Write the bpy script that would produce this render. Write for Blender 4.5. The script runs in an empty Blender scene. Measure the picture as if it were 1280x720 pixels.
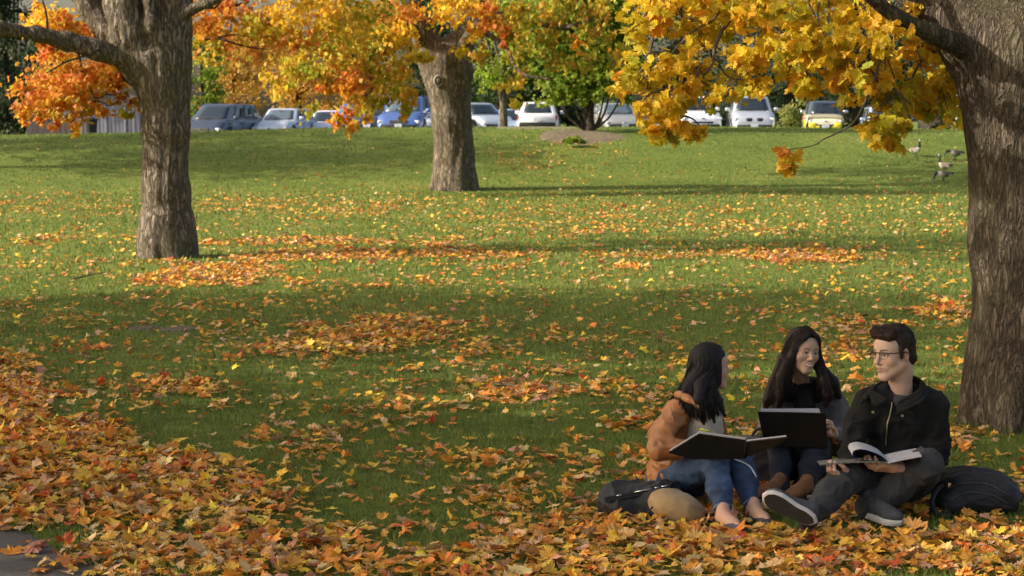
import bpy, bmesh, math, random
import numpy as np
from mathutils import Vector, Matrix, Euler
random.seed(7)
RNG = np.random.default_rng(7)
SC = bpy.context.scene
COL = SC.collection

# ------------------------------------------------------------------ camera geometry
FPX = 2388.0
CAMZ = 1.92
PITCH = math.atan(210.0 / FPX)
_cp, _sp = math.cos(PITCH), math.sin(PITCH)

def ray(px, py):
    u = (px - 640.0) / FPX
    v = (360.0 - py) / FPX
    return (u, _cp + v * _sp, -_sp + v * _cp)

def P(px, py, Y):
    """Point at depth Y seen in direction (px, py) of the photograph."""
    d = ray(px, py)
    t = Y / d[1]
    return np.array((d[0] * t, Y, CAMZ + d[2] * t))

def G(px, py):
    d = ray(px, py)
    t = -CAMZ / d[2]
    return np.array((d[0] * t, d[1] * t, 0.0))

def XY2PX(x, y, z=0.0):
    """arrays of world points -> photograph coordinates"""
    dz = z - CAMZ
    f = y * _cp - dz * _sp
    up = y * _sp + dz * _cp
    return 640.0 + FPX * x / f, 360.0 - FPX * up / f

# ------------------------------------------------------------------ noise
def _hash(ix, iy, iz, seed):
    n = (ix * 374761393 + iy * 668265263 + iz * 2147483647 + seed * 1274126177) & 0xFFFFFFFF
    n = ((n ^ (n >> 13)) * 1274126177) & 0xFFFFFFFF
    n = (n ^ (n >> 16)) & 0xFFFFFFFF
    return n.astype(np.float64) / 4294967295.0

def vnoise(p, seed=0):
    """value noise in -1..1 for an (N,3) array"""
    p = np.asarray(p, dtype=np.float64)
    i = np.floor(p).astype(np.int64)
    f = p - i
    f = f * f * (3 - 2 * f)
    r = 0
    for dx in (0, 1):
        wx = f[:, 0] if dx else 1 - f[:, 0]
        for dy in (0, 1):
            wy = f[:, 1] if dy else 1 - f[:, 1]
            for dz in (0, 1):
                wz = f[:, 2] if dz else 1 - f[:, 2]
                r = r + wx * wy * wz * _hash(i[:, 0] + dx, i[:, 1] + dy, i[:, 2] + dz, seed)
    return r * 2 - 1

def fbm(p, seed=0, octaves=3):
    a, s, r = 1.0, 0.0, 0
    p = np.asarray(p, dtype=np.float64)
    for o in range(octaves):
        r = r + a * vnoise(p, seed + o * 17)
        s += a
        a *= 0.5
        p = p * 2.03 + 11.3
    return r / s

# ------------------------------------------------------------------ objects
def link(name, me, parent=None, mats=()):
    o = bpy.data.objects.new(name, me)
    COL.objects.link(o)
    for m in mats:
        me.materials.append(m)
    if parent is not None:
        o.parent = parent
    return o

def tag(o, label=None, cat=None, group=None, kind=None):
    if label: o["label"] = label
    if cat: o["category"] = cat
    if group: o["group"] = group
    if kind: o["kind"] = kind
    return o

def empty(name, loc, rz=0.0):
    o = bpy.data.objects.new(name, None)
    COL.objects.link(o)
    o.location = Vector([float(c) for c in loc])
    o.rotation_euler = (0, 0, rz)
    o.empty_display_size = 0.1
    return o

def np_mesh(name, V, F, parent=None, mats=(), colors=None, smooth=True, local_to=None, midx=None):
    """V (N,3); F (M,k) uniform polygon size, or a list of polygons"""
    V = np.asarray(V, dtype=np.float32)
    if local_to is not None:
        V = V - np.asarray(local_to, dtype=np.float32)
    me = bpy.data.meshes.new(name)
    if isinstance(F, np.ndarray):
        M, k = F.shape
        me.vertices.add(len(V)); me.vertices.foreach_set("co", V.ravel())
        me.loops.add(M * k); me.loops.foreach_set("vertex_index", F.astype(np.int32).ravel())
        me.polygons.add(M)
        me.polygons.foreach_set("loop_start", np.arange(0, M * k, k, dtype=np.int32))
        me.polygons.foreach_set("loop_total", np.full(M, k, dtype=np.int32))
    else:
        me.from_pydata(V.tolist(), [], [tuple(f) for f in F])
    if midx is not None:
        me.polygons.foreach_set("material_index", np.asarray(midx, dtype=np.int32))
    me.update(calc_edges=True)
    me.validate()
    if colors is not None:
        at = me.color_attributes.new("Col", "FLOAT_COLOR", "POINT")
        C = np.ones((len(V), 4), dtype=np.float32)
        C[:, :3] = colors
        at.data.foreach_set("color", C.ravel())
    me.polygons.foreach_set("use_smooth", np.full(len(me.polygons), bool(smooth)))
    return link(name, me, parent, mats)

class MB:
    """collects simple shapes and links them as one mesh"""
    def __init__(s): s.v, s.f, s.m = [], [], []
    def add(s, V, F, mi=0):
        b = len(s.v)
        s.v.extend(np.asarray(V, dtype=float).tolist())
        s.f.extend([tuple(i + b for i in f) for f in F])
        s.m.extend([mi] * len(F))
    def box(s, c, d, R=None, mi=0, bev=0.0):
        bm = bmesh.new()
        bmesh.ops.create_cube(bm, size=1.0)
        for v in bm.verts: v.co = Vector((v.co.x * d[0], v.co.y * d[1], v.co.z * d[2]))
        if bev > 0:
            bmesh.ops.bevel(bm, geom=bm.edges[:], offset=bev, segments=2, affect='EDGES', profile=0.5)
        bm.verts.index_update()
        M = R if R is not None else Matrix.Identity(3)
        V = [M @ v.co + Vector([float(q) for q in c]) for v in bm.verts]
        F = [[v.index for v in f.verts] for f in bm.faces]
        bm.free()
        s.add(V, F, mi)
    def tube(s, pts, rad, n=8, mi=0, cap=True):
        V, F = tube_geo(pts, rad, n, cap)
        s.add(V, F, mi)
    def build(s, name, mats, parent=None, smooth=False):
        if not isinstance(mats, (list, tuple)): mats = [mats]
        return np_mesh(name, np.array(s.v), s.f, parent, mats, smooth=smooth, midx=s.m)

def tube_geo(pts, rad, n=8, cap=True):
    pts = np.asarray(pts, dtype=float)
    m = len(pts)
    rad = np.full(m, rad) if np.isscalar(rad) else np.asarray(rad, dtype=float)
    T = np.gradient(pts, axis=0)
    T /= np.linalg.norm(T, axis=1)[:, None] + 1e-12
    u = np.cross(T[0], (0, 0, 1.0))
    if np.linalg.norm(u) < 1e-3: u = np.cross(T[0], (1.0, 0, 0))
    u /= np.linalg.norm(u)
    U = np.zeros((m, 3))
    for i in range(m):
        u = u - T[i] * float(T[i] @ u); u = u / math.sqrt(float(u @ u))
        U[i] = u
    W = np.cross(T, U)
    ang = 2 * math.pi * np.arange(n) / n
    V = (pts[:, None, :] + rad[:, None, None] * (np.cos(ang)[None, :, None] * U[:, None, :] + np.sin(ang)[None, :, None] * W[:, None, :])).reshape(-1, 3)
    F = []
    for i in range(m - 1):
        for k in range(n):
            k2 = (k + 1) % n
            F.append((i * n + k, i * n + k2, (i + 1) * n + k2, (i + 1) * n + k))
    if cap:
        F.append(tuple(range(n - 1, -1, -1)))
        F.append(tuple((m - 1) * n + k for k in range(n)))
    return V, F

def curve_pts(ctrl, n=24):
    """Catmull-Rom through control points (any dimension)"""
    c = np.asarray(ctrl, dtype=float)
    c = np.vstack([2 * c[0] - c[1], c, 2 * c[-1] - c[-2]])
    segs = len(c) - 3
    out = []
    for t in np.linspace(0, segs, n):
        i = min(int(t), segs - 1); f = t - i
        p0, p1, p2, p3 = c[i], c[i + 1], c[i + 2], c[i + 3]
        out.append(0.5 * ((2 * p1) + (-p0 + p2) * f + (2 * p0 - 5 * p1 + 4 * p2 - p3) * f * f + (-p0 + 3 * p1 - 3 * p2 + p3) * f ** 3))
    return np.array(out)

# ------------------------------------------------------------------ signed distance shapes
def rc(a, b, ra, rb, k=0.02, sub=False):
    return ('rc', np.asarray(a, float), np.asarray(b, float), ra, rb, k, sub)

def el(c, r, R=None, k=0.02, sub=False):
    return ('el', np.asarray(c, float), np.asarray(r, float), None if R is None else np.asarray(R, float), k, sub)

def bx(c, d, R=None, rnd=0.01, k=0.01, sub=False):
    """rounded box, d = half sizes"""
    return ('bx', np.asarray(c, float), np.asarray(d, float), None if R is None else np.asarray(R, float), k, sub, rnd)

def chain(pts, rads, k=0.02):
    return [rc(pts[i], pts[i + 1], rads[i], rads[i + 1], k) for i in range(len(pts) - 1)]

def prim_d(p, X):
    if p[0] == 'rc':
        a, b, ra, rb = p[1:5]
        ab = (b - a).astype(np.float32)
        L = float(ab @ ab) + 1e-12
        q = X - a.astype(np.float32)
        t = np.clip((q @ ab) / L, 0, 1)
        q = q - t[..., None] * ab
        return np.sqrt((q * q).sum(-1)) - (ra + t * (rb - ra))
    if p[0] == 'el':
        c, r, R = p[1:4]
        q = X - c.astype(np.float32)
        if R is not None: q = q @ R.astype(np.float32)      # columns of R = local axes
        r = r.astype(np.float32)
        k0 = np.sqrt(((q / r) ** 2).sum(-1))
        k1 = np.sqrt(((q / (r * r)) ** 2).sum(-1)) + 1e-9
        return k0 * (k0 - 1) / k1
    c, d, R = p[1:4]; rnd = p[6]
    q = X - c.astype(np.float32)
    if R is not None: q = q @ R.astype(np.float32)
    q = np.abs(q) - (d - rnd).astype(np.float32)
    return np.sqrt((np.maximum(q, 0) ** 2).sum(-1)) + np.minimum(q.max(-1), 0) - rnd

def sdf_eval(prims, X):
    f = np.full(X.shape[:-1], 1e3, dtype=np.float32)
    for p in prims:
        d = prim_d(p, X).astype(np.float32)
        k = p[4] if p[0] != 'rc' else p[5]
        sub = p[5] if p[0] != 'rc' else p[6]
        k = max(k, 1e-5)
        if sub:
            d = -d
            h = np.clip(0.5 - 0.5 * (f - d) / k, 0, 1)
            f = f * (1 - h) + d * h + k * h * (1 - h)
        else:
            h = np.clip(0.5 + 0.5 * (f - d) / k, 0, 1)
            f = f * (1 - h) + d * h - k * h * (1 - h)
    return f

def surface_nets(f, org, h):
    s = f < 0
    nx, ny, nz = f.shape
    cnt = np.zeros((nx - 1, ny - 1, nz - 1), dtype=np.int8)
    off = [(i, j, k) for i in (0, 1) for j in (0, 1) for k in (0, 1)]
    for i, j, k in off:
        cnt += s[i:nx - 1 + i, j:ny - 1 + j, k:nz - 1 + k]
    act = (cnt > 0) & (cnt < 8)
    I, J, K = np.nonzero(act)
    N = len(I)
    idx = np.full(act.shape, -1, dtype=np.int64)
    idx[I, J, K] = np.arange(N)
    vals = {o: f[I + o[0], J + o[1], K + o[2]] for o in off}
    acc = np.zeros((N, 3)); c = np.zeros(N)
    for a in off:
        for ax in range(3):
            if a[ax] == 1: continue
            b = list(a); b[ax] = 1; b = tuple(b)
            va, vb = vals[a], vals[b]
            m = (va < 0) != (vb < 0)
            t = np.where(m, va / np.where(m, va - vb, 1), 0)
            pnt = np.array(a, float)[None, :].repeat(N, 0)
            pnt[:, ax] += t
            acc[m] += pnt[m]; c[m] += 1
    V = acc / c[:, None] + np.stack([I, J, K], 1)
    V = V * h + np.asarray(org)
    F = []
    # x edges
    def quads(m, base, e1, e2, flipwhen):
        i, j, k = np.nonzero(m)
        i, j, k = i + base[0], j + base[1], k + base[2]
        q = np.stack([idx[i - e1[0] - e2[0], j - e1[1] - e2[1], k - e1[2] - e2[2]],
                      idx[i - e2[0], j - e2[1], k - e2[2]],
                      idx[i, j, k],
                      idx[i - e1[0], j - e1[1], k - e1[2]]], 1)
        inside = s[i, j, k]
        q[~inside] = q[~inside][:, ::-1]
        F.append(q)
    quads(s[:-1, 1:-1, 1:-1] != s[1:, 1:-1, 1:-1], (0, 1, 1), (0, 1, 0), (0, 0, 1), 0)
    quads(s[1:-1, :-1, 1:-1] != s[1:-1, 1:, 1:-1], (1, 0, 1), (0, 0, 1), (1, 0, 0), 0)
    quads(s[1:-1, 1:-1, :-1] != s[1:-1, 1:-1, 1:], (1, 1, 0), (1, 0, 0), (0, 1, 0), 0)
    return V, np.concatenate(F)

def sdf_mesh(prims, h, pad=0.03, disp=None, lo=None, hi=None):
    """prims -> V, F; disp(points) is added to the distance"""
    L, H = [], []
    for p in prims:
        sub = p[5] if p[0] != 'rc' else p[6]
        if sub: continue
        if p[0] == 'rc':
            r = max(p[3], p[4])
            L.append(np.minimum(p[1], p[2]) - r); H.append(np.maximum(p[1], p[2]) + r)
        else:
            r = np.linalg.norm(p[2]) if p[3] is not None else p[2]
            L.append(p[1] - r); H.append(p[1] + r)
    l = np.min(L, 0) - pad; g = np.max(H, 0) + pad
    if lo is not None: l = np.maximum(l, lo)
    if hi is not None: g = np.minimum(g, hi)
    n = np.ceil((g - l) / h).astype(int) + 1
    ax = [l[i] + h * np.arange(n[i]) for i in range(3)]
    B = 8                                         # coarse pass first, then only the blocks near the surface
    nb = (n + B - 1) // B
    cx = [l[i] + h * (np.arange(nb[i]) * B + (B - 1) / 2) for i in range(3)]
    XC = np.stack(np.meshgrid(*cx, indexing='ij'), -1).astype(np.float32)
    fc = sdf_eval(prims, XC)
    f = np.where(np.repeat(np.repeat(np.repeat(fc, B, 0), B, 1), B, 2) < 0, -1.0, 1.0).astype(np.float32)
    mk = np.abs(fc) < h * B * 1.55 + 0.006
    I, J, K = np.nonzero(mk)
    r8 = np.arange(B)
    for s0 in range(0, len(I), 1500):
        i, j, k = I[s0:s0 + 1500], J[s0:s0 + 1500], K[s0:s0 + 1500]
        gi = (i[:, None] * B + r8)[:, :, None, None] + 0 * r8[None, None, :, None] + 0 * r8[None, None, None, :]
        gj = (j[:, None] * B + r8)[:, None, :, None] + 0 * gi
        gk = (k[:, None] * B + r8)[:, None, None, :] + 0 * gi
        XX = np.stack([l[0] + h * gi, l[1] + h * gj, l[2] + h * gk], -1).astype(np.float32)
        v = sdf_eval(prims, XX)
        f[gi, gj, gk] = v
    f = np.ascontiguousarray(f[:n[0], :n[1], :n[2]])
    # close at the borders
    f[0], f[-1], f[:, 0], f[:, -1], f[:, :, 0], f[:, :, -1] = (np.maximum(q, 1e-3) for q in (f[0], f[-1], f[:, 0], f[:, -1], f[:, :, 0], f[:, :, -1]))
    return surface_nets(f, l, h)

def vnormals(V, F):
    n = np.cross(V[F[:, 1]] - V[F[:, 0]], V[F[:, 2]] - V[F[:, 0]])
    N = np.zeros_like(V)
    for k in range(F.shape[1]):
        np.add.at(N, F[:, k], n)
    return N / (np.linalg.norm(N, axis=1)[:, None] + 1e-12)

def frame(fwd, up=(0, 0, 1), roll=0.0):
    """columns: right(X), forward(Y), up(Z)"""
    f = np.asarray(fwd, float); f /= np.linalg.norm(f)
    r = np.cross(f, up); r /= np.linalg.norm(r)
    u = np.cross(r, f)
    c, s = math.cos(roll), math.sin(roll)
    r2 = c * r + s * u; u2 = -s * r + c * u
    return np.stack([r2, f, u2], 1)

# ------------------------------------------------------------------ materials
def new_mat(name):
    m = bpy.data.materials.new(name)
    m.use_nodes = True
    nt = m.node_tree
    return m, nt, nt.nodes["Principled BSDF"]

def N(nt, t, **kw):
    n = nt.nodes.new(t)
    for k, v in kw.items():
        if hasattr(n, k): setattr(n, k, v)
    return n

def ramp(nt, stops):
    r = nt.nodes.new("ShaderNodeValToRGB")
    e = r.color_ramp.elements
    while len(e) < len(stops): e.new(0.5)
    for i, (p, c) in enumerate(stops):
        e[i].position = p; e[i].color = (c[0], c[1], c[2], 1)
    return r

def noise_node(nt, scale, detail=4, rough=0.55, coord='Object', stretch=(1, 1, 1)):
    tc = nt.nodes.new("ShaderNodeTexCoord")
    mp = nt.nodes.new("ShaderNodeMapping")
    mp.inputs["Scale"].default_value = stretch
    nt.links.new(tc.outputs[coord], mp.inputs[0])
    n = nt.nodes.new("ShaderNodeTexNoise")
    n.inputs["Scale"].default_value = scale
    n.inputs["Detail"].default_value = detail
    n.inputs["Roughness"].default_value = rough
    nt.links.new(mp.outputs[0], n.inputs["Vector"])
    return n

def mat(name, col, rough=0.7, var=0.25, scale=8, bump=0.0, bscale=60, stretch=(1, 1, 1), metallic=0.0, coat=0.0, sheen=0.0, bdist=0.004, spec=None):
    m, nt, b = new_mat(name)
    n = noise_node(nt, scale, stretch=stretch)
    c = np.array(col)
    r = ramp(nt, [(0.3, c * (1 - var)), (0.7, np.minimum(c * (1 + var), 1))])
    nt.links.new(n.outputs["Fac"], r.inputs[0])
    nt.links.new(r.outputs[0], b.inputs["Base Color"])
    b.inputs["Roughness"].default_value = rough
    b.inputs["Metallic"].default_value = metallic
    b.inputs["Coat Weight"].default_value = coat
    b.inputs["Sheen Weight"].default_value = sheen
    if spec is not None: b.inputs["Specular IOR Level"].default_value = spec
    if bump > 0:
        n2 = noise_node(nt, bscale, stretch=stretch)
        bp = nt.nodes.new("ShaderNodeBump")
        bp.inputs["Strength"].default_value = bump
        bp.inputs["Distance"].default_value = bdist
        nt.links.new(n2.outputs["Fac"], bp.inputs["Height"])
        nt.links.new(bp.outputs[0], b.inputs["Normal"])
    return m

def mat_col(name, rough=0.6, trans=0.0, bump=0.0, bscale=80, sss=0.0, spec=0.5, nvar=0.0, bstretch=(1, 1, 1), bdist=0.003):
    """colour from the mesh's own colour attribute"""
    m, nt, b = new_mat(name)
    at = nt.nodes.new("ShaderNodeAttribute"); at.attribute_name = "Col"
    out = at.outputs["Color"]
    if nvar > 0:
        n = noise_node(nt, bscale * 0.5, stretch=bstretch)
        r = ramp(nt, [(0.3, (1 - nvar,) * 3), (0.7, (1 + nvar,) * 3)])
        nt.links.new(n.outputs["Fac"], r.inputs[0])
        mx = nt.nodes.new("ShaderNodeMix"); mx.data_type = 'RGBA'; mx.blend_type = 'MULTIPLY'
        mx.inputs[0].default_value = 1.0
        nt.links.new(out, mx.inputs[6]); nt.links.new(r.outputs[0], mx.inputs[7])
        out = mx.outputs[2]
    nt.links.new(out, b.inputs["Base Color"])
    b.inputs["Roughness"].default_value = rough
    b.inputs["Specular IOR Level"].default_value = spec
    if sss > 0:
        b.inputs["Subsurface Weight"].default_value = sss
        b.inputs["Subsurface Radius"].default_value = (0.02, 0.007, 0.004)
        b.inputs["Subsurface Scale"].default_value = 0.4
    if bump > 0:
        n2 = noise_node(nt, bscale, stretch=bstretch)
        bp = nt.nodes.new("ShaderNodeBump")
        bp.inputs["Strength"].default_value = bump
        bp.inputs["Distance"].default_value = bdist
        nt.links.new(n2.outputs["Fac"], bp.inputs["Height"])
        nt.links.new(bp.outputs[0], b.inputs["Normal"])
    if trans > 0:
        tr = nt.nodes.new("ShaderNodeBsdfTranslucent")
        nt.links.new(out, tr.inputs["Color"])
        mx = nt.nodes.new("ShaderNodeMixShader")
        mx.inputs[0].default_value = trans
        nt.links.new(b.outputs[0], mx.inputs[1]); nt.links.new(tr.outputs[0], mx.inputs[2])
        nt.links.new(mx.outputs[0], nt.nodes["Material Output"].inputs["Surface"])
    return m
# ================================================================== camera, light, world
cam = bpy.data.cameras.new("camera"); camo = bpy.data.objects.new("camera", cam); COL.objects.link(camo)
cam.sensor_width = 36.0; cam.lens = FPX / 1280 * 36.0
cam.clip_start = 0.1; cam.clip_end = 3000
camo.location = (0, 0, CAMZ)
camo.rotation_euler = (math.pi / 2 - PITCH, 0, 0)
cam.dof.use_dof = True; cam.dof.focus_distance = 9.3; cam.dof.aperture_fstop = 8.0
SC.camera = camo

SUN_EL = math.radians(27)
SUN_AZ_VEC = np.array((-0.99, -0.14))        # horizontal direction TO the sun
sun_dir = np.array((SUN_AZ_VEC[0] * math.cos(SUN_EL), SUN_AZ_VEC[1] * math.cos(SUN_EL), math.sin(SUN_EL)))
w = bpy.data.worlds.new("World"); SC.world = w; w.use_nodes = True
nt = w.node_tree
bg = nt.nodes["Background"]
sky = nt.nodes.new("ShaderNodeTexSky"); sky.sky_type = 'NISHITA'; sky.sun_disc = False
sky.sun_elevation = SUN_EL
sky.sun_rotation = math.atan2(SUN_AZ_VEC[0], SUN_AZ_VEC[1])
sky.air_density = 1.0; sky.dust_density = 5.0; sky.ozone_density = 0.3
nt.links.new(sky.outputs[0], bg.inputs[0])
bg.inputs[1].default_value = 0.14
sl = bpy.data.lights.new("sun", 'SUN'); slo = bpy.data.objects.new("sun", sl); COL.objects.link(slo)
sl.energy = 4.4; sl.angle = math.radians(0.55); sl.color = (1.0, 0.93, 0.80)
slo.rotation_euler = Vector([-float(c) for c in sun_dir]).to_track_quat('-Z', 'Y').to_euler()
slo.location = (-40, 0, 30)
SC.view_settings.view_transform = 'Standard'
SC.view_settings.look = 'None'
SC.view_settings.gamma = 1
SC.view_settings.use_curve_mapping = False
SC.view_settings.exposure = 0.68
SC.cycles.max_bounces = 6
SC.cycles.diffuse_bounces = 3
SC.cycles.transmission_bounces = 4
SC.cycles.transparent_max_bounces = 6
SC.cycles.use_denoising = True

# ================================================================== ground
def sstep(t):
    t = np.clip(t, 0, 1); return t * t * (3 - 2 * t)

_cx = np.array([-60, -18.8, -11.4, -7.0, 0.0, 8.0, 16.4, 60.0])
_cz = np.array([1.25, 1.36, 1.49, 1.63, 1.66, 1.66, 1.56, 1.5])

def ground_z(x, y):
    x = np.asarray(x, float); y = np.asarray(y, float)
    c = np.interp(x, _cx, _cz)
    z = c * sstep((y - 49.5) / 20.5) - 0.45 * sstep((y - 70.5) / 4.0)
    z = z + 0.03 * np.sin(x * 0.35 + 1.0) * np.sin(y * 0.27) * sstep((60 - y) / 30) * sstep((y - 12) / 12)
    return z

def gz(x, y): return float(ground_z(x, y))

def grid_sheet(name, xs, ys, mats, dz=0.0, parent=None):
    X, Y = np.meshgrid(xs, ys, indexing='ij')
    Z = ground_z(X, Y) + dz
    V = np.stack([X, Y, Z], -1).reshape(-1, 3)
    nx, ny = len(xs), len(ys)
    i, j = np.meshgrid(np.arange(nx - 1), np.arange(ny - 1), indexing='ij')
    a = (i * ny + j).ravel()
    F = np.stack([a, a + ny, a + ny + 1, a + 1], 1)
    return np_mesh(name, V, F, parent, mats)

def lawn_material():
    m, nt, b = new_mat("lawn_grass")
    n1 = noise_node(nt, 0.35, 5, 0.6)
    n2 = noise_node(nt, 9.0, 6, 0.7)
    n3 = noise_node(nt, 60.0, 4, 0.7)
    r1 = ramp(nt, [(0.30, (0.118, 0.168, 0.034)), (0.52, (0.162, 0.214, 0.044)), (0.72, (0.232, 0.250, 0.064))])
    r2 = ramp(nt, [(0.28, (0.55, 0.55, 0.5)), (0.72, (1.35, 1.30, 1.2))])
    r3 = ramp(nt, [(0.25, (0.55, 0.6, 0.5)), (0.75, (1.4, 1.35, 1.3))])
    nt.links.new(n1.outputs[0], r1.inputs[0]); nt.links.new(n2.outputs[0], r2.inputs[0]); nt.links.new(n3.outputs[0], r3.inputs[0])
    def mul(a, b2):
        mx = nt.nodes.new("ShaderNodeMix"); mx.data_type = 'RGBA'; mx.blend_type = 'MULTIPLY'; mx.inputs[0].default_value = 1
        nt.links.new(a, mx.inputs[6]); nt.links.new(b2, mx.inputs[7]); return mx.outputs[2]
    out = mul(mul(r1.outputs[0], r2.outputs[0]), r3.outputs[0])
    nt.links.new(out, b.inputs["Base Color"])
    b.inputs["Roughness"].default_value = 0.9
    b.inputs["Specular IOR Level"].default_value = 0.1
    bp = nt.nodes.new("ShaderNodeBump"); bp.inputs["Strength"].default_value = 0.9; bp.inputs["Distance"].default_value = 0.03
    ad = nt.nodes.new("ShaderNodeMath"); ad.operation = 'ADD'
    nt.links.new(n2.outputs[0], ad.inputs[0]); nt.links.new(n3.outputs[0], ad.inputs[1])
    nt.links.new(ad.outputs[0], bp.inputs["Height"]); nt.links.new(bp.outputs[0], b.inputs["Normal"])
    return m
M_LAWN = lawn_material()
xs = np.concatenate([np.linspace(-420, -62, 14), np.linspace(-60, 60, 121), np.linspace(62, 420, 14)])
ys = np.concatenate([np.linspace(-60, 0, 7), np.linspace(1, 46, 46), np.linspace(46.5, 80, 120), np.linspace(81, 120, 20), np.linspace(130, 900, 16)])
tag(grid_sheet("lawn", xs, ys, [M_LAWN]), kind="structure")

M_ASPH = mat("asphalt", (0.085, 0.074, 0.062), 0.9, 0.3, 30, bump=0.6, bscale=250)
M_ASPH_FAR = mat("car_park_asphalt", (0.075, 0.075, 0.08), 0.9, 0.2, 1.5, bump=0.3, bscale=60)
tag(grid_sheet("car_park", np.linspace(-58, 58, 117), np.linspace(74.5, 91, 34), [M_ASPH_FAR], 0.02), kind="structure")
# path in the near corner; its edge runs diagonally
pa, pb = G(-10, 640)[:2], G(135, 722)[:2]
pd = (pb - pa) / np.linalg.norm(pb - pa)
pn = np.array((pd[1], -pd[0]))
if pn[0] > 0: pn = -pn
def path_side(x, y):
    return (x - pa[0]) * pn[0] + (y - pa[1]) * pn[1]     # > 0 on the path
ts = np.linspace(-16, 12, 80)
wob = 0.03 * np.sin(ts * 3.1) + 0.02 * np.sin(ts * 7.7)
V = []
for t, wv in zip(ts, wob):
    e = pa + pd * t + pn * wv
    q = pa + pd * t + pn * 2.6
    V += [(e[0], e[1], 0.004), (q[0], q[1], 0.004)]
F = np.array([[2 * i, 2 * i + 1, 2 * i + 3, 2 * i + 2] for i in range(len(ts) - 1)])
pth = np_mesh("path", np.array(V), F, None, [M_ASPH])
tag(pth, kind="structure")

def soil_patch(name, cx, cy, rx, ry, m, dz=0.012, seed=1, n=48, follow=True):
    V = [(cx, cy, gz(cx, cy) + dz)]
    rings = 6
    for r in range(1, rings + 1):
        for k in range(n):
            a = 2 * math.pi * k / n
            rr = r / rings
            jit = 1 + 0.22 * float(vnoise(np.array([[math.cos(a) * 1.7 + seed, math.sin(a) * 1.7, seed]]))[0]) + 0.10 * float(vnoise(np.array([[math.cos(a) * 6 + seed, math.sin(a) * 6, seed]]))[0])
            x = cx + rx * rr * jit * math.cos(a); y = cy + ry * rr * jit * math.sin(a)
            V.append((x, y, gz(x, y) + dz * (1 if r < rings else -0.6)))
    F = [(0, 1 + k, 1 + (k + 1) % n) for k in range(n)]
    for r in range(rings - 1):
        for k in range(n):
            a = 1 + r * n
            F.append((a + k, a + n + k, a + n + (k + 1) % n, a + (k + 1) % n))
    return tag(np_mesh(name, np.array(V), F, None, [m]), kind="structure")
M_MULCH = mat("bark_mulch", (0.17, 0.125, 0.075), 0.95, 0.5, 5, bump=1.0, bscale=40, bdist=0.03)
M_SOIL = mat("bare_soil", (0.13, 0.095, 0.065), 0.95, 0.35, 14, bump=0.8, bscale=60, bdist=0.01)
gp = G(205, 412); soil_patch("bare_soil", gp[0] + .12, gp[1], 0.20, 0.26, M_SOIL, seed=5); soil_patch("bare_soil", gp[0] - .20, gp[1] + .1, 0.15, 0.2, M_SOIL, seed=9)

# ================================================================== leaves
def leaf_template(full=True):
    if full:
        h = [(0, 1.0), (.10, .80), (.27, .80), (.25, .54), (.46, .64), (.74, .68), (.67, .47), (.90, .29), (.60, .14), (.62, -.10), (.28, -.17)]
    else:
        h = [(0, 1.0), (.24, .56), (.76, .62), (.60, .16), (.62, -.10)]
    out = h + [(0, -.18)] + [(-x, y) for x, y in h[:0:-1]]
    V = [(0, .15)] + out
    n = len(out)
    F = [(0, 1 + (k + 1) % n, 1 + k) for k in range(n)]
    b = len(V)
    V += [(-.022, -.16), (.022, -.16), (.0, -.85)]
    F.append((b, b + 2, b + 1))
    V = np.array(V, float); V[:, 1] -= 0.15
    return V, np.array(F)
LEAF_FULL = leaf_template(True)
LEAF_MED = leaf_template(False)
LEAF_LOW = (np.array([(0, -.7), (.62, -.1), (.45, .55), (0, .95), (-.5, .5), (-.6, -.15)], float),
            np.array([(0, 1, 2), (0, 2, 3), (0, 3, 4), (0, 4, 5)]))
LEAF_QUAD = (np.array([(0, -.7), (.6, .0), (0, .8), (-.6, .1)], float), np.array([(0, 1, 2), (0, 2, 3)]))

def rotmats(ax, ay):
    """ax, ay (N,3): leaf x axis and y axis (made orthonormal) -> (N,3,3) columns"""
    y = ay / (np.linalg.norm(ay, axis=1)[:, None] + 1e-9)
    x = ax - (ax * y).sum(1)[:, None] * y
    x /= (np.linalg.norm(x, axis=1)[:, None] + 1e-9)
    z = np.cross(x, y)
    return np.stack([x, y, z], 2)

def leaf_cloud(pos, R, size, cols, tmpl, rng, curl=0.35):
    T, F = tmpl
    n, k = len(pos), len(T)
    a = rng.normal(0, curl, (n, 1)); b = rng.normal(0, curl, (n, 1)); c = rng.normal(0, curl * 0.8, (n, 1))
    x = T[None, :, 0]; y = T[None, :, 1]
    z = a * x * x + b * y * y + c * np.abs(x) + rng.normal(0, curl * 0.12, (n, k))
    L = np.stack([np.broadcast_to(x, (n, k)), np.broadcast_to(y, (n, k)), z], 2) * (size[:, None, None] * 0.5)
    V = np.einsum('nij,nkj->nki', R, L) + pos[:, None, :]
    FF = (F[None] + (np.arange(n) * k)[:, None, None]).reshape(-1, 3)
    C = np.repeat(cols[:, None, :], k, 1)
    C = C * (1 + rng.normal(0, 0.11, (n, k, 1)))
    return V.reshape(-1, 3), FF, np.clip(C.reshape(-1, 3), 0, 1)

def join_clouds(parts):
    V, F, C = [], [], []; b = 0
    for v, f, c in parts:
        V.append(v); F.append(f + b); C.append(c); b += len(v)
    return np.concatenate(V), np.concatenate(F), np.concatenate(C)

def palette(rng, n, cols, wts=None, jit=0.18):
    cols = np.array(cols, float)
    w_ = None if wts is None else np.array(wts, float) / sum(wts)
    i = rng.choice(len(cols), n, p=w_)
    c = cols[i] * (1 + rng.normal(0, jit, (n, 1))) * (1 + rng.normal(0, 0.07, (n, 3)))
    return np.clip(c, 0.004, 0.95)

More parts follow.
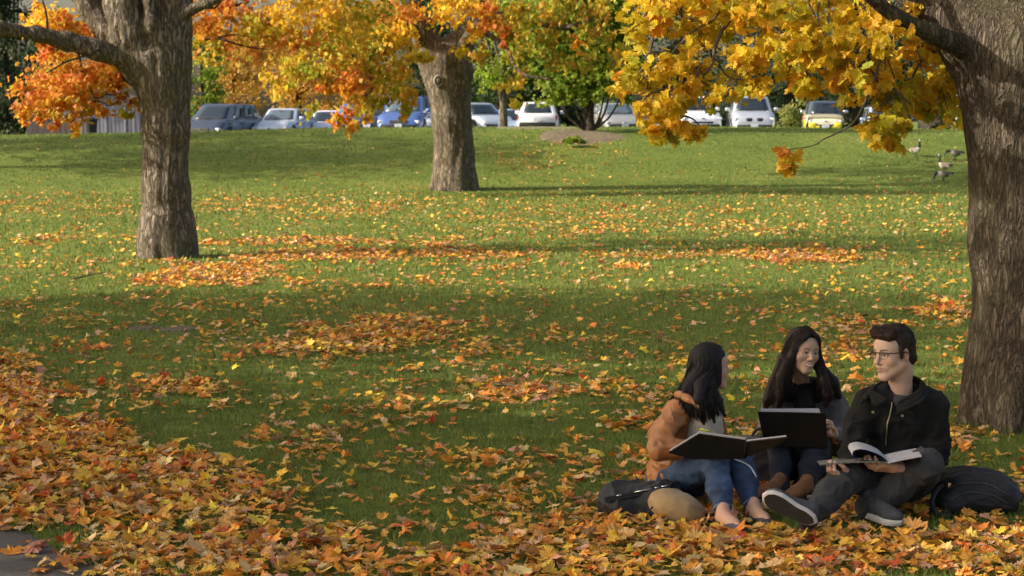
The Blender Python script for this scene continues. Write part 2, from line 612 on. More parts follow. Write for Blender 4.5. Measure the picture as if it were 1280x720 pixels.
M_LEAF = mat_col("autumn_leaf", 0.55, trans=0.5, spec=0.3)
M_LITTER = mat_col("fallen_leaf", 0.6, trans=0.18, spec=0.25)
M_BLADE = mat_col("grass_blade", 0.6, trans=0.3, spec=0.2)

ORANGE = (0.74, 0.275, 0.035); YELLOW = (0.84, 0.52, 0.04); GOLD = (0.80, 0.405, 0.035); RED = (0.52, 0.105, 0.03)
TAN = (0.58, 0.36, 0.17); BROWN = (0.28, 0.13, 0.05); PINK = (0.55, 0.27, 0.17)

# litter coverage in the picture's coordinates: (cx, cy, rx, ry, cover, redness)
PATCH = [
    (0, 505, 55, 62, .95, .45), (20, 575, 110, 40, .97, .45), (150, 625, 190, 50, .98, .4), (60, 600, 120, 60, .97, .4), (330, 700, 170, 42, .94, .3), (200, 705, 130, 30, .97, .35),
    (230, 660, 120, 50, .92, .3), (240, 600, 50, 14, .6, .2), (205, 322, 26, 6, .5, .6), (1225, 535, 40, 12, .5, .4), (430, 720, 110, 42, .8, .3), (540, 668, 80, 18, .85, .3), (600, 710, 160, 26, .93, .3),
    (455, 415, 90, 14, .9, .45), (375, 438, 75, 14, .85, .4), (430, 428, 80, 12, .85, .4), (470, 466, 100, 8, .8, .3), (245, 486, 75, 12, .8, .45), (265, 455, 45, 8, .4, .3),
    (655, 487, 75, 17, .85, .5), (715, 468, 65, 10, .6, .35), (610, 440, 60, 8, .35, .4), (560, 470, 60, 10, .5, .3), (760, 490, 60, 12, .65, .35),
    (500, 560, 90, 12, .55, .45), (430, 545, 60, 10, .4, .3), (660, 580, 100, 14, .55, .35), (560, 610, 90, 14, .65, .3), (700, 610, 90, 20, .65, .3),
    (470, 640, 90, 12, .55, .3), (640, 650, 140, 26, .8, .3), (760, 690, 200, 36, .93, .35), (1000, 690, 330, 32, .97, .4), (800, 645, 90, 24, .9, .25),
    (1230, 690, 90, 40, .95, .4), (1000, 640, 200, 26, .95, .3), (900, 610, 110, 22, .85, .25), (1140, 640, 80, 20, .8, .3), (1250, 655, 60, 14, .7, .3), (1245, 605, 45, 6, .45, .3),
    (740, 570, 60, 14, .5, .4), (790, 540, 40, 12, .45, .3), (1180, 392, 40, 10, .85, .5), (1080, 410, 90, 12, .6, .6), (1070, 445, 60, 14, .65, .5),
    (940, 500, 60, 18, .35, .3), (900, 465, 60, 10, .3, .3), (1000, 400, 140, 8, .3, .3),
    (300, 345, 105, 12, .92, .8), (420, 322, 120, 8, .8, .7), (250, 355, 60, 6, .8, .7), (390, 303, 130, 5, .72, .8), (560, 318, 160, 7, .7, .85), (640, 335, 120, 6, .45, .7),
    (800, 320, 130, 5, .6, .8), (760, 335, 60, 5, .45, .6), (1030, 321, 75, 9, .9, .8), (960, 312, 80, 5, .5, .7), (500, 355, 120, 8, .4, .5), (1130, 318, 70, 5, .35, .6),
    (110, 300, 140, 8, .30, .5), (400, 260, 170, 12, .34, .5), (100, 262, 120, 9, .3, .4), (650, 270, 170, 10, .28, .5), (830, 285, 180, 9, .34, .6), (800, 262, 150, 6, .35, .6),
    (560, 300, 120, 5, .3, .5), (1060, 285, 150, 14, .18, .4), (100, 405, 110, 12, .25, .3), (160, 380, 160, 10, .2, .3), (300, 380, 80, 10, .22, .3), (700, 200, 70, 22, .2, .2),
]
def coverage(px, py, seedn):
    """(cover 0..1, redness 0..1)"""
    base = np.interp(py, [160, 205, 232, 245, 330, 380, 440, 560, 640, 720], [.0, .015, .035, .10, .12, .15, .25, .33, .45, .60])
    # thin again over the clear strips of lawn
    clear = np.exp(-(((px - 230) / 150) ** 2 + ((py - 548) / 24) ** 2)) + .8 * np.exp(-(((px - 90) / 70) ** 2 + ((py - 560) / 12) ** 2)) \
        + .9 * np.exp(-(((px - 640) / 90) ** 2 + ((py - 540) / 14) ** 2)) + .7 * np.exp(-(((px - 560) / 120) ** 2 + ((py - 500) / 10) ** 2)) \
        + .8 * np.exp(-(((px - 470) / 50) ** 2 + ((py - 665) / 12) ** 2)) + .8 * np.exp(-(((px - 370) / 40) ** 2 + ((py - 600) / 14) ** 2)) + .8 * np.exp(-(((px - 1240) / 70) ** 2 + ((py - 550) / 30) ** 2)) \
        + .8 * np.exp(-(((px - 300) / 170) ** 2 + ((py - 520) / 14) ** 2))
    base = base * np.clip(1 - clear * 0.6, 0.15, 1)
    red = np.full(px.shape, 0.35); cov = base.copy()
    for cx, cy, rx, ry, c, rd in PATCH:
        q = (((px - cx) / rx) ** 2 + ((py - cy) / ry) ** 2) * .62 + seedn * (0.6 if (c >= .9 and cy > 480) else 1.15)
        wgt = np.clip((1.25 - q) * (1.5 if (c >= .9 and cy > 480) else 1.0), 0, 1) ** 1.2
        v = c * wgt
        red = np.where(v > cov, rd, red)
        cov = np.maximum(cov, v)
    return np.clip(cov, 0, .985), red

FEET = [(*G(q[0], q[1])[:2], q[2]) for q in ((1082, 654, .10), (1100, 662, .10), (1110, 668, .09), (990, 652, .14), (1010, 650, .12), (980, 640, .12), (960, 632, .12), (998, 636, .12), (915, 660, .08), (950, 652, .08), (925, 664, .07))]
def make_litter():
    rng = np.random.default_rng(21)
    parts = []
    for (y0, y1, tm, maxd, mg) in ((6.4, 14.0, LEAF_FULL, 620, 1.0), (14.0, 27.0, LEAF_MED, 330, 1.0), (27.0, 69.0, LEAF_LOW, 190, 1.2)):
        wide = lambda y: 640 / FPX * y + mg
        A = (y1 - y0) * (wide(y0) + wide(y1))
        n = int(A * maxd)
        y = rng.uniform(y0, y1, n * 2)
        keep = rng.random(n * 2) < (wide(y) / wide(y1)); y = y[keep][:n]
        n = len(y)
        x = rng.uniform(-1, 1, n) * wide(y)
        px, py = XY2PX(x, y, ground_z(x, y))
        sn = fbm(np.stack([x * 1.1, y * 0.55, np.zeros(n)], 1), 3, 3) + 0.45 * vnoise(np.stack([x * 4.2, y * 2.6, np.zeros(n)], 1), 9)
        cov, red = coverage(px, py, sn)
        cl = fbm(np.stack([x * 2.6, y * 1.5, np.zeros(n) + 4], 1), 31, 3)
        cov = np.where(cov < 0.55, np.clip(cov * (0.45 + 2.6 * np.clip(cl + 0.12, 0, 1)), 0, .9), cov)
        A1 = {620: 0.0043, 330: 0.0062, 190: 0.0100}[maxd]
        dens = -np.log(1 - cov) / A1
        if maxd == 620:
            side = path_side(x, y)
            dens = np.where(side > 0.02, dens * np.where(side < 0.16, 0.5, 0.045), dens)
        for ex, ey, er in FEET:
            dens = np.where((x - ex) ** 2 + (y - ey) ** 2 < er * er, 0, dens)
        keep = rng.random(n) < dens / maxd
        x, y, red, cov = x[keep], y[keep], red[keep], cov[keep]
        n = len(x)
        size = rng.normal(0.083, 0.026, n).clip(0.03, 0.15) * (1.0 if maxd == 620 else 1.05)
        tilt = np.abs(rng.normal(0, 0.30, n)).clip(0, .95)
        az = rng.uniform(0, 2 * math.pi, n); sp = rng.uniform(0, 2 * math.pi, n)
        nrm = np.stack([np.sin(tilt) * np.cos(az), np.sin(tilt) * np.sin(az), np.cos(tilt)], 1)
        t1 = np.cross(nrm, np.array([[0.3, 1, 0.2]])); t1 /= np.linalg.norm(t1, axis=1)[:, None]
        t2 = np.cross(nrm, t1)
        ay = np.cos(sp)[:, None] * t1 + np.sin(sp)[:, None] * t2
        ax = -np.sin(sp)[:, None] * t1 + np.cos(sp)[:, None] * t2
        z = ground_z(x, y) + 0.014 + size * 0.30 * np.sin(tilt) + rng.random(n) * 0.022 * cov
        R = rotmats(ax, ay)
        cA = palette(rng, n, [(.84, .53, .06), (.80, .42, .06), (.74, .29, .05), (.70, .45, .21), RED, BROWN, PINK, (.70, .40, .11)], [2.6, 3.6, 3.4, 2.6, .3, .6, .3, 3.2])
        cB = palette(rng, n, [(.76, .28, .05), RED, (.78, .38, .06), (.66, .42, .2), PINK, BROWN, (.80, .50, .06)], [4.6, 1.2, 2.8, 2.0, 1.0, .7, 1.0])
        col = np.where((rng.random(n) < red)[:, None], cB, cA)
        parts.append(leaf_cloud(np.stack([x, y, z], 1), R, size, col, tm, rng, 0.34))
    V, F, C = join_clouds(parts)
    o = np_mesh("fallen_leaves", V, F, None, [M_LITTER], colors=C, smooth=False)
    tag(o, "orange and yellow maple leaves scattered and heaped over the lawn", "fallen leaves", kind="stuff")
make_litter()

def one_leaf(px, py, size, col, rz, tilt, label, seed):
    rng = np.random.default_rng(seed)
    g = G(px, py)
    a = np.array([[math.cos(rz), math.sin(rz), 0.0]]); b = np.array([[-math.sin(rz), math.cos(rz), tilt]])
    V, F, C = leaf_cloud(np.array([[0, 0, 0.012]]), rotmats(a, b), np.array([size]), np.array([col]), LEAF_FULL, rng, 0.3)
    V[:, 2] -= V[:, 2].min() - 0.006
    o = np_mesh("maple_leaf", V, F, None, [M_LITTER], colors=C, smooth=False)
    o.location = (g[0], g[1], 0.0)
    tag(o, label, "leaf", "loose leaves on the asphalt path")
one_leaf(15, 694, .13, ORANGE, 0.6, .3, "curled orange leaf on the asphalt at the very edge of the photo", 1)
one_leaf(40, 700, .09, YELLOW, 2.1, .15, "small yellow leaf on the asphalt just right of the curled orange one", 2)
one_leaf(82, 692, .12, RED, 1.2, .2, "red leaf lying flat on the asphalt path", 3)
one_leaf(60, 712, .12, GOLD, 4.0, .2, "golden leaf on the asphalt path closest to the bottom edge", 4)
one_leaf(22, 668, .10, TAN, 5.0, .25, "pale tan leaf on the asphalt beside the leaf heap", 5)

def make_grass():
    rng = np.random.default_rng(5)
    Vs, Cs = [], []
    for (y0, y1, dens, wd, ht, mg) in ((6.5, 13.0, 2700, .0045, .045, .8), (13.0, 24.0, 620, .0085, .05, 1.0), (24.0, 46.0, 110, .02, .06, 1.5), (46.0, 71.0, 60, .03, .05, 2.0)):
        wide = lambda y: 640 / FPX * y + mg
        n = int((y1 - y0) * (wide(y0) + wide(y1)) * dens)
        y = rng.uniform(y0, y1, n)
        keep = rng.random(n) < wide(y) / wide(y1); y = y[keep]; n = len(y)
        x = rng.uniform(-1, 1, n) * wide(y)
        if y0 < 10:
            k = path_side(x, y) < -0.02 + 0.06 * rng.random(n); x, y = x[k], y[k]; n = len(x)
        dsoil = ((x - gp[0]) / .42) ** 2 + ((y - gp[1]) / .55) ** 2
        k = (dsoil > 1.0 + .5 * rng.random(n)) | (rng.random(n) < .65); x, y = x[k], y[k]; n = len(x)
        a = rng.uniform(0, math.pi, n); h = ht * rng.uniform(.45, 1.35, n); wdt = wd * rng.uniform(.7, 1.4, n)
        h *= 1 + 0.35 * vnoise(np.stack([x * 3, y * 3, x * 0], 1), 77)
        lean = rng.uniform(-1, 1, (n, 2)) * (h * 0.75)[:, None]
        z = ground_z(x, y)
        dx, dy = np.cos(a) * wdt / 2, np.sin(a) * wdt / 2
        V = np.zeros((n, 3, 3))
        V[:, 0] = np.stack([x - dx, y - dy, z - 0.002], 1); V[:, 1] = np.stack([x + dx, y + dy, z - 0.002], 1)
        V[:, 2] = np.stack([x + lean[:, 0], y + lean[:, 1], z + h], 1)
        c = palette(rng, n, [(0.115, 0.168, 0.032), (0.155, 0.212, 0.042), (0.212, 0.245, 0.058), (0.32, 0.28, 0.12)], [5, 4, 2.6, .8], .2)
        Vs.append(V.reshape(-1, 3)); Cs.append(np.repeat(c, 3, 0))
    V = np.concatenate(Vs); C = np.concatenate(Cs)
    o = np_mesh("grass", V, np.arange(len(V)).reshape(-1, 3), None, [M_BLADE], colors=C, smooth=False)
    tag(o, "short mown green grass growing all over the lawn", "grass", kind="stuff")
make_grass()
# ================================================================== trees
def bark_mat(name, c_hi, c_lo, moss=0.3, fr=11.0):
    m, nt, b = new_mat(name)
    n0 = noise_node(nt, fr, 4, 0.6, stretch=(1.5, 1.5, 0.33))
    n0.inputs["Distortion"].default_value = 0.9
    sb = nt.nodes.new("ShaderNodeMath"); sb.operation = 'SUBTRACT'; sb.inputs[1].default_value = 0.5
    ab = nt.nodes.new("ShaderNodeMath"); ab.operation = 'ABSOLUTE'
    ml = nt.nodes.new("ShaderNodeMath"); ml.operation = 'MULTIPLY'; ml.inputs[1].default_value = 7.0; ml.use_clamp = True
    nt.links.new(n0.outputs[0], sb.inputs[0]); nt.links.new(sb.outputs[0], ab.inputs[0]); nt.links.new(ab.outputs[0], ml.inputs[0])
    n2 = noise_node(nt, fr * 4, 5, 0.65, stretch=(1.3, 1.3, 0.30))
    n3 = noise_node(nt, 2.2, 3, 0.6)
    r1 = ramp(nt, [(0.05, c_lo), (0.40, tuple((np.array(c_hi) + np.array(c_lo)) / 2)), (0.85, c_hi)])
    nt.links.new(ml.outputs[0], r1.inputs[0])
    r2 = ramp(nt, [(0.35, (0.6, 0.58, 0.56)), (0.65, (1.35, 1.33, 1.3))])
    nt.links.new(n2.outputs[0], r2.inputs[0])
    mx = nt.nodes.new("ShaderNodeMix"); mx.data_type = 'RGBA'; mx.blend_type = 'MULTIPLY'; mx.inputs[0].default_value = 1
    nt.links.new(r1.outputs[0], mx.inputs[6]); nt.links.new(r2.outputs[0], mx.inputs[7])
    mo = nt.nodes.new("ShaderNodeMix"); mo.data_type = 'RGBA'
    r3 = ramp(nt, [(0.45, (0, 0, 0)), (0.68, (moss, moss, moss))])
    nt.links.new(n3.outputs[0], r3.inputs[0]); nt.links.new(r3.outputs[0], mo.inputs[0])
    nt.links.new(mx.outputs[2], mo.inputs[6]); mo.inputs[7].default_value = (0.135, 0.130, 0.055, 1)
    nt.links.new(mo.outputs[2], b.inputs["Base Color"])
    b.inputs["Roughness"].default_value = 0.93; b.inputs["Specular IOR Level"].default_value = 0.15
    ad = nt.nodes.new("ShaderNodeMath"); ad.operation = 'MULTIPLY_ADD'; ad.inputs[1].default_value = 0.45
    nt.links.new(n2.outputs[0], ad.inputs[0]); nt.links.new(ml.outputs[0], ad.inputs[2])
    bp = nt.nodes.new("ShaderNodeBump"); bp.inputs["Strength"].default_value = 0.9; bp.inputs["Distance"].default_value = 0.035
    nt.links.new(ad.outputs[0], bp.inputs["Height"]); nt.links.new(bp.outputs[0], b.inputs["Normal"])
    return m
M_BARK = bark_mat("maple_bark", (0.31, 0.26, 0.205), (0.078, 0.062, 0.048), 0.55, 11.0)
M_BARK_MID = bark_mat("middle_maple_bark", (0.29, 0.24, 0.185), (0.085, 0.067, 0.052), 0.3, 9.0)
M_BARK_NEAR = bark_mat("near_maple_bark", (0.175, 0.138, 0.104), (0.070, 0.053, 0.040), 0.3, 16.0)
M_BARK_DK = bark_mat("dark_bark", (0.13, 0.105, 0.085), (0.05, 0.04, 0.032), 0.2)
M_TWIG = mat("twig", (0.10, 0.075, 0.055), 0.9, 0.3, 20)

def bark_disp(V, F, amp, fx, fz, seed):
    Nn = vnormals(V, F)
    wv = V.copy()
    wr = vnoise(np.stack([V[:, 0] * 2, V[:, 1] * 2, V[:, 2] * 1.1], 1), seed + 3)
    q = np.stack([V[:, 0] * fx + wr * 0.9, V[:, 1] * fx + wr * 0.9, V[:, 2] * fz], 1)
    r = 1 - np.abs(vnoise(q, seed)) * 2
    r2 = 1 - np.abs(vnoise(q * np.array([2.1, 2.1, 1.8]) + 5, seed + 1)) * 2
    lump = vnoise(V * 2.5, seed + 7)
    return V + Nn * (amp * (0.65 * r + 0.30 * r2) + amp * 0.8 * lump)[:, None]

def sdf_trunk(prims, h, parent, base, m, amp=0.018, fx=9, fz=0.9, seed=1, lo=None, hi=None, extra_tubes=()):
    V, F = sdf_mesh(prims, h, pad=0.06, lo=lo, hi=hi)
    V = bark_disp(V, F, amp, fx, fz, seed)
    o = np_mesh("trunk", V, F, parent, [m], local_to=base)
    return o

def limb_mb(mb, pts, r0, r1, n=24, sides=10, wob=0.0, seed=0):
    c = curve_pts(pts, n)
    if wob:
        t = np.linspace(0, 1, n)
        c = c + wob * np.stack([vnoise(np.stack([t * 5, t * 0 + k, t * 0 + seed], 1), seed) for k in range(3)], 1) * np.sin(t * math.pi)[:, None]
    mb.tube(c, np.linspace(r0, r1, n), sides)
    return c

def hang_leaves(rng, pos, size, cols, tmpl, droop=0.75, curl=0.35, spread=1.0):
    """leaves that hang from their stalks: tip points down and outward"""
    n = len(pos)
    ay = rng.normal(0, 0.55 * spread, (n, 3)); ay[:, 2] = -droop + rng.normal(0, 0.35, n)
    ax = rng.normal(0, 1, (n, 3)); ax[:, 2] *= 0.5
    return leaf_cloud(pos, rotmats(ax, ay), size, cols, tmpl, rng, curl)

def clump_points(rng, c, r, n, shell=0.35):
    d = rng.normal(0, 1, (n, 3)); d /= np.linalg.norm(d, axis=1)[:, None]
    rad = rng.random(n) ** shell
    return np.asarray(c) + d * rad[:, None] * np.asarray(r)

def sub_clumps(rng, c, r, n, nsub, flat=0.45, sub=0.28):
    """points gathered in small flat sprays inside an ellipsoid: uneven outline and gaps"""
    cc = clump_points(rng, c, r, nsub, 0.45)
    k = rng.integers(0, nsub, n)
    s = np.mean(r) * sub
    dirs = rng.normal(0, 1, (nsub, 3)); dirs[:, 2] = -np.abs(dirs[:, 2]) * 0.6
    dirs /= np.linalg.norm(dirs, axis=1)[:, None]
    along = rng.normal(0, 1, n)[:, None] * dirs[k] * s * 1.2
    return cc[k] + along + rng.normal(0, 1, (n, 3)) * s * np.array([.6, .6, flat]), k

P_GOLD = ([(0.76, 0.45, 0.03), (0.78, 0.54, 0.035), (0.72, 0.32, 0.03), (0.58, 0.48, 0.035), (0.38, 0.40, 0.045)], [4, 4.4, 1.2, 3.0, 1.4])
P_ORANGE = ([(0.74, 0.29, 0.05), (0.68, 0.19, 0.05), (.72, .38, .04), (0.44, 0.36, 0.05), RED, (.74, .46, .04)], [4, 2.6, 2.2, 2.0, .8, 1.6])
P_YELLOW = ([YELLOW, GOLD, (0.60, 0.48, 0.05)], [5, 3, 2])
P_OLIVE = ([(0.36, 0.32, 0.03), (0.22, 0.28, 0.03), GOLD, ORANGE, (0.52, 0.44, 0.04)], [3, 2.4, 1.6, 1.0, 2])
P_MIX = ([(.68, .42, .04), (0.72, 0.32, 0.05), (0.52, 0.46, 0.05), (0.34, 0.38, 0.04), (.72, .50, .04), (0.66, 0.20, 0.06)], [3, 1.8, 3.4, 2.6, 2.8, .8])
P_GREEN = ([(0.18, 0.27, 0.03), (0.27, 0.36, 0.035), (0.11, 0.17, 0.03), (0.40, 0.44, 0.05)], [3, 3, 1.6, 2.4])
P_LIME = ([(0.36, 0.44, 0.035), (0.25, 0.36, 0.03), (0.46, 0.48, 0.05), (0.12, 0.2, 0.03)], [3, 3, 1.6, 1])
P_DARK = ([(0.035, 0.062, 0.026), (0.055, 0.085, 0.03), (0.025, 0.045, 0.02), (0.08, 0.10, 0.035)], [3, 3, 2, 1])
P_BROWNISH = ([(0.26, 0.19, 0.09), (0.20, 0.21, 0.06), (0.33, 0.26, 0.11)], [2, 2, 2])

def clump_cols(rng, n, k, nsub, pal, jit=0.16):
    """every spray leans to its own tint"""
    c = palette(rng, n, pal[0], pal[1], jit)
    sh = palette(rng, nsub, pal[0], pal[1], 0.1)
    mixw = 0.55
    return np.clip(c * (1 - mixw) + sh[k] * mixw, 0.004, 0.95) * (1 + 0.0 * c)

def visible_clumps(rng, spec, size_m, tmpl, per=None, droop=.75):
    """spec rows: (px, py, Y, rx_px, ry_px, ry_depth_m, n, palette)"""
    out = []
    for (px, py, Y, rx, ry, rd, n, pal) in spec:
        c = P(px, py, Y); s = Y / FPX
        r = np.array([rx * s, rd, ry * s])
        nsub = max(5, n // 16)
        pts, k = sub_clumps(rng, c, r, n, nsub, 0.5, 0.20)
        cols = clump_cols(rng, n, k, nsub, pal)
        size = rng.normal(size_m, size_m * 0.18, n).clip(size_m * .5, size_m * 1.5)
        out.append(hang_leaves(rng, pts, size, cols, tmpl, droop))
    return out

def crown_cloud(rng, c, r, n, size_m, pal, tmpl=LEAF_LOW, nsub=None, sub=0.16, droop=.4, zmin=None):
    nsub = nsub or max(12, n // 45)
    pts, k = sub_clumps(rng, c, r, n, nsub, 0.5, sub)
    cols = clump_cols(rng, n, k, nsub, pal)
    if zmin is not None:
        m = pts[:, 2] > zmin(pts) if callable(zmin) else pts[:, 2] > zmin
        pts, cols = pts[m], cols[m]
    size = rng.normal(size_m, size_m * .2, len(pts)).clip(size_m * .4, size_m * 1.6)
    return hang_leaves(rng, pts, size, cols, tmpl, droop)

def above_frame(pts, margin=12):
    """z a point must exceed to stay over the top edge of the view"""
    y = np.maximum(pts[:, 1], 0.5)
    d = ray(640, -margin)
    return CAMZ + d[2] / d[1] * y

def out_of_view(part, margin=10):
    """drop the triangles of a leaf cloud that would hang into the view"""
    V, F, C = part
    c = V[F].mean(1)
    px, py = XY2PX(c[:, 0], np.maximum(c[:, 1], .3), c[:, 2])
    inside = (c[:, 1] > 0.3) & (px > -margin) & (px < 1280 + margin) & (py > -margin) & (py < 720)
    return V, F[~inside], C

# ------------------------------------------------------------------ the near maple at the right
def near_maple():
    rng = np.random.default_rng(101)
    Y = 12.0
    b = P(1292, 530, Y); b[2] = 0.0
    t = tag(empty("maple_tree", b), "thick ridged maple trunk standing behind the man in the black jacket", "tree")
    q = lambda px, py, dy=0.0: P(px, py, Y + dy)
    pr = chain([q(1292, 545), q(1290, 470), q(1286, 300), q(1282, 150), q(1276, 70)], [.385, .355, .35, .35, .385], .1)
    # root flares
    for a, L, r in ((math.pi * 1.02, .27, .08), (math.pi * 1.3, .27, .09), (math.pi * 1.6, .30, .12), (math.pi * .75, .25, .08), (0.1, .35, .12), (.4 * math.pi, .3, .1)):
        e = b + np.array((math.cos(a) * (L + .16), math.sin(a) * (L + .16), -0.05))
        s = b + np.array((math.cos(a) * .2, math.sin(a) * .2, .55))
        pr.append(rc(s, e, .13, r * .8, .18))
    # main limbs at the fork
    pr += chain([q(1262, 95), q(1225, 40, .1), q(1165, -25, .25), q(1080, -120, .4)], [.27, .235, .21, .17], .14)
    pr += chain([q(1286, 90), q(1300, 0, .1), q(1320, -150, .2)], [.34, .30, .24], .14)
    pr += chain([q(1245, 75), q(1205, 58, -.15), q(1165, 42, -.3), q(1122, 22, -.4), q(1085, -5, -.5)], [.11, .066, .050, .043, .038], .05)
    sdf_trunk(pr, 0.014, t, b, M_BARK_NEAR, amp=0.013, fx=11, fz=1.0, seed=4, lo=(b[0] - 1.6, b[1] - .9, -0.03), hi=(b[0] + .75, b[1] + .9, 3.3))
    mb = MB()
    up = []
    for i, (pts, r0, r1) in enumerate([
        ([q(1115, -85, .35), P(1010, -220, 12.6), P(860, -380, 13.4), P(700, -560, 14)], .17, .05),
        ([q(1312, -100, .2), P(1340, -400, 12.5), P(1300, -800, 12.8), P(1280, -1300, 12.8)], .25, .07),
        ([P(1330, -250, 12.3), P(1450, -500, 12), P(1560, -800, 11.6)], .16, .05),
        ([P(1310, -150, 12.3), P(1200, -450, 11), P(1120, -800, 10.4)], .15, .05),
        ([q(1087, -3, -.5), P(1040, -60, 11.8), P(960, -110, 12.2), P(860, -170, 12.6)], .038, .02)]):
        mb = MB(); limb_mb(mb, [p - b for p in pts], r0, r1, 20, 10, .15, i)
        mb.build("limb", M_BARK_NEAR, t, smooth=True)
    # thin branches that carry the hanging sprays
    tw = MB()
    br = [([(1045, -70), (1062, -10), (1078, 20), (1086, 60), (1098, 95), (1110, 128)], 12.0, .020, .006),
          ([(925, -60), (917, 6), (905, 35), (895, 60), (893, 80), (872, 103)], 12.5, .022, .008),
          ([(905, 8), (880, 32), (862, 48), (845, 60)], 12.5, .010, .005),
          ([(893, 80), (905, 90), (930, 100)], 12.5, .008, .004),
          ([(1120, 40), (1100, 72), (1084, 110), (1062, 148), (1040, 166), (1022, 179)], 11.9, .012, .004),
          ([(1086, 60), (1075, 95), (1055, 110)], 12.0, .010, .004),
          ([(1110, 128), (1130, 150), (1140, 160)], 12.0, .006, .003),
          ([(1110, 125), (1095, 140), (1085, 150)], 12.0, .006, .003),
          ([(1200, 45), (1160, 70), (1140, 110), (1150, 140)], 12.3, .014, .004),
          ([(820, -40), (800, 0), (815, 50), (800, 100), (795, 130)], 12.9, .014, .004),
          ([(780, -30), (850, 20), (840, 90), (850, 140)], 12.7, .012, .003),
          ([(960, -30), (985, 20), (990, 60), (985, 100)], 12.4, .012, .003)]
    for i, (pp, yy, r0, r1) in enumerate(br):
        tw = MB(); limb_mb(tw, [P(x, y, yy) - b for x, y in pp], r0, r1, 22, 6, .03, i)
        tw.build("twig", M_TWIG, t, smooth=True)
    A = P_GOLD
    spec = [
        (850, 5, 12.8, 75, 28, .7, 300, A), (810, 30, 12.6, 30, 28, .5, 90, A), (950, 15, 12.6, 75, 38, .8, 380, A), (1030, 25, 12.2, 60, 45, .8, 380, A),
        (965, 62, 12.3, 50, 30, .5, 190, A), (1025, 80, 12.2, 38, 28, .5, 170, A), (870, 45, 12.7, 40, 22, .4, 90, A), (905, 20, 12.7, 40, 22, .5, 110, A),
        (835, 95, 12.6, 45, 26, .5, 150, A), (800, 105, 12.7, 30, 22, .4, 80, A), (830, 135, 12.6, 42, 24, .5, 150, A), (878, 105, 12.5, 30, 18, .4, 60, A),
        (850, 160, 12.6, 30, 14, .4, 60, A), (820, 168, 12.6, 14, 11, .25, 22, A), (865, 166, 12.5, 13, 10, .25, 18, A), (785, 90, 12.7, 16, 22, .3, 30, A),
        (905, 118, 12.4, 26, 12, .35, 32, A), (945, 108, 12.4, 16, 14, .3, 24, A), (925, 85, 12.4, 34, 14, .4, 50, A), (1000, 108, 12.2, 20, 14, .3, 26, A),
        (1080, 50, 12.0, 26, 38, .5, 95, A), (1070, 100, 11.9, 22, 24, .4, 55, A), (1100, 90, 12.1, 34, 36, .5, 140, A), (1150, 85, 12.4, 40, 36, .6, 210, A),
        (1188, 100, 12.6, 20, 34, .5, 110, A), (1120, 135, 12.0, 38, 24, .4, 120, A), (1165, 125, 12.3, 34, 18, .4, 90, A), (1100, 165, 11.9, 22, 10, .3, 30, A),
        (1090, 160, 11.9, 12, 15, .25, 22, A), (1112, 178, 11.9, 12, 9, .2, 14, A), (1122, 158, 12.0, 13, 10, .25, 20, A), (1062, 128, 11.9, 12, 12, .25, 14, A),
        (1120, 20, 12.4, 40, 20, .5, 55, A), (1150, 40, 12.6, 26, 18, .4, 40, A), (979, 186, 12.0, 6, 5, .06, 4, P_ORANGE), (981, 200, 12.0, 9, 8, .10, 9, A), (984, 213, 12.0, 8, 7, .10, 9, A), (996, 196, 12.0, 4, 5, .05, 3, A), (1195, 150, 12.8, 10, 14, .3, 12, A),
    ]
    spec = [(a_, b_, c_, d_, e_, f_, int(n_ * (.72 if n_ > 60 else 1)), g_) for a_, b_, c_, d_, e_, f_, n_, g_ in spec]
    parts = visible_clumps(rng, spec, .112, LEAF_FULL)
    for i, (px, py, yy, rx, ry, rd, n, pal) in enumerate(spec):
        if n < 45: continue
        br_ = MB(); c0 = P(px + rng.uniform(-.3, .3) * rx, py - ry * 1.1, yy) - b
        for k in range(3):
            e0 = P(px + rng.uniform(-.9, .9) * rx, py + rng.uniform(-.2, .85) * ry, yy + rng.uniform(-.5, .2) * rd) - b
            limb_mb(br_, [c0, (c0 + e0) / 2 + rng.normal(0, .04, 3), e0], .008, .003, 9, 5)
        br_.build("branchlet", M_TWIG, t, smooth=True)
    # the crown over the frame
    for c, r, n in (((3.2, 12.6, 8.0), (5.2, 4.8, 3.8), 5200), ((1.0, 13.2, 5.2), (4.0, 2.8, 1.5), 1500), ((5.5, 12, 6.5), (3.2, 4.0, 3.0), 1800)):
        parts.append(out_of_view(crown_cloud(rng, c, r, n, .19, A)))
    V, F, C = join_clouds(parts)
    np_mesh("crown", V, F, t, [M_LEAF], colors=C, smooth=False, local_to=b)
    # fine stalk that carries the lone sprig
    s = MB(); limb_mb(s, [P(x, y, 12.0) - b for x, y in ((1024, 179), (1008, 184), (992, 186), (982, 190), (985, 200))], .004, .0025, 14, 5, .0, 3)
    s.build("sprig_stalk", M_TWIG, t, smooth=True)
near_maple()

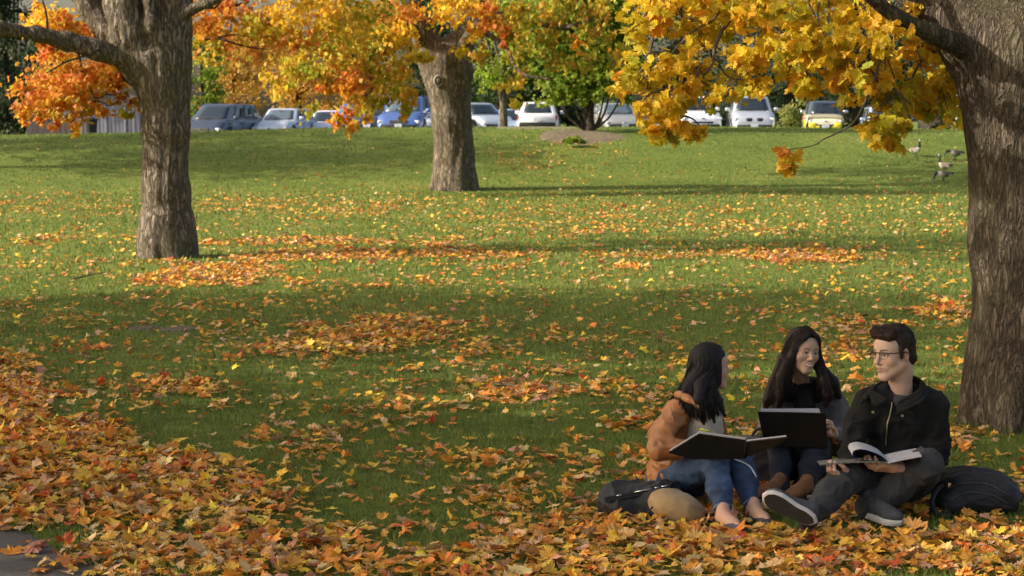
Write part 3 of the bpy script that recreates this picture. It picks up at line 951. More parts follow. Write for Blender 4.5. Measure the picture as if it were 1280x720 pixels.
# ------------------------------------------------------------------ the maple at the left
def left_maple():
    rng = np.random.default_rng(102)
    Y = 27.0
    b = P(209, 320, Y); b[2] = gz(b[0], b[1])
    t = tag(empty("maple_tree", b), "forked maple at the left with a long bare limb reaching out sideways over orange leaves", "tree")
    q = lambda px, py, dy=0.0: P(px, py, Y + dy)
    pr = chain([q(209, 330), q(209, 300), q(208, 240), q(207, 160), q(205, 110), q(200, 75)], [.36, .325, .315, .315, .345, .39], .1)
    for a, L in ((3.3, .26), (4.2, .25), (5.2, .25), (6.2, .27), (1.5, .25)):
        pr.append(rc(b + np.array((math.cos(a) * .2, math.sin(a) * .2, .5)), b + np.array((math.cos(a) * (L + .1), math.sin(a) * (L + .1), -.05)), .14, .07, .2))
    pr += chain([q(180, 85), q(165, 45, -.1), q(155, 5, -.1), q(150, -60, 0)], [.30, .27, .26, .22], .12)
    pr += chain([q(172, 88, .2), q(140, 45, .3), q(112, 8, .4), q(82, -40, .5)], [.24, .19, .17, .15], .08)
    pr += chain([q(214, 80), q(214, 40), q(214, 0), q(212, -60)], [.29, .27, .27, .24], .08)
    pr += chain([q(165, 80, -.1), q(150, 72, -.2), q(120, 62, -.35), q(85, 52, -.5), q(45, 42, -.7), q(0, 36, -.9), q(-40, 32, -1.1)], [.16, .13, .125, .115, .09, .075, .06], .08)
    pr += chain([q(222, 25, -.1), q(238, 12, -.2), q(258, 4, -.3), q(280, -4, -.4)], [.09, .075, .06, .05], .06)
    pr += chain([q(196, 50, -.2), q(190, 30, -.3), q(186, 0, -.3), q(183, -40, -.3)], [.10, .08, .07, .06], .07)
    sdf_trunk(pr, 0.026, t, b, M_BARK, amp=0.022, fx=8, fz=0.7, seed=9, lo=(b[0] - 3.2, b[1] - 2, -.05), hi=(b[0] + 1.2, b[1] + 1.5, 4.1))
    mb = MB()
    for i, (pts, r0, r1) in enumerate([
        ([q(151, -40), P(140, -160, 27), P(100, -330, 27.5), P(80, -560, 28)], .22, .06), ([q(84, -36, .5), P(20, -130, 28), P(-60, -260, 28.6)], .16, .05),
        ([q(212, -50), P(220, -180, 26.6), P(260, -380, 26), P(270, -600, 26)], .24, .06), ([q(-38, 32, -1.1), P(-120, 10, 25.6), P(-200, -40, 25)], .06, .03),
        ([q(278, -4, -.4), P(330, -40, 26.2), P(400, -60, 26)], .05, .02), ([P(214, -120, 26.8), P(330, -260, 27.5), P(450, -330, 28)], .14, .04),
        ([q(183, -36, -.3), P(180, -150, 26)], .06, .02)]):
        mb = MB(); limb_mb(mb, [p - b for p in pts], r0, r1, 18, 8, .2, i)
        mb.build("limb", M_BARK, t, smooth=True)
    tw = MB()
    for i, (pp, yy, r0, r1) in enumerate([
        ([(95, 56), (100, 75), (110, 100), (118, 118), (128, 128)], 26.6, .02, .008), ([(150, 75), (140, 92), (125, 105), (105, 110)], 27.4, .025, .008),
        ([(118, 122), (131, 122), (146, 119)], 26.8, .012, .006), ([(116, 128), (131, 130), (146, 126)], 26.8, .012, .006), ([(125, 62), (70, 80), (40, 100)], 26.5, .02, .006),
        ([(60, 45), (60, 20), (52, -20)], 26.5, .02, .01), ([(24, -30), (30, 10), (34, 38)], 27.5, .016, .006),
        ([(300, -30), (270, 8), (250, 2), (310, -4)], 27.0, .02, .008), ([(222, 55), (262, 50), (300, 58), (335, 62)], 28.5, .03, .008), ([(262, 48), (300, 44), (330, 46)], 28.5, .014, .006), ([(270, 10), (300, 6), (312, 2)], 28.5, .03, .01)]):
        tw = MB(); limb_mb(tw, [P(x, y, yy) - b for x, y in pp], r0, r1, 14, 5, .05, i)
        tw.build("twig", M_BARK_DK, t, smooth=True)
    O, Yl, Mx = P_ORANGE, P_YELLOW, P_MIX
    spec = [
        (60, 25, 27.6, 24, 26, .9, 330, Yl), (40, 35, 27.4, 10, 12, .5, 50, Yl), (100, 35, 27.8, 26, 20, .8, 190, O), (120, 55, 27.8, 18, 10, .5, 60, O), (55, 66, 26.6, 10, 16, .4, 70, O),
        (70, 95, 27.2, 34, 22, .9, 420, O), (105, 100, 27.2, 36, 24, .9, 430, O), (140, 92, 27.4, 26, 20, .8, 250, O), (50, 125, 27.0, 28, 20, .8, 300, O), (85, 130, 27.0, 32, 20, .8, 320, O),
        (30, 110, 27.0, 12, 8, .4, 45, O), (25, 145, 27.0, 9, 12, .4, 55, O), (60, 152, 27.0, 16, 9, .4, 60, O), (95, 160, 27.0, 8, 14, .3, 40, Yl), (150, 118, 27.2, 12, 14, .4, 60, O),
        (128, 141, 27.0, 9, 6, .3, 26, O), (160, 145, 27.2, 9, 10, .4, 30, P_OLIVE), (75, 70, 27.4, 24, 8, .5, 60, Yl), (165, 130, 27.4, 7, 8, .4, 22, O),
        # sprays to the right of the trunk
        (262, 28, 28.6, 26, 30, .9, 330, O), (255, 60, 28.6, 16, 22, .7, 120, Mx), (300, 22, 28.6, 36, 22, .9, 230, O), (340, 30, 28.4, 30, 24, .9, 280, Mx), (390, 12, 28.0, 50, 22, .9, 420, P_YELLOW),
        (370, 45, 28.6, 40, 18, .8, 260, O), (430, 35, 28.6, 40, 24, .9, 330, Mx), (460, 10, 28.4, 40, 18, .9, 260, P_OLIVE), (300, 65, 29.0, 38, 11, .8, 90, O),
    ]
    parts = visible_clumps(rng, spec, .125, LEAF_MED)
    for c, r, n in (((-4.6, 27, 9.2), (5.8, 5.4, 4.0), 5600),):
        parts.append(out_of_view(crown_cloud(rng, c, r, n, .24, O)))
    V, F, C = join_clouds(parts)
    np_mesh("crown", V, F, t, [M_LEAF], colors=C, smooth=False, local_to=b)
left_maple()

# ------------------------------------------------------------------ the big maple in the middle distance
def centre_maple():
    rng = np.random.default_rng(103)
    Y = 51.5
    b = P(569, 238, Y); b[2] = gz(b[0], b[1])
    t = tag(empty("maple_tree", b), "stout maple in the middle with a pale knot ring on its sunlit trunk", "tree")
    q = lambda px, py, dy=0.0: P(px, py, Y + dy)
    pr = chain([q(570, 246), q(569, 225), q(568, 190), q(565, 150), q(561, 110), q(556, 75)], [.60, .53, .49, .50, .53, .58], .15)
    for a, L in ((3.2, .62), (4.1, .5), (5.0, .5), (5.9, .60), (1.5, .5)):
        pr.append(rc(b + np.array((math.cos(a) * .25, math.sin(a) * .25, .7)), b + np.array((math.cos(a) * L, math.sin(a) * L, -.05)), .2, .1, .25))
    pr += chain([q(545, 95), q(535, 60, -.1), q(522, 25, -.2), q(505, -20, -.3)], [.36, .32, .28, .24], .2)
    pr += chain([q(572, 90), q(572, 60), q(590, 20), q(610, -30)], [.40, .33, .26, .22], .2)
    pr += [rc(q(549, 101, -.52), q(551, 107, -.5), .12, .08, .05)]
    sdf_trunk(pr, 0.036, t, b, M_BARK_MID, amp=0.035, fx=5, fz=0.4, seed=14, lo=(b[0] - 2.4, b[1] - 2, -.1), hi=(b[0] + 2.2, b[1] + 2, 5.6))
    # knot ring
    th = np.linspace(0, 2 * math.pi, 20)
    cc = P(548, 101, Y - .58)
    ring = [cc + np.array((.105 * math.cos(a), -.04 + .02 * math.cos(a), .13 * math.sin(a))) - b for a in th]
    k = MB(); k.tube(ring, .028, 7, cap=False); k.build("knot", mat("knot_wood", (0.36, 0.32, 0.27), .9, .2, 30), t, smooth=True)
    mb = MB()
    for i, (pts, r0, r1) in enumerate([
        ([q(506, -16, -.3), P(480, -80, 51), P(440, -200, 50.5)], .24, .08), ([q(608, -26), P(640, -90, 52), P(650, -200, 52)], .22, .08),
        ([q(535, 62, -.2), P(505, 30, 50.6), P(470, 25, 49.8), P(440, 20, 49)], .16, .05), ([q(575, 60, -.2), P(610, 28, 50.5), P(660, 22, 50), P(700, 30, 49.5), P(740, 25, 49)], .15, .05),
        ([P(520, 35, 50.6), P(480, 55, 49.5), P(455, 62, 48.6), P(440, 70, 48)], .10, .04), ([P(600, 35, 50.5), P(635, 62, 49.4), P(650, 85, 49), P(690, 100, 48.6)], .08, .03),
        ([P(465, 60, 49), P(462, 80, 48.5), P(460, 115, 48.2), P(448, 125, 48)], .055, .03)]):
        mb = MB(); limb_mb(mb, [p - b for p in pts], r0, r1, 16, 10, .15, i)
        mb.build("limb", M_BARK_MID, t, smooth=True)
    O, Yl, Mx, Ol = P_ORANGE, P_YELLOW, P_MIX, P_OLIVE
    spec = [
        (562, 12, 49.6, 32, 18, 1.5, 420, Yl), (590, 42, 49.8, 12, 12, .8, 80, Yl), (500, 15, 49.5, 30, 16, 1.4, 330, O), (495, 45, 49.0, 30, 18, 1.2, 420, Yl), (520, 72, 49.0, 20, 10, .9, 150, P_GOLD),
        (470, 60, 48.6, 30, 18, 1.2, 420, Mx), (430, 70, 48.4, 32, 18, 1.2, 430, Mx), (395, 62, 48.4, 28, 14, 1.1, 240, Ol), (370, 85, 48.2, 30, 14, 1.1, 230, Mx),
        (480, 95, 48.6, 30, 14, 1.1, 330, Mx), (440, 105, 48.2, 28, 16, 1.1, 330, O), (500, 115, 48.6, 20, 16, 1, 200, Ol), (410, 112, 48.0, 16, 12, .9, 110, O), (450, 130, 48.0, 24, 12, .9, 210, Mx),
        (428, 148, 47.8, 16, 14, .7, 160, O), (440, 162, 47.8, 10, 10, .5, 70, O), (457, 152, 47.8, 9, 7, .5, 40, O), (505, 140, 48.4, 10, 10, .6, 60, Ol), (478, 125, 48.3, 14, 14, .7, 80, Ol),
        (610, 12, 49.8, 30, 12, 1.2, 200, O), (620, 35, 49.6, 24, 12, 1, 150, O), (650, 22, 49.4, 26, 16, 1.1, 240, Ol), (690, 15, 49.2, 38, 16, 1.2, 330, Ol), (740, 15, 49.2, 40, 16, 1.2, 300, Ol), (690, 55, 49.2, 50, 14, 1.2, 280, Ol),
        (625, 50, 49.4, 14, 8, .6, 60, O), (650, 72, 49.2, 22, 10, .9, 110, Ol), (715, 80, 49.0, 32, 14, 1, 160, Ol), (760, 70, 49.2, 28, 16, 1, 140, Ol), (640, 100, 49, 20, 12, .9, 100, Mx), (640, 125, 49, 12, 10, .6, 60, P_GOLD),
        (350, 110, 48.4, 24, 12, 1, 110, Mx), (385, 135, 48.2, 16, 10, .8, 60, Ol), (330, 95, 48.6, 20, 10, .9, 80, Mx), (400, 88, 48.2, 26, 12, 1, 180, Ol),
        (460, 40, 48.8, 34, 18, 1.2, 300, Ol), (415, 40, 48.6, 30, 16, 1.2, 220, Mx), (660, 45, 49, 30, 12, 1, 150, Ol), (600, 70, 49.2, 16, 12, .8, 90, Ol), (735, 45, 49, 30, 14, 1, 150, Ol), (572, 66, 49.6, 14, 6, .5, 36, P_GOLD),
    ]
    parts = visible_clumps(rng, spec, .165, LEAF_LOW)
    for c, r, n in (((-1.4, 51.0, 10.5), (7.5, 6.5, 4.5), 5200),):
        parts.append(out_of_view(crown_cloud(rng, c, r, n, .34, Mx)))
    V, F, C = join_clouds(parts)
    np_mesh("crown", V, F, t, [M_LEAF], colors=C, smooth=False, local_to=b)
centre_maple()

# ------------------------------------------------------------------ smaller and farther trees
def far_tree(name, label, px, Y, crown, pal, n, size, trunk_r=.18, seed=0, base=None, limbs=5, m=None, group=None, sub=.16, zlow=None, lean=0.0, cat="tree"):
    """crown: rows of (dx, dy, z, rx, ry, rz) round the base"""
    rng = np.random.default_rng(seed)
    x = (px - 640) / FPX * Y
    z0 = gz(x, Y) if base is None else base
    b = np.array((x, Y, z0))
    t = tag(empty(name, b), label, cat, group)
    mb = MB()
    top = max(c[2] + c[5] * .5 for c in crown)
    tr = curve_pts([(0, 0, -.1), (lean * .3, 0, top * .25), (lean * .8, .1, top * .55), (lean, 0, top)], 18)
    mb.tube(tr, np.interp(np.linspace(0, 1, 18), [0, .08, 1], [trunk_r * 1.35, trunk_r, trunk_r * .2]), 9)
    mb.build("trunk", m or M_BARK_DK, t, smooth=True)
    lb = MB()
    for k in range(limbs):
        c = crown[k % len(crown)]
        a = rng.uniform(0, 2 * math.pi)
        e = np.array((c[0] + c[3] * .7 * math.cos(a), c[1] + c[4] * .7 * math.sin(a), c[2] + c[5] * rng.uniform(-.3, .7)))
        s = tr[rng.integers(4, 12)]
        if e[2] < s[2]: e[2] = s[2] + .3
        lb.tube(curve_pts([s, (s + e) / 2 + np.array((0, 0, .25)), e], 9), np.linspace(trunk_r * .45, trunk_r * .1, 9), 6)
    if limbs: lb.build("limb", m or M_BARK_DK, t, smooth=True)
    parts = []
    tot = sum(c[3] * c[4] * c[5] for c in crown)
    for c in crown:
        nn = int(n * c[3] * c[4] * c[5] / tot)
        parts.append(crown_cloud(rng, c[:3], c[3:6], nn, size, pal, LEAF_QUAD, sub=sub, zmin=zlow if zlow is not None else 0.15))
    V, F, C = join_clouds(parts)
    np_mesh("crown", V, F, t, [M_LEAF], colors=C, smooth=False)
    return t

def conifer(label, px, Y, h, r, seed, pal=P_DARK, n=5200, size=.30, group=None, base=None):
    rng = np.random.default_rng(seed)
    x = (px - 640) / FPX * Y
    z0 = gz(x, Y) if base is None else base
    t = tag(empty("conifer_tree", (x, Y, z0)), label, "tree", group)
    mb = MB(); mb.tube([(0, 0, -.1), (0, 0, h * .5), (0, 0, h)], [.22, .14, .03], 8); mb.build("trunk", M_BARK_DK, t, smooth=True)
    nb = int(h * 16)
    zb = rng.uniform(.03, 1, nb) * h
    az = rng.uniform(0, 2 * math.pi, nb)
    L = r * (1 - zb / h) ** .7 * rng.uniform(.65, 1.15, nb) + .15
    k = rng.choice(nb, n, p=L / L.sum())
    s = rng.random(n) ** .6
    rad = L[k] * s
    pts = np.stack([rad * np.cos(az[k]), rad * np.sin(az[k]), zb[k] - .30 * rad * s + .1 * rng.normal(0, 1, n)], 1) + rng.normal(0, .10, (n, 3)) * np.array([1, 1, .5]) * (1 + L[k] * .35)[:, None]
    pts[:, 2] = np.maximum(pts[:, 2], .12)
    cols = clump_cols(rng, n, k, nb, pal)
    ay = np.stack([np.cos(az[k]), np.sin(az[k]), np.full(n, -.55)], 1) + rng.normal(0, .3, (n, 3))
    ax = rng.normal(0, 1, (n, 3))
    V, F, C = leaf_cloud(pts, rotmats(ax, ay), rng.normal(size, size * .2, n).clip(.08, .6), cols, LEAF_QUAD, rng, .3)
    np_mesh("crown", V, F, t, [M_LEAF], colors=C, smooth=False)

GB = "trees beyond the car park"
# the two green trees in front of the car park
far_tree("green_tree", "yellow green tree with a leaning trunk between the big maple and the white hatchback", 630, 73.0,
         [(-.1, 0, 2.9, 1.15, 1.1, 1.5), (.3, 0, 4.6, 1.8, 1.5, 1.9), (-.6, -.3, 2.2, .55, .5, .75), (.9, 0, 2.6, .6, .5, .6)], P_LIME, 3600, .17, .17, 31, lean=-.1, limbs=7, m=M_BARK)
far_tree("green_tree", "full green tree with many low stems in a ring of bark mulch", 737, 66.5,
         [(-1.15, -.2, 2.2, 1.0, .9, 1.4), (.85, .1, 2.5, .95, .9, 1.2), (-.5, 0, 4.2, 1.5, 1.3, 1.9), (.6, 0, 4.6, 1.4, 1.3, 1.8), (-1.3, 0, 3.7, .6, .8, 1.2), (.1, -.5, 3.2, 1.1, .7, 1.2), (-1.0, -.1, 1.35, .75, .7, .75), (.95, -.2, 1.5, .7, .7, .6), (0, -.6, 1.75, 1.5, .7, .75), (-.7, -.7, 1.3, .9, .5, .55), (.55, -.7, 1.5, .9, .5, .6)],
         P_GREEN, 19000, .20, .16, 32, limbs=0, m=M_BARK_DK)
def stems():
    t = [o for o in COL.objects if o.name.startswith("green_tree")][-1]
    mb = MB()
    for i, (dx, dz, ex, ez) in enumerate(((-.1, 0, -1.25, 1.3), (.05, 0, 1.2, 1.45), (-.15, .05, -.7, 1.9), (.15, .05, .85, 2.1), (.1, 0, .55, 1.6), (-.1, .1, -.35, 2.4), (-.05, 0, -1.0, .95))):
        mb = MB(); mb.tube(curve_pts([(dx, 0, dz), (dx + (ex - dx) * .55, -.1, ez * .35), (ex, -.1 * i % .3, ez)], 10), np.linspace(.055, .02, 10), 7)
        mb.build("stem", M_BARK_DK, t, smooth=True)
stems()
mx_, my_ = (728 - 640) / FPX * 64.8, 64.8
soil_patch("mulch_ring", mx_ - .15, my_, 1.5, 2.9, M_MULCH, 0.025, seed=2)
soil_patch("bare_soil", (672 - 640) / FPX * 61.8, 69.0, 1.7, 1.3, mat("dry_lawn_soil", (0.19, 0.165, 0.075), .95, .4, 4), 0.02, seed=8)

# back row
conifer("dark conifer at the far left edge beside the grey shed", 12, 92, 8.0, 3.2, 41, n=8000, size=.28, group=GB)
conifer("broad dark conifer hugging the left end of the grey shed", 62, 98, 6.2, 2.8, 42, n=5200, group=GB)
far_tree("pine_tree", "tall thin open pine showing sky above the dark conifers", 22, 104, [(-1.2, 0, 8.2, 2.4, 1.5, 1.0), (1, 0, 7.0, 2.0, 1.5, .8), (0, 0, 9.6, 2.2, 1.5, 1.2), (2.4, 0, 8.6, 1.3, 1, .7)], P_DARK, 1500, .22, .16, 43, group=GB)
far_tree("green_tree", "small green tree directly right of the forked maple trunk", 255, 95, [(0, 0, 2.6, 1.2, 1.2, 1.9), (.3, 0, 4.2, 1.0, 1, 1.2)], P_GREEN, 2200, .24, .14, 44, group=GB)
far_tree("autumn_tree", "amber autumn tree behind the dark minivan", 292, 100, [(0, 0, 3.2, 2.2, 2, 2.0), (1.0, 0, 5.2, 2.0, 2, 1.6)], ([(0.62, 0.33, 0.05), (0.72, 0.45, 0.07), (0.45, 0.28, 0.07)], [3, 2, 2]), 4200, .26, .2, 45, group=GB)
far_tree("autumn_tree", "yellow brown autumn tree behind the silver estate car", 375, 104, [(0, 0, 2.8, 2.8, 2, 2.4), (-.5, 0, 5.4, 2.4, 2, 1.8)], ([(0.60, 0.38, 0.06), (0.50, 0.34, 0.07), (0.66, 0.28, 0.05)], [3, 3, 2]), 5200, .26, .2, 46, group=GB)
far_tree("autumn_tree", "dull orange tree behind the bright blue cars", 455, 108, [(0, 0, 2.9, 2.6, 2, 2.4), (0.3, 0, 5.8, 2.6, 2, 2.0)], P_MIX, 4600, .28, .2, 47, group=GB)
far_tree("bare_tree", "grey brown half bare tree high between the amber trees", 318, 118, [(0, 0, 7.0, 2.4, 2, 2.0)], P_BROWNISH, 900, .2, .2, 48, limbs=14, group=GB)
conifer("dark conifer behind the big middle maple", 535, 112, 9.5, 3.2, 49, n=6000, size=.34, group=GB)
far_tree("green_tree", "dark green broad tree behind the leaning green tree", 610, 104, [(0, 0, 3.2, 3.0, 2, 2.9), (0, 0, 6.4, 3.0, 2, 2.2)], ([(0.07, 0.12, 0.03), (0.10, 0.16, 0.03), (0.05, 0.08, 0.025)], [3, 2, 3]), 6500, .30, .22, 50, group=GB)
conifer("dark conifer behind the mulched green tree", 690, 106, 10.5, 3.4, 51, n=7000, size=.34, group=GB)
far_tree("green_tree", "deep green tree right of the mulched green tree", 778, 100, [(0, 0, 3.3, 2.2, 2, 2.8), (0.1, 0, 6.0, 2.2, 2, 2.2)], ([(0.06, 0.12, 0.03), (0.09, 0.17, 0.035), (0.045, 0.08, 0.025)], [3, 3, 2]), 5600, .26, .22, 52, group=GB)
conifer("dark conifer behind the white pickup", 860, 108, 9.0, 3.0, 53, n=5600, size=.32, group=GB)
far_tree("green_tree", "grey green loose tree behind the silver people carrier", 930, 104, [(0, 0, 3.2, 2.4, 2, 2.6), (0, 0, 6.0, 2.2, 2, 2.0)], ([(0.12, 0.15, 0.06), (0.09, 0.12, 0.045), (0.17, 0.18, 0.08)], [3, 3, 2]), 4600, .26, .2, 54, group=GB)
conifer("black green conifer between the silver people carrier and the yellow car", 985, 98, 6.4, 2.0, 55, n=5200, size=.26, group=GB)
conifer("black green conifer just right of the yellow car", 1066, 94, 6.8, 1.9, 56, n=5200, size=.24, group=GB)
far_tree("green_tree", "yellowish green bushy tree behind the yellow car", 1024, 106, [(0, 0, 2.8, 2.2, 2, 2.8), (0, 0, 5.8, 2.0, 2, 1.8)], ([(0.26, 0.27, 0.06), (0.16, 0.2, 0.05), (0.30, 0.24, 0.08)], [3, 3, 2]), 4400, .26, .2, 57, group=GB)
far_tree("green_tree", "dark green tree behind the hanging golden leaves near the tan box", 1120, 104, [(0, 0, 3.6, 2.6, 2, 2.9), (0, 0, 6.4, 2.6, 2, 2.0)], ([(0.05, 0.085, 0.03), (0.08, 0.12, 0.035)], [3, 3]), 5200, .28, .2, 58, group=GB)
far_tree("green_tree", "dark green tree rising behind the thick near trunk", 1215, 102, [(0, 0, 2.8, 2.6, 2, 2.8), (0, 0, 6.0, 2.6, 2, 2.2)], ([(0.05, 0.085, 0.03), (0.08, 0.12, 0.035), (0.13, 0.17, 0.04)], [3, 3, 1]), 5200, .28, .2, 59, group=GB)
far_tree("autumn_tree", "tall amber tree high behind the hanging golden leaves", 890, 122, [(0, 0, 7.4, 2.8, 2, 2.2)], P_MIX, 2400, .3, .2, 60, group=GB)

# bushes
def bush(label, px, Y, rx, rz, pal, seed, n=1300, size=.16, base=None, name="bush", group=None):
    rng = np.random.default_rng(seed)
    x = (px - 640) / FPX * Y
    z0 = gz(x, Y) if base is None else base
    V, F, C = crown_cloud(rng, (0, 0, rz * .55), (rx, rx * .8, rz * .55), n, size, pal, LEAF_QUAD, sub=.22, zmin=.02)
    o = np_mesh(name, V, F, None, [M_LEAF], colors=C, smooth=False)
    o.location = (x, Y, z0)
    tag(o, label, "bush", group)
GBU = "bushes along the car park edge"
P_YG = ([(0.30, 0.33, 0.07), (0.22, 0.26, 0.06), (0.38, 0.36, 0.10)], [3, 2, 2])
bush("yellow green bush between the silver people carrier and the yellow car", 990, 88, .75, 1.6, P_YG, 71, group=GBU)
bush("low pale green bush at the right end of the car park by the thick trunk", 1207, 78, .5, .9, P_YG, 72, n=700, group=GBU)
bush("dark bush behind the white post", 1190, 86, .9, 2.0, P_DARK, 73, group=GBU)
bush("olive bush right of the brown fence panel", 1180, 84, .55, 1.1, ([(0.16, 0.18, 0.06), (0.10, 0.13, 0.05)], [1, 1]), 74, n=900, group=GBU)
bush("dark low bush right of the white estate car with a red tail light", 905, 90, .9, 1.5, P_DARK, 75, group=GBU)
bush("orange tinted bush behind the silver estate car", 400, 90, .8, 1.6, P_MIX, 76, group=GBU)

# little plant in front of the mulch
def fern():
    rng = np.random.default_rng(80)
    x, Y = (717 - 640) / FPX * 61.6, 61.6
    z0 = gz(x, Y) + .02
    n = 170
    a = rng.uniform(0, 2 * math.pi, n); r = rng.random(n) ** .5
    pos = np.stack([.34 * r * np.cos(a), .25 * r * np.sin(a), .06 + .22 * (1 - r) * rng.uniform(.6, 1.2, n) + .06], 1)
    ay = np.stack([np.cos(a), np.sin(a), rng.uniform(-.1, .9, n)], 1)
    col = palette(rng, n, [(0.16, 0.27, 0.03), (0.30, 0.34, 0.04), (0.60, 0.36, 0.05)], [4, 2, 1.4])
    V, F, C = leaf_cloud(pos, rotmats(rng.normal(0, 1, (n, 3)), ay), np.full(n, .2), col, LEAF_LOW, rng, .3)
    o = np_mesh("low_plant", V, F, None, [M_LEAF], colors=C, smooth=False); o.location = (x, Y, z0)
    tag(o, "single low leafy plant on the lawn below the mulched green tree", "plant")
fern()

# fallen twigs on the lawn
for i, (px, py, L, rz, lab) in enumerate(((110, 351, .42, .4, "short dark fallen twig on the lawn left of the forked maple"),)):
    g = G(px, py)
    s = MB(); s.tube(curve_pts([(-L / 2, 0, .02), (0, .03, .06), (L / 2, -.02, .10)], 10), np.linspace(.014, .006, 10), 6)
    s.tube(curve_pts([(0, .03, .06), (.06, -.03, .14)], 6), np.linspace(.009, .004, 6), 5)
    o = s.build("fallen_twig", M_TWIG, None, True); o.location = tuple(g); o.rotation_euler.z = rz
    tag(o, lab, "twig")

# ------------------------------------------------------------------ trees out of the frame whose shade falls on the lawn
def shade_tree(label, x, Y, crown, n, seed, pal=P_GOLD, size=.30):
    rng = np.random.default_rng(seed)
    b = np.array((x, Y, gz(x, Y)))
    t = tag(empty("maple_tree", b), label, "tree", "maples left of the frame")
    mb = MB(); top = crown[0][2]
    mb.tube(curve_pts([(0, 0, -.1), (.1, 0, top * .4), (0, .1, top)], 14), np.linspace(.42, .12, 14), 12)
    mb.build("trunk", M_BARK, t, smooth=True)
    lb = MB()
    for k in range(9):
        c = crown[k % len(crown)]; a = rng.uniform(0, 6.28)
        e = np.array((c[0] + c[3] * .75 * math.cos(a), c[1] + c[4] * .75 * math.sin(a), c[2] + c[5] * rng.uniform(-.2, .6)))
        s = np.array((0, 0, top * rng.uniform(.35, .8)))
        lb.tube(curve_pts([s, (s + e) / 2 + np.array((0, 0, .3)), e], 9), np.linspace(.14, .03, 9), 7)
    lb.build("limb", M_BARK, t, smooth=True)
    parts = []
    for c in crown:
        v, f, cc = crown_cloud(rng, np.array(c[:3]) + b, c[3:6], int(n / len(crown)), size, pal)
        parts.append(out_of_view((v, f, cc)))
    V, F, C = join_clouds(parts)
    np_mesh("crown", V, F, t, [M_LEAF], colors=C, smooth=False, local_to=b)
SHADE = [
    (-13.0, 7.5, [(0, 0, 7.0, 4.8, 4.6, 3.4), (1.5, 1, 6.4, 3.6, 3.6, 2.4)], 7000),
    (-15.5, 15.5, [(0, 0, 7.6, 4.6, 4.0, 3.4), (1, 1, 7.0, 3.4, 3.2, 2.6)], 5600),
    (-24.0, 10.0, [(0, 0, 9.5, 5.4, 5.6, 4.2)], 2600),
    (-20.5, 57.0, [(0, 0, 7.5, 4.6, 4.6, 4.0)], 5600),
    (-28.0, 63.0, [(0, 0, 8.5, 5.4, 5.0, 4.6)], 5600),
]
for i, (x, y, c, n) in enumerate(SHADE):
    shade_tree("golden maple standing outside the picture to its left", x, y, c, n, 200 + i)
# ================================================================== vehicles
M_GLASS = mat("car_glass", (0.02, 0.028, 0.034), 0.05, 0.1, 3, spec=0.9)
M_GLASS_LT = mat("car_glass_light", (0.10, 0.13, 0.15), 0.10, 0.1, 3, spec=0.9)
M_TYRE = mat("tyre_rubber", (0.02, 0.02, 0.02), 0.9, 0.2, 20)
M_RIM = mat("wheel_rim", (0.45, 0.45, 0.46), 0.35, 0.1, 10, metallic=0.8)
M_TRIM = mat("black_trim", (0.018, 0.018, 0.02), 0.55, 0.2, 12)
M_LAMP = mat("headlight_glass", (0.62, 0.64, 0.66), 0.12, 0.15, 40, spec=0.8)
M_TAIL = mat("tail_light_red", (0.45, 0.02, 0.02), 0.2, 0.15, 40)
M_CHROME = mat("chrome", (0.7, 0.7, 0.72), 0.2, 0.05, 10, metallic=0.9)
M_PLATE = mat("number_plate", (0.62, 0.66, 0.72), 0.5, 0.08, 30)

def paint(name, c, metal=0.35):
    return mat(name, c, 0.32, 0.06, 2.0, metallic=metal, coat=0.7)

def loft(secs, close=True):
    """secs: list of lists of points with equal count -> V, F"""
    V = [p for s in secs for p in s]; n = len(secs[0]); F = []
    for i in range(len(secs) - 1):
        for k in range(n):
            k2 = (k + 1) % n
            F.append((i * n + k, (i + 1) * n + k, (i + 1) * n + k2, i * n + k2))
    F.append(tuple(range(n))); F.append(tuple((len(secs) - 1) * n + k for k in range(n - 1, -1, -1)))
    return V, F

def bl(c, u, v):
    """bilinear point on the face c = (bottom-left, bottom-right, top-right, top-left)"""
    c = [np.asarray(q, float) for q in c]
    return (c[0] * (1 - u) + c[1] * u) * (1 - v) + (c[3] * (1 - u) + c[2] * u) * v

def pane(face, u0, u1, v0, v1, centre, off=0.012, th=0.02, round_=0.12):
    """a slightly curved glass panel standing proud of the face"""
    nrm = np.cross(np.subtract(face[1], face[0]), np.subtract(face[3], face[0])); nrm = nrm / np.linalg.norm(nrm)
    mid = bl(face, .5, .5)
    if np.dot(nrm, mid - np.asarray(centre)) < 0: nrm = -nrm
    n = 6; V = []
    for j in range(n + 1):
        for i in range(n + 1):
            u = i / n; v = j / n
            bulge = 0.02 * (1 - (2 * u - 1) ** 2)
            V.append(bl(face, u0 + (u1 - u0) * u, v0 + (v1 - v0) * v) + nrm * (off + bulge))
    F = []
    for j in range(n):
        for i in range(n):
            a = j * (n + 1) + i; F.append((a, a + 1, a + n + 2, a + n + 1))
    b = len(V); V += [p - nrm * (th + 0.02) for p in V[:b]]
    edge = [i for i in range(n)] + [i * (n + 1) + n for i in range(n)] + [n * (n + 1) + n - i for i in range(n)] + [(n - i) * (n + 1) for i in range(n)]
    for i in range(len(edge)):
        a, c = edge[i], edge[(i + 1) % len(edge)]
        F.append((a, b + a, b + c, c))
    return V, F

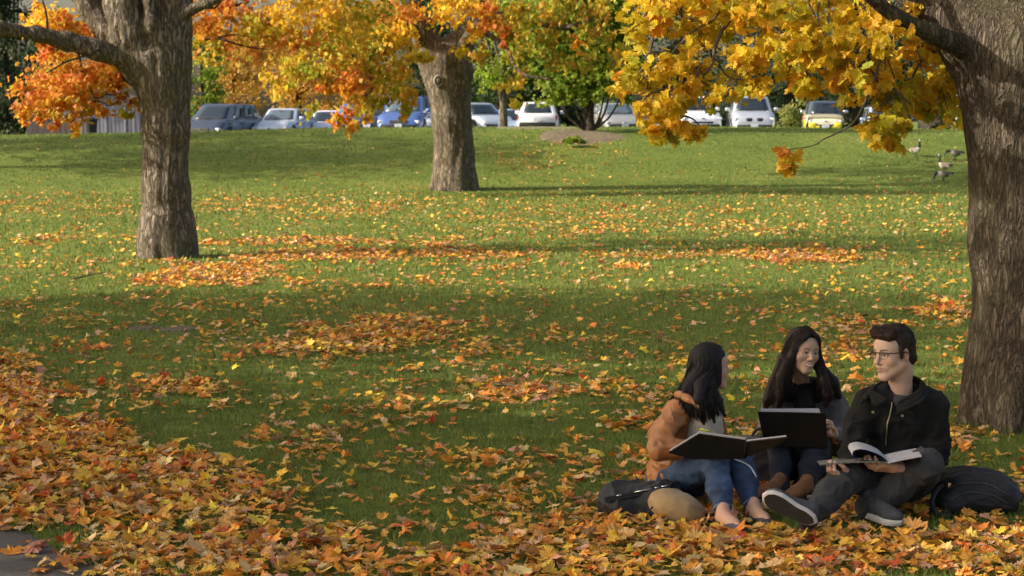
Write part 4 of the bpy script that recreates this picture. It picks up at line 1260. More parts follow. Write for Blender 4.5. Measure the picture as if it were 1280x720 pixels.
STY = {   # L, W, H, z_sill, belt front/rear z, hood: front z & base z, greenhouse: x front base, x front roof, x rear roof, x rear base, wheelbase front/rear x, wheel r
    'van':   dict(L=4.9, W=1.96, H=1.72, nose=.72, cowl=1.0, belt=1.03, xf=1.42, xfr=.42, xrr=-2.05, xrb=-2.36, wf=1.52, wr=-1.42, r=.34, tail=1.05),
    'wagon': dict(L=4.6, W=1.76, H=1.46, nose=.66, cowl=.92, belt=.93, xf=.95, xfr=.28, xrr=-1.65, xrb=-2.15, wf=1.38, wr=-1.28, r=.32, tail=.95),
    'sedan': dict(L=4.6, W=1.78, H=1.44, nose=.66, cowl=.92, belt=.93, xf=.90, xfr=.20, xrr=-1.00, xrb=-1.60, wf=1.38, wr=-1.28, r=.32, tail=.98),
    'suv':   dict(L=4.75, W=1.86, H=1.74, nose=.84, cowl=1.08, belt=1.08, xf=1.05, xfr=.42, xrr=-1.95, xrb=-2.28, wf=1.45, wr=-1.38, r=.36, tail=1.08),
    'tiny':  dict(L=2.6, W=1.56, H=1.55, nose=.78, cowl=.98, belt=1.0, xf=.92, xfr=.40, xrr=-.95, xrb=-1.22, wf=.90, wr=-.92, r=.29, tail=1.0),
}

def make_car(label, px, Y, heading, style, body_m, group="cars parked beyond the lawn", accent=None, glass=None, grille='bars', plate=True, low=0.0, name="parked_car", cat="car", z0=None):
    """heading: angle of the nose seen from above; -90 deg faces the camera"""
    s = STY[style]; L, W, H = s['L'], s['W'], s['H']
    x = (px - 640) / FPX * Y
    t = tag(empty(name, (x, Y, (gz(x, Y) if z0 is None else z0) + 0.021 - low), math.radians(heading)), label, cat, group)
    hL, hW = L / 2, W / 2
    gl = glass or M_GLASS
    # ---- lower body
    st = [(-hL, s['tail'] - .10, .88, .40), (-hL + .06, s['tail'] - .01, .95, .28), (-hL + .35, s['tail'], .99, .20), (s['xrb'] + .3, s['belt'], 1, .18), (0, s['belt'], 1, .18), (s['xf'] - .1, s['cowl'], 1, .18),
          (s['xf'] + .12, s['cowl'] - .03, 1, .18), ((s['xf'] + hL) / 2 + .1, (s['cowl'] + s['nose']) / 2 + .07, .98, .18), (hL - .30, s['nose'] + .05, .94, .19), (hL - .10, s['nose'] - .03, .88, .22), (hL - .02, s['nose'] - .14, .80, .26), (hL, s['nose'] - .26, .74, .34)]
    secs = []
    for (xx, zt, wf, zb) in st:
        w_ = hW * wf
        half = [(0, zb), (w_ * .80, zb), (w_ * .95, zb + .04), (w_ * 1.0, zb + (zt - zb) * .35), (w_ * .995, zb + (zt - zb) * .62), (w_ * .955, zt - .07), (w_ * .90, zt - .015), (w_ * .60, zt + .018), (0, zt + .03)]
        sec = [(xx, a, z) for a, z in half] + [(xx, -a, z) for a, z in half[-2:0:-1]]
        secs.append(sec)
    V, F = loft(secs)
    mb = MB(); mb.add(V, F)
    b = mb.build("body", body_m, t, smooth=True)
    # ---- cabin
    zb_, zr = s['belt'] - .03, H
    bw, tw_ = hW * .90, hW * .72
    def csec(z, xf, xr, w_, rr):
        pts = []
        cx = [(xf, -w_ + rr), (xf - rr * .6, -w_), (xr + rr * .6, -w_), (xr, -w_ + rr), (xr, w_ - rr), (xr + rr * .6, w_), (xf - rr * .6, w_), (xf, w_ - rr)]
        return [(a, c, z) for a, c in cx]
    cs = [csec(zb_, s['xf'], s['xrb'], bw, .10)]
    cs.append(csec(zr - .06, s['xfr'] + .03, s['xrr'] - .03, tw_ + .02, .12))
    cs.append(csec(zr - .015, s['xfr'] - .08, s['xrr'] + .05, tw_ - .07, .12))
    cs.append(csec(zr, s['xfr'] - .3, s['xrr'] + .3, tw_ - .30, .12))
    V, F = loft(cs)
    mb = MB(); mb.add(V, F)
    mb.build("cabin", accent or body_m, t, smooth=False)
    zt_ = zr - .06
    cen = (0, 0, (zb_ + zt_) / 2)
    fr = [(s['xf'], bw - .08, zb_), (s['xf'], -bw + .08, zb_), (s['xfr'] + .03, -tw_ + .08, zt_), (s['xfr'] + .03, tw_ - .08, zt_)]
    re = [(s['xrb'], -bw + .08, zb_), (s['xrb'], bw - .08, zb_), (s['xrr'] - .03, tw_ - .08, zt_), (s['xrr'] - .03, -tw_ + .08, zt_)]
    mb = MB(); mb.add(*pane(fr, .03, .97, .10, .93, cen)); mb.build("windscreen", gl, t, smooth=True)
    mb = MB(); mb.add(*pane(re, .06, .94, .16, .92, cen)); mb.build("rear_window", gl, t, smooth=True)
    for sg in (1, -1):
        f = [(s['xf'] - .08, sg * bw, zb_), (s['xrb'] + .06, sg * bw, zb_), (s['xrr'] + .04, sg * (tw_ + .02), zt_), (s['xfr'] - .04, sg * (tw_ + .02), zt_)]
        cuts = [(.07, .42), (.45, .72), (.75, .95)] if style in ('van', 'suv', 'wagon') else ([(.08, .50), (.53, .93)] if style == 'sedan' else [(.10, .66), (.72, .92)])
        for (u0, u1) in cuts:
            mb = MB(); mb.add(*pane(f, u0, u1, .16, .90, cen, off=.006)); mb.build("side_window", gl, t, smooth=True)
        # mirror
        mb = MB(); mb.box((s['xf'] - .32, sg * (hW + .10), s['belt'] + .09), (.13, .20, .16), bev=.045); mb.build("mirror", body_m if style != 'tiny' else M_CHROME, t, smooth=True)
        # lights
        zn = s['nose']
        mb = MB(); lw = .34 if style != 'tiny' else .26
        mb.box((hL - .145, sg * (hW * .80 - .06), zn - .10), (.16, lw, .15), Matrix.Rotation(sg * -.32, 3, 'Z'), bev=.04); mb.build("headlight", M_LAMP, t, smooth=True)
        mb = MB(); mb.box((-hL + .09, sg * hW * .84, s['tail'] - .20), (.14, .20, .24 if style != 'van' else .4), bev=.03); mb.build("tail_light", M_TAIL, t, smooth=True)
        for wx in (s['wf'], s['wr']):
            mb = MB(); mb.tube([(wx, sg * (hW - .22), s['r']), (wx, sg * (hW - .20), s['r']), (wx, sg * (hW + .005), s['r'])], [s['r'] - .03, s['r'], s['r'] - .015], 22)
            wv = mb.build("wheel", M_TYRE, t, smooth=False)
            mb = MB(); mb.tube([(wx, sg * (hW - .02), s['r']), (wx, sg * (hW + .018), s['r'])], [s['r'] * .64, s['r'] * .60], 16)
            for a in range(5):
                th = a * 2 * math.pi / 5
                mb.box((wx + math.cos(th) * s['r'] * .32, sg * (hW + .024), s['r'] + math.sin(th) * s['r'] * .32), (s['r'] * .55, .012, .04), Matrix.Rotation(-th, 3, 'Y'))
            mb.build("rim", M_RIM, wv)
            mb = MB(); mb.tube([(wx, sg * (hW - .30), s['r'] + .03), (wx, sg * (hW - .001), s['r'] + .03), (wx, sg * (hW + .003), s['r'] + .03)], [s['r'] + .07, s['r'] + .07, s['r'] + .06], 22); mb.build("wheel_arch", M_TRIM, t)
        # door seams
        mb = MB()
        for xx in ((s['xf'] - .18, -.02, s['xrb'] + .9) if style != 'tiny' else (.55, -.45)):
            mb.box((xx, sg * (hW + .001), (.35 + s['belt']) / 2 + .02), (.012, .012, s['belt'] - .52))
            mb.box((xx + .18, sg * (hW * .995), s['belt'] - .17), (.16, .03, .03))
        mb.build("door_trim", M_TRIM, t)
    # grille and bumper
    zn = s['nose']
    if grille == 'bars':
        g_ = MB(); g_.box((hL - .06, 0, zn - .11), (.10, hW * .80, .17), bev=.03); gr = g_.build("grille", M_TRIM, t)
        m2 = MB()
        for k in range(3): m2.box((hL - .005, 0, zn - .16 + .05 * k), (.02, hW * .78, .012))
        m2.box((hL - .002, 0, zn - .11), (.025, .03, .16)); m2.build("grille_bar", M_CHROME, gr)
    elif grille == 'twin':
        for sg in (1, -1):
            g_ = MB(); g_.box((hL - .05, sg * .22, zn - .14), (.10, .30, .20), bev=.07); g_.build("grille", M_TRIM, t, smooth=True)
    elif grille == 'slot':
        g_ = MB(); g_.box((hL - .03, 0, zn - .26), (.08, hW * 1.0, .10), bev=.035); g_.build("grille", M_TRIM, t, smooth=True)
        g_ = MB(); g_.box((hL - .02, 0, zn - .08), (.05, .16, .05), bev=.02); g_.build("bonnet_badge", M_CHROME, t, smooth=True)
    for bx_, bz_, bw_ in ((hL - .04, .42, .80), (-hL + .04, .50, .88)):
        b1 = MB(); b1.box((bx_, 0, bz_), (.14, W * bw_, .20), bev=.05)
        b1.build("bumper", (M_TRIM if accent is None else accent) if style != 'tiny' else M_YEL, t, smooth=True)
    if style == 'tiny':
        for sg in (1, -1):
            b1 = MB(); b1.box((hL - .05, sg * hW * .66, .52), (.16, .34, .26), bev=.07); b1.build("fender", M_YEL, t, smooth=True)
            b1 = MB(); b1.box((.25, sg * (hW + .004), .55), (1.25, .02, .42), bev=.008); b1.build("door", M_YEL, t, smooth=True)
    b2 = MB(); b2.box((hL + .033, 0, .47), (.012, .50, .10)); b2.box((hL + .033, 0, .30), (.01, W * .55, .07), mi=1)
    b2.build("lower_vent", [M_TRIM, M_TRIM], t)
    if plate:
        for sx in (1, -1):
            mb = MB(); mb.box((sx * (hL + .05), 0, .47 if sx > 0 else .72), (.014, .31, .155), bev=.004); mb.build("number_plate", M_PLATE, t)
    if style == 'van' or style == 'suv':
        for sg in (1, -1):
            mb = MB(); mb.tube([(s['xfr'] - .35, sg * (tw_ - .10), H + .0), (s['xfr'] - .5, sg * (tw_ - .10), H + .045), (s['xrr'] + .4, sg * (tw_ - .10), H + .045), (s['xrr'] + .25, sg * (tw_ - .10), H)], .02, 6)
            mb.build("roof_rail", M_TRIM, t)
    # things seen through glass: bright sticker / inner mirror
    mb = MB(); mb.box((s['xfr'] + .10 + .08, 0, zt_ - .10), (.05, .20, .06), bev=.01); mb.build("inner_mirror", M_TRIM, t)
    for yy in (.35, -.25):
        wp = MB(); wp.tube([(s['xf'] + .0, yy, zb_ + .06), (s['xf'] - .07, yy + .25, zb_ + .16)], .012, 5)
        wp.build("wiper", M_TRIM, t)
    return t

M_YEL = paint("yellow_paint", (0.72, 0.60, 0.02), 0.0)
make_car("dark slate blue minivan with a silver barred grille, leftmost of the parked cars", 279, 82.5, -104, 'van', paint("slate_blue_paint", (0.065, 0.08, 0.115)), grille='bars', low=.15)
make_car("pale silver estate car parked just right of the dark minivan", 357, 85, -101, 'wagon', paint("pale_silver_paint", (0.60, 0.64, 0.68)), grille='slot', glass=M_GLASS_LT, low=.12)
make_car("white hatchback nearly hidden behind the low orange leaf spray", 414, 88, -100, 'wagon', paint("soft_white_paint", (0.62, 0.62, 0.64), .0), grille='slot', low=.25)
make_car("small bright blue car behind the orange leaf spray", 448, 86, -95, 'wagon', paint("bright_blue_paint", (0.035, 0.14, 0.52)), grille='slot', glass=M_GLASS_LT)
make_car("dark navy saloon between the bright blue car and the blue minivan", 470, 84, -95, 'sedan', paint("navy_paint", (0.03, 0.045, 0.09)), grille='slot')
make_car("mid blue minivan with a chrome crossed grille left of the big middle trunk", 510, 82, -96, 'van', paint("mid_blue_paint", (0.10, 0.17, 0.42)), grille='bars', glass=M_GLASS_LT)
make_car("light silver hatchback poking out right of the big middle trunk", 596, 85, -62, 'wagon', paint("light_silver_paint", (0.50, 0.56, 0.62)), grille='slot')
make_car("pale blue saloon seen low behind the leaning green tree trunk", 641, 85, -90, 'sedan', paint("pale_blue_paint", (0.34, 0.44, 0.55)), grille='slot', low=.25)
make_car("white estate car showing its red tail light left of the mulched green tree", 674, 83, 87, 'wagon', paint("clean_white_paint", (0.74, 0.75, 0.77), .0), grille='slot')
make_car("beige silver saloon behind the stems of the mulched green tree", 768, 84, -82, 'sedan', paint("beige_silver_paint", (0.42, 0.40, 0.37)), grille='slot', glass=M_GLASS_LT)
make_car("light blue saloon showing little but its roof right of the beige saloon", 798, 86, -90, 'sedan', paint("powder_blue_paint", (0.38, 0.48, 0.60)), grille='slot', low=.2, glass=M_GLASS_LT)
make_car("white car half hidden by the golden hanging leaves", 862, 84, -82, 'suv', paint("bright_white_paint", (0.76, 0.78, 0.80), .0), grille='slot')
make_car("silver people carrier with twin oval grille openings facing the lawn", 937, 82.5, -93, 'suv', paint("silver_paint", (0.50, 0.53, 0.58)), grille='twin')
make_car("tiny two seat yellow and white car, rightmost facing the lawn", 1027, 80.5, -94, 'tiny', paint("cream_white_paint", (0.72, 0.66, 0.46), .0), grille='slot', accent=paint("black_cell_paint", (0.10, 0.12, 0.16)))
make_car("pale blue car behind the lowest golden leaves near the thick trunk", 1104, 84, -95, 'suv', paint("frost_blue_paint", (0.42, 0.50, 0.62)), grille='slot', low=.35)

# ================================================================== shed, fence, small things beyond
def shed():
    Y = 88.0
    m = mat("weathered_boards", (0.27, 0.27, 0.30), 0.9, 0.35, 3.2, stretch=(3.5, 1, .12))
    mr = mat("shed_roof", (0.12, 0.11, 0.11), 0.9, 0.3, 3)
    x0, x1 = (96 - 640) / FPX * Y, (176 - 640) / FPX * Y
    cx = (x0 + x1) / 2; z0 = gz(cx, Y); wd = x1 - x0
    t = tag(empty("shed", (cx, Y, z0)), "weathered grey board shed behind the orange leaves of the forked maple", "shed")
    wl = MB(); n = 16
    rng = random.Random(4)
    hgt = 1.78
    for k in range(n):
        xx = -wd / 2 + wd * (k + .5) / n
        top = hgt + .48 * (1 - abs(xx) / (wd / 2))
        wl.box((xx, rng.uniform(-.012, .012), top / 2 - .1), (wd / n - .022, .04, top + .2))
    wl.box((0, .06, hgt / 2), (wd - .02, .03, hgt))
    for sx in (-1, 1):
        wl.box((sx * (wd / 2 - .02), 1.5, hgt / 2), (.05, 3.0, hgt))
    wl.build("wall", m, t)
    rf = MB(); a = math.atan2(.48, wd / 2)
    for sx in (-1, 1):
        Lr = math.hypot(.48, wd / 2) + .18
        rf.box((sx * (wd / 4 + .05), 1.45, hgt + .24 + .05), (Lr, 3.5, .07), Matrix.Rotation(sx * a, 3, 'Y'))
    rf.build("roof", mr, t)
    tr = MB()
    for k in range(2): tr.box((wd * .13, -.055, .35 + k * 1.0), (wd * .30, .03, .10))
    tr.box((wd * .13 - wd * .15, -.05, .85), (.06, .04, 1.7)); tr.box((wd * .13 + wd * .15, -.05, .85), (.06, .04, 1.7))
    tr.build("door_frame", mat("shed_trim", (0.34, 0.35, 0.38), .85, .2, 8), t)
    # dark lean-to at its left
    x2 = (62 - 640) / FPX * (Y + 1)
    t2 = tag(empty("lean_to", (x2, Y + 1, z0)), "low dark brown lean-to at the left end of the grey shed", "shed")
    l2 = MB()
    for k in range(8): l2.box((-1.0 + .26 * k + .13, 0, .62), (.24, .05, 1.3))
    l2.build("wall", mat("brown_boards", (0.12, 0.095, 0.09), .9, .3, 4, stretch=(3, 1, .2)), t2)
    l3 = MB(); l3.box((0, .9, 1.33), (2.3, 2.0, .07), Matrix.Rotation(.12, 3, 'X')); l3.build("roof", mr, t2)
shed()

def bin_(px, Y, label):
    x = (px - 640) / FPX * Y
    t = tag(empty("rubbish_bin", (x, Y, gz(x, Y))), label, "bin")
    mb = MB(); mb.tube([(0, 0, .35), (0, 0, .4), (0, 0, .95), (0, 0, .97)], [.22, .24, .29, .27], 14); mb.build("body", M_TRIM, t, smooth=False)
    mb = MB(); mb.tube([(0, 0, .97), (0, 0, 1.02), (0, 0, 1.10)], [.31, .31, .16], 14); mb.build("lid", M_TRIM, t)
    mb = MB(); mb.tube([(0, 0, 0), (0, 0, .36)], .06, 8); mb.build("post", M_TRIM, t)
bin_(115, 78, "squat black bin standing before the grey shed")

def right_bits():
    Y = 84.0
    x = (1153 - 640) / FPX * Y; z0 = gz(x, Y)
    t = tag(empty("utility_cabinet", (x, Y, z0)), "tan sheet metal cabinet under the golden leaves left of the brown fence", "cabinet")
    mc = mat("tan_sheet_metal", (0.50, 0.38, 0.20), .6, .12, 5)
    mb = MB(); mb.box((0, 0, .62), (.42, .6, 1.15), bev=.02); mb.build("body", mc, t)
    mb = MB(); mb.box((0, 0, 1.22), (.48, .66, .06), bev=.015); mb.build("lid", mc, t)
    mb = MB(); mb.box((.02, -.31, .62), (.34, .02, 1.0), bev=.008); d = mb.build("door", mc, t)
    mb = MB(); mb.box((.15, -.335, .65), (.02, .03, .12)); mb.build("handle", M_TRIM, d)
    Y = 86.0
    x = (1171 - 640) / FPX * Y; z0 = gz(x, Y)
    t = tag(empty("fence_panel", (x, Y, z0)), "short brown board fence between the tan cabinet and the dark bushes", "fence")
    mb = MB()
    for k in range(8): mb.box((-.55 + k * .155, 0, .78 + .01 * (k % 3)), (.14, .03, 1.5))
    mb.build("boards", mat("brown_fence_boards", (0.19, 0.13, 0.10), .9, .3, 4, stretch=(3, 1, .2)), t)
    mb = MB(); mb.box((-.6, .05, .8), (.09, .09, 1.65)); mb.build("post", M_BARK_DK, t)
    mb = MB(); mb.box((.66, .05, .8), (.09, .09, 1.65)); mb.build("post", M_BARK_DK, t)
    Y = 80.0
    x = (1194 - 640) / FPX * Y; z0 = gz(x, Y)
    t = tag(empty("lamp_post", (x, Y, z0)), "slim white post rising behind the lawn edge near the thick trunk", "post")
    mb = MB(); mb.tube([(0, 0, 0), (0, 0, 1.2), (0, 0, 2.4)], [.05, .045, .04], 8); mb.build("pole", mat("white_post_paint", (.6, .6, .6), .5, .1, 6), t)
    mb = MB(); mb.tube([(0, 0, .0), (0, 0, .42), (0, 0, .50)], [.17, .14, .06], 10); mb.build("base", mat("pale_pink_plastic", (.62, .42, .34), .5, .2, 6), t)
    x = (1199 - 640) / FPX * Y
    c = MB(); c.tube([(0, 0, .04), (0, 0, .48)], [.12, .03], 12); c.box((0, 0, .02), (.30, .30, .04), bev=.008)
    o = c.build("traffic_cone", mat("cone_orange", (.75, .28, .06), .6, .1, 8), None); o.location = (x, Y - .2, z0)
    tag(o, "small orange cone at the foot of the slim white post", "cone")
right_bits()

# ================================================================== geese
M_GOOSE = mat_col("goose_feathers", 0.8, nvar=.2, bscale=40)
def goose(label, px, py, Y, heading, pose):
    """local: +x is forward"""
    x = (px - 640) / FPX * Y
    k = .03
    Vn = lambda *a: np.array(a, float)
    body = [el((0, 0, .30), (.27, .135, .135), k=k), el((-.12, 0, .31), (.22, .11, .11), k=.05), rc((-.25, 0, .33), (-.42, 0, .34), .07, .025, .05)]
    if pose == 'up':
        neck = [(.20, 0, .36), (.27, 0, .48), (.265, 0, .62), (.275, 0, .73)]
        head, beak = (.30, 0, .76), ((.33, 0, .755), (.40, 0, .735))
    elif pose == 'low':
        neck = [(.20, 0, .34), (.31, 0, .36), (.38, 0, .26), (.42, 0, .14)]
        head, beak = (.44, 0, .09), ((.46, 0, .07), (.50, 0, .02))
    else:
        neck = [(.20, 0, .35), (.31, 0, .40), (.40, 0, .38), (.46, 0, .30)]
        head, beak = (.49, 0, .27), ((.51, 0, .25), (.58, 0, .21))
    pr = body + chain([Vn(*q) for q in neck], [.075, .05, .04, .036], .04) + [el(head, (.055, .038, .04), k=.02), rc(Vn(*beak[0]), Vn(*beak[1]), .020, .009, .01)]
    for sg in (1, -1):
        pr += [rc(Vn(.02, sg * .06, .20), Vn(.0, sg * .06, .02), .022, .012, .02), rc(Vn(.0, sg * .06, .015), Vn(.09, sg * .06, .012), .014, .018, .01)]
        pr += [el((-.06, sg * .115, .33), (.24, .035, .085), k=.015)]
    V, F = sdf_mesh(pr, .011)
    C = np.tile(np.array((0.17, 0.13, 0.10)), (len(V), 1))
    C[(V[:, 0] > .02) & (V[:, 2] < .34)] = (0.42, 0.38, 0.33)
    C[(V[:, 0] > .13) & (V[:, 2] < .42)] = (0.55, 0.52, 0.47)
    C[(V[:, 0] < -.18) & (V[:, 2] < .30)] = (0.80, 0.79, 0.76)
    C[(V[:, 0] < -.30)] = (0.03, 0.03, 0.03)
    nn = np.array(neck)
    if pose == 'up': m = (V[:, 2] > .43)
    else: m = (V[:, 0] > .28)
    C[m] = (0.018, 0.017, 0.017)
    hd = np.array(head)
    m2 = (np.abs(V[:, 0] - hd[0] + .005) < .022) & (V[:, 2] < hd[2] + .015) & (np.linalg.norm(V - hd, axis=1) < .07)
    C[m2] = (0.8, 0.8, 0.78)
    C[V[:, 2] < .17] = (0.02, 0.02, 0.02) if pose != 'low' else C[V[:, 2] < .17]
    if pose == 'low': C[(V[:, 2] < .17) & (V[:, 0] < .2)] = (0.02, 0.02, 0.02)
    n1 = vnoise(V * np.array([16, 22, 30]), 3)
    C = C * (1 + .25 * n1[:, None])
    o = np_mesh("goose", V, F, None, [M_GOOSE], colors=np.clip(C, 0, 1))
    o.location = (x, Y, gz(x, Y)); o.rotation_euler.z = math.radians(heading); o.scale = (.70,) * 3
    tag(o, label, "goose", "geese on the bank")
def Yof(px, py, y0=50, y1=70):
    ys_ = np.linspace(y0, y1, 400)
    xs_ = (px - 640) / FPX * ys_
    q = XY2PX(xs_, ys_, ground_z(xs_, ys_))[1]
    return float(ys_[np.argmin(np.abs(q - py))])
goose("goose with its black neck stretched straight up, farthest left of the geese", 1143, 196, Yof(1143, 196), -60, 'up')
goose("goose bending its head down beside the thick trunk, rightmost of the geese", 1193, 200, Yof(1193, 200), 195, 'fwd')
goose("goose standing upright just above the grazing dark one", 1180, 216, Yof(1180, 216), 130, 'up')
goose("dark goose grazing with head in the grass, closest of the geese", 1179, 228, Yof(1179, 227), 190, 'low')
# ================================================================== people
from mathutils.bvhtree import BVHTree
M_SKIN = mat_col("skin", 0.55, bump=0.05, bscale=300, sss=0.12, spec=0.4)
M_HAIR_BLK = mat("black_hair", (0.010, 0.008, 0.008), 0.6, 0.4, 30, bump=0.4, bscale=170, stretch=(1, 1, .10), spec=0.25)
M_HAIR_DKBR = mat("dark_brown_long_hair", (0.022, 0.013, 0.011), 0.58, 0.45, 30, bump=0.4, bscale=170, stretch=(1, 1, .10), spec=0.28)
M_HAIR_BRN = mat("short_brown_hair", (0.034, 0.018, 0.012), 0.62, 0.45, 60, bump=0.6, bscale=140, stretch=(1, .35, .6), spec=0.25)

def surf(V, F):
    return BVHTree.FromPolygons([tuple(v) for v in V], [tuple(int(i) for i in f) for f in F])

def on_surf(bvh, px, py, off=0.003):
    d = Vector(ray(px, py)).normalized()
    hit = bvh.ray_cast(Vector((0, 0, CAMZ)), d)
    if hit[0] is None: return None
    return np.array(hit[0] + hit[1] * off)

def surf_line(bvh, pts, n=20, off=0.003):
    c = curve_pts(np.array(pts, float), n)
    out = [on_surf(bvh, x, y, off) for x, y in c]
    return [p for p in out if p is not None]

def ribbon_mesh(name, pts, r, m, parent, base, n=6):
    if len(pts) < 3: return None
    mb = MB(); mb.tube([np.asarray(p) - base for p in pts], r, n)
    return mb.build(name, m, parent, smooth=True)

def cloth_disp(V, F, amp, seed, f1=9, f2=22):
    Nn = vnormals(V, F)
    wv = V + 0.05 * np.stack([vnoise(V * 5, seed + 11), vnoise(V * 5, seed + 12), vnoise(V * 5, seed + 13)], 1)
    r = (1 - np.abs(vnoise(wv * f1, seed))) ** 3 * 2 - .9
    r2 = (1 - np.abs(vnoise(wv * f2, seed + 1))) ** 3 * 2 - .9
    return V + Nn * (amp * (0.95 * r + 0.42 * r2))[:, None]

def garment(name, prims, h, m, parent, base, amp=0.006, seed=1, label=None, lo=None, hi=None, f1=9, f2=22):
    V, F = sdf_mesh(prims, h, lo=lo, hi=hi)
    V = cloth_disp(V, F, amp, seed, f1, f2)
    o = np_mesh(name, V, F, parent, [m], local_to=base)
    if label: o["label"] = label
    return o, surf(V, F), V, F

# ---------------------------------------------------------------- heads
def head_geo(c, R, s, skin, female=True, smile=0.0, neck_to=None, look=0.0, browc=(0.03, 0.02, 0.018), lipc=None, h=0.0019, wide=1.0):
    L = lambda *p: np.asarray(c) + R @ (np.array(p, float) * s)
    E = lambda p, r, k, sub=False: el(L(*p), np.array(r) * s, R, k * s, sub)
    W = wide
    pr = [E((0, -.012, .028), (.073 * W, .096, .092), .0),
          E((0, .028, -.020), (.061 * W, .060, .078), .03),
          E((0, .040, .045), (.055 * W, .046, .045), .03)]
    jw = .043 if female else .050
    for sg in (1, -1):
        pr += [rc(L(sg * jw * 1.05 * W, .005, -.052), L(sg * .014, .066, -.094 if wide > 1.05 else -.098), .024 * s, .018 * s, .028 * s),
               E((sg * .040 * W, .056, -.024), (.021, .020, .020), .022),
               rc(L(sg * .014, .079, .023), L(sg * .043, .067, .021), (.009 if female else .0115) * s, .007 * s, .012 * s)]
    cz_ = -.094 if wide > 1.05 else -.099
    pr += [rc(L(-.008, .070, cz_), L(.008, .070, cz_), .0155 * s, .0155 * s, .02 * s)]
    pr += [E((0, .074, -.058), (.030, .020, .022), .018)]
    for sg in (1, -1):
        pr += [E((sg * .0315, .099, .006), (.019, .017, .0115), .012, True)]
        pr += [E((sg * .0305, .0705, .004), (.0145, .0145, .0115), .003)]
        pr += [rc(L(sg * .018, .083, .0115), L(sg * .044, .0755, .0095), .0035 * s, .0028 * s, .004 * s)]     # upper lid
    nt_ = (.100, -.026) if female else (.107, -.029)
    pr += [rc(L(0, .083, .016), L(0, nt_[0], nt_[1] + .003), .0075 * s, .0105 * s, .012 * s),
           E((0, nt_[0], nt_[1]), (.0105, .0105, .0095), .006)]
    for sg in (1, -1):
        pr += [E((sg * .0115, .089, nt_[1] - .005), (.0078, .010, .0075), .006)]
        pr += [E((sg * .0065, .094, nt_[1] - .0135), (.0034, .0045, .003), .002, True)]
    cu = .003 + .005 * smile; mw = .021 + .009 * smile
    for sg in (1, -1):
        pr += [rc(L(0, .0935, -.0535), L(sg * mw, .080, -.0590 + cu * smile), .0050 * s, .0030 * s, .004 * s),
               rc(L(0, .0920, -.0665 - .004 * smile), L(sg * mw * .85, .080, -.0620 + cu * smile), .0062 * s, .0032 * s, .004 * s)]
    pr += [rc(L(-mw * .9, .088, -.0595 + .001), L(mw * .9, .088, -.0595 + .001), .0016 * s, .0016 * s, .002 * s, ) [:6] + (True,)]
    for sg in (1, -1):
        pr += [el(L(sg * (.0755 * W), -.010, -.006), np.array((.009, .0175, .031)) * s, R @ np.array(((math.cos(.35 * sg), math.sin(.35 * sg), 0), (-math.sin(.35 * sg), math.cos(.35 * sg), 0), (0, 0, 1.0))), .006 * s),
               E((sg * (.084 * W), -.003, -.002), (.006, .009, .018), .004, True)]
    nb = L(0, -.030, -.085)
    nk = (.046 if female else .053) * s
    pr += [rc(nb, neck_to, nk, nk * 1.05, .022 * s), rc(L(0, -.02, -.055), nb, .055 * s, nk, .03 * s)]
    lo = None
    V, F = sdf_mesh(pr, h, pad=.012, lo=np.minimum(L(0, 0, 0) - .17, neck_to - .08), hi=L(0, 0, 0) + .17)
    Q = (V - np.asarray(c)) @ R / s
    x, y, z = Q[:, 0], Q[:, 1], Q[:, 2]
    ax = np.abs(x)
    skin = np.array(skin)
    C = np.tile(skin, (len(V), 1))
    C *= 1 + 0.05 * vnoise(V * 60, 5)[:, None]
    def blend(mask, col, a=1.0):
        m = np.clip(mask, 0, 1)[:, None] * a
        C[:] = C * (1 - m) + np.array(col) * m
    g = lambda q: np.exp(-q)
    front = (y > .03)
    # warmer cheeks, nose and ears
    blend(g(((ax - .040) / .016) ** 2 + ((z + .028) / .016) ** 2) * front, skin * np.array((1.12, .82, .78)), .45)
    blend(g((x / .012) ** 2 + ((z + .026) / .012) ** 2) * (y > .08), skin * np.array((1.12, .80, .76)), .4)
    blend((ax > .072) * 1.0, skin * np.array((1.05, .74, .68)), .6)
    if not female: blend(g(((z + .085) / .022) ** 2) * front * 1.0, skin * np.array((.86, .84, .84)), .5)
    lc = skin * (np.array((.95, .50, .48)) if female else np.array((.86, .60, .57)))
    mz = -.0598 + (cu * smile) * (ax / mw) ** 2
    lip = (ax < mw * 1.05) & (y > .068)
    up_ = np.clip(1.25 - np.abs((z - (mz + .0042)) / .0054) , 0, 1) * np.clip(1.6 - ax / mw * 1.2, 0, 1)
    dn_ = np.clip(1.25 - np.abs((z - (mz - .0058 - .002 * smile)) / .0066), 0, 1) * np.clip(1.5 - ax / mw * 1.25, 0, 1)
    blend(np.maximum(up_, dn_) * lip, lc, .85)
    if smile > .3:
        te = (np.abs(z - mz + .0006) < .0044 * (1 - (ax / mw) ** 2 * .8)) & (ax < mw * .85) & (y > .068)
        C[te] = (0.92, 0.90, 0.86)
        C[(np.abs(z - mz - .0036) < .0010) & (ax < mw * .9) & (y > .068)] = skin * np.array((.5, .25, .22))
    else:
        C[(np.abs(z - mz) < .0014) & (ax < mw * 1.02) & (y > .068)] = skin * np.array((.42, .22, .2))
    # brows
    bz = .0245 + .004 * np.sin(np.clip((ax - .012) / .036, 0, 1) * math.pi * .8)
    th = (.0028 if female else .0042) * np.clip(1.3 - (ax - .012) / .05, .4, 1)
    bm_ = (ax > .012) & (ax < .050) & (y > .05)
    blend(np.clip(1.4 - np.abs(z - bz) / th, 0, 1) * bm_, browc, .88)
    # eyes
    hz = (.0058 if not female else .0062) * (1 - .28 * smile)
    e2 = ((ax - .0308) / .0150) ** 2 + ((z - .0042) / hz) ** 2
    eye = (e2 < 1.0) & (y > .06)
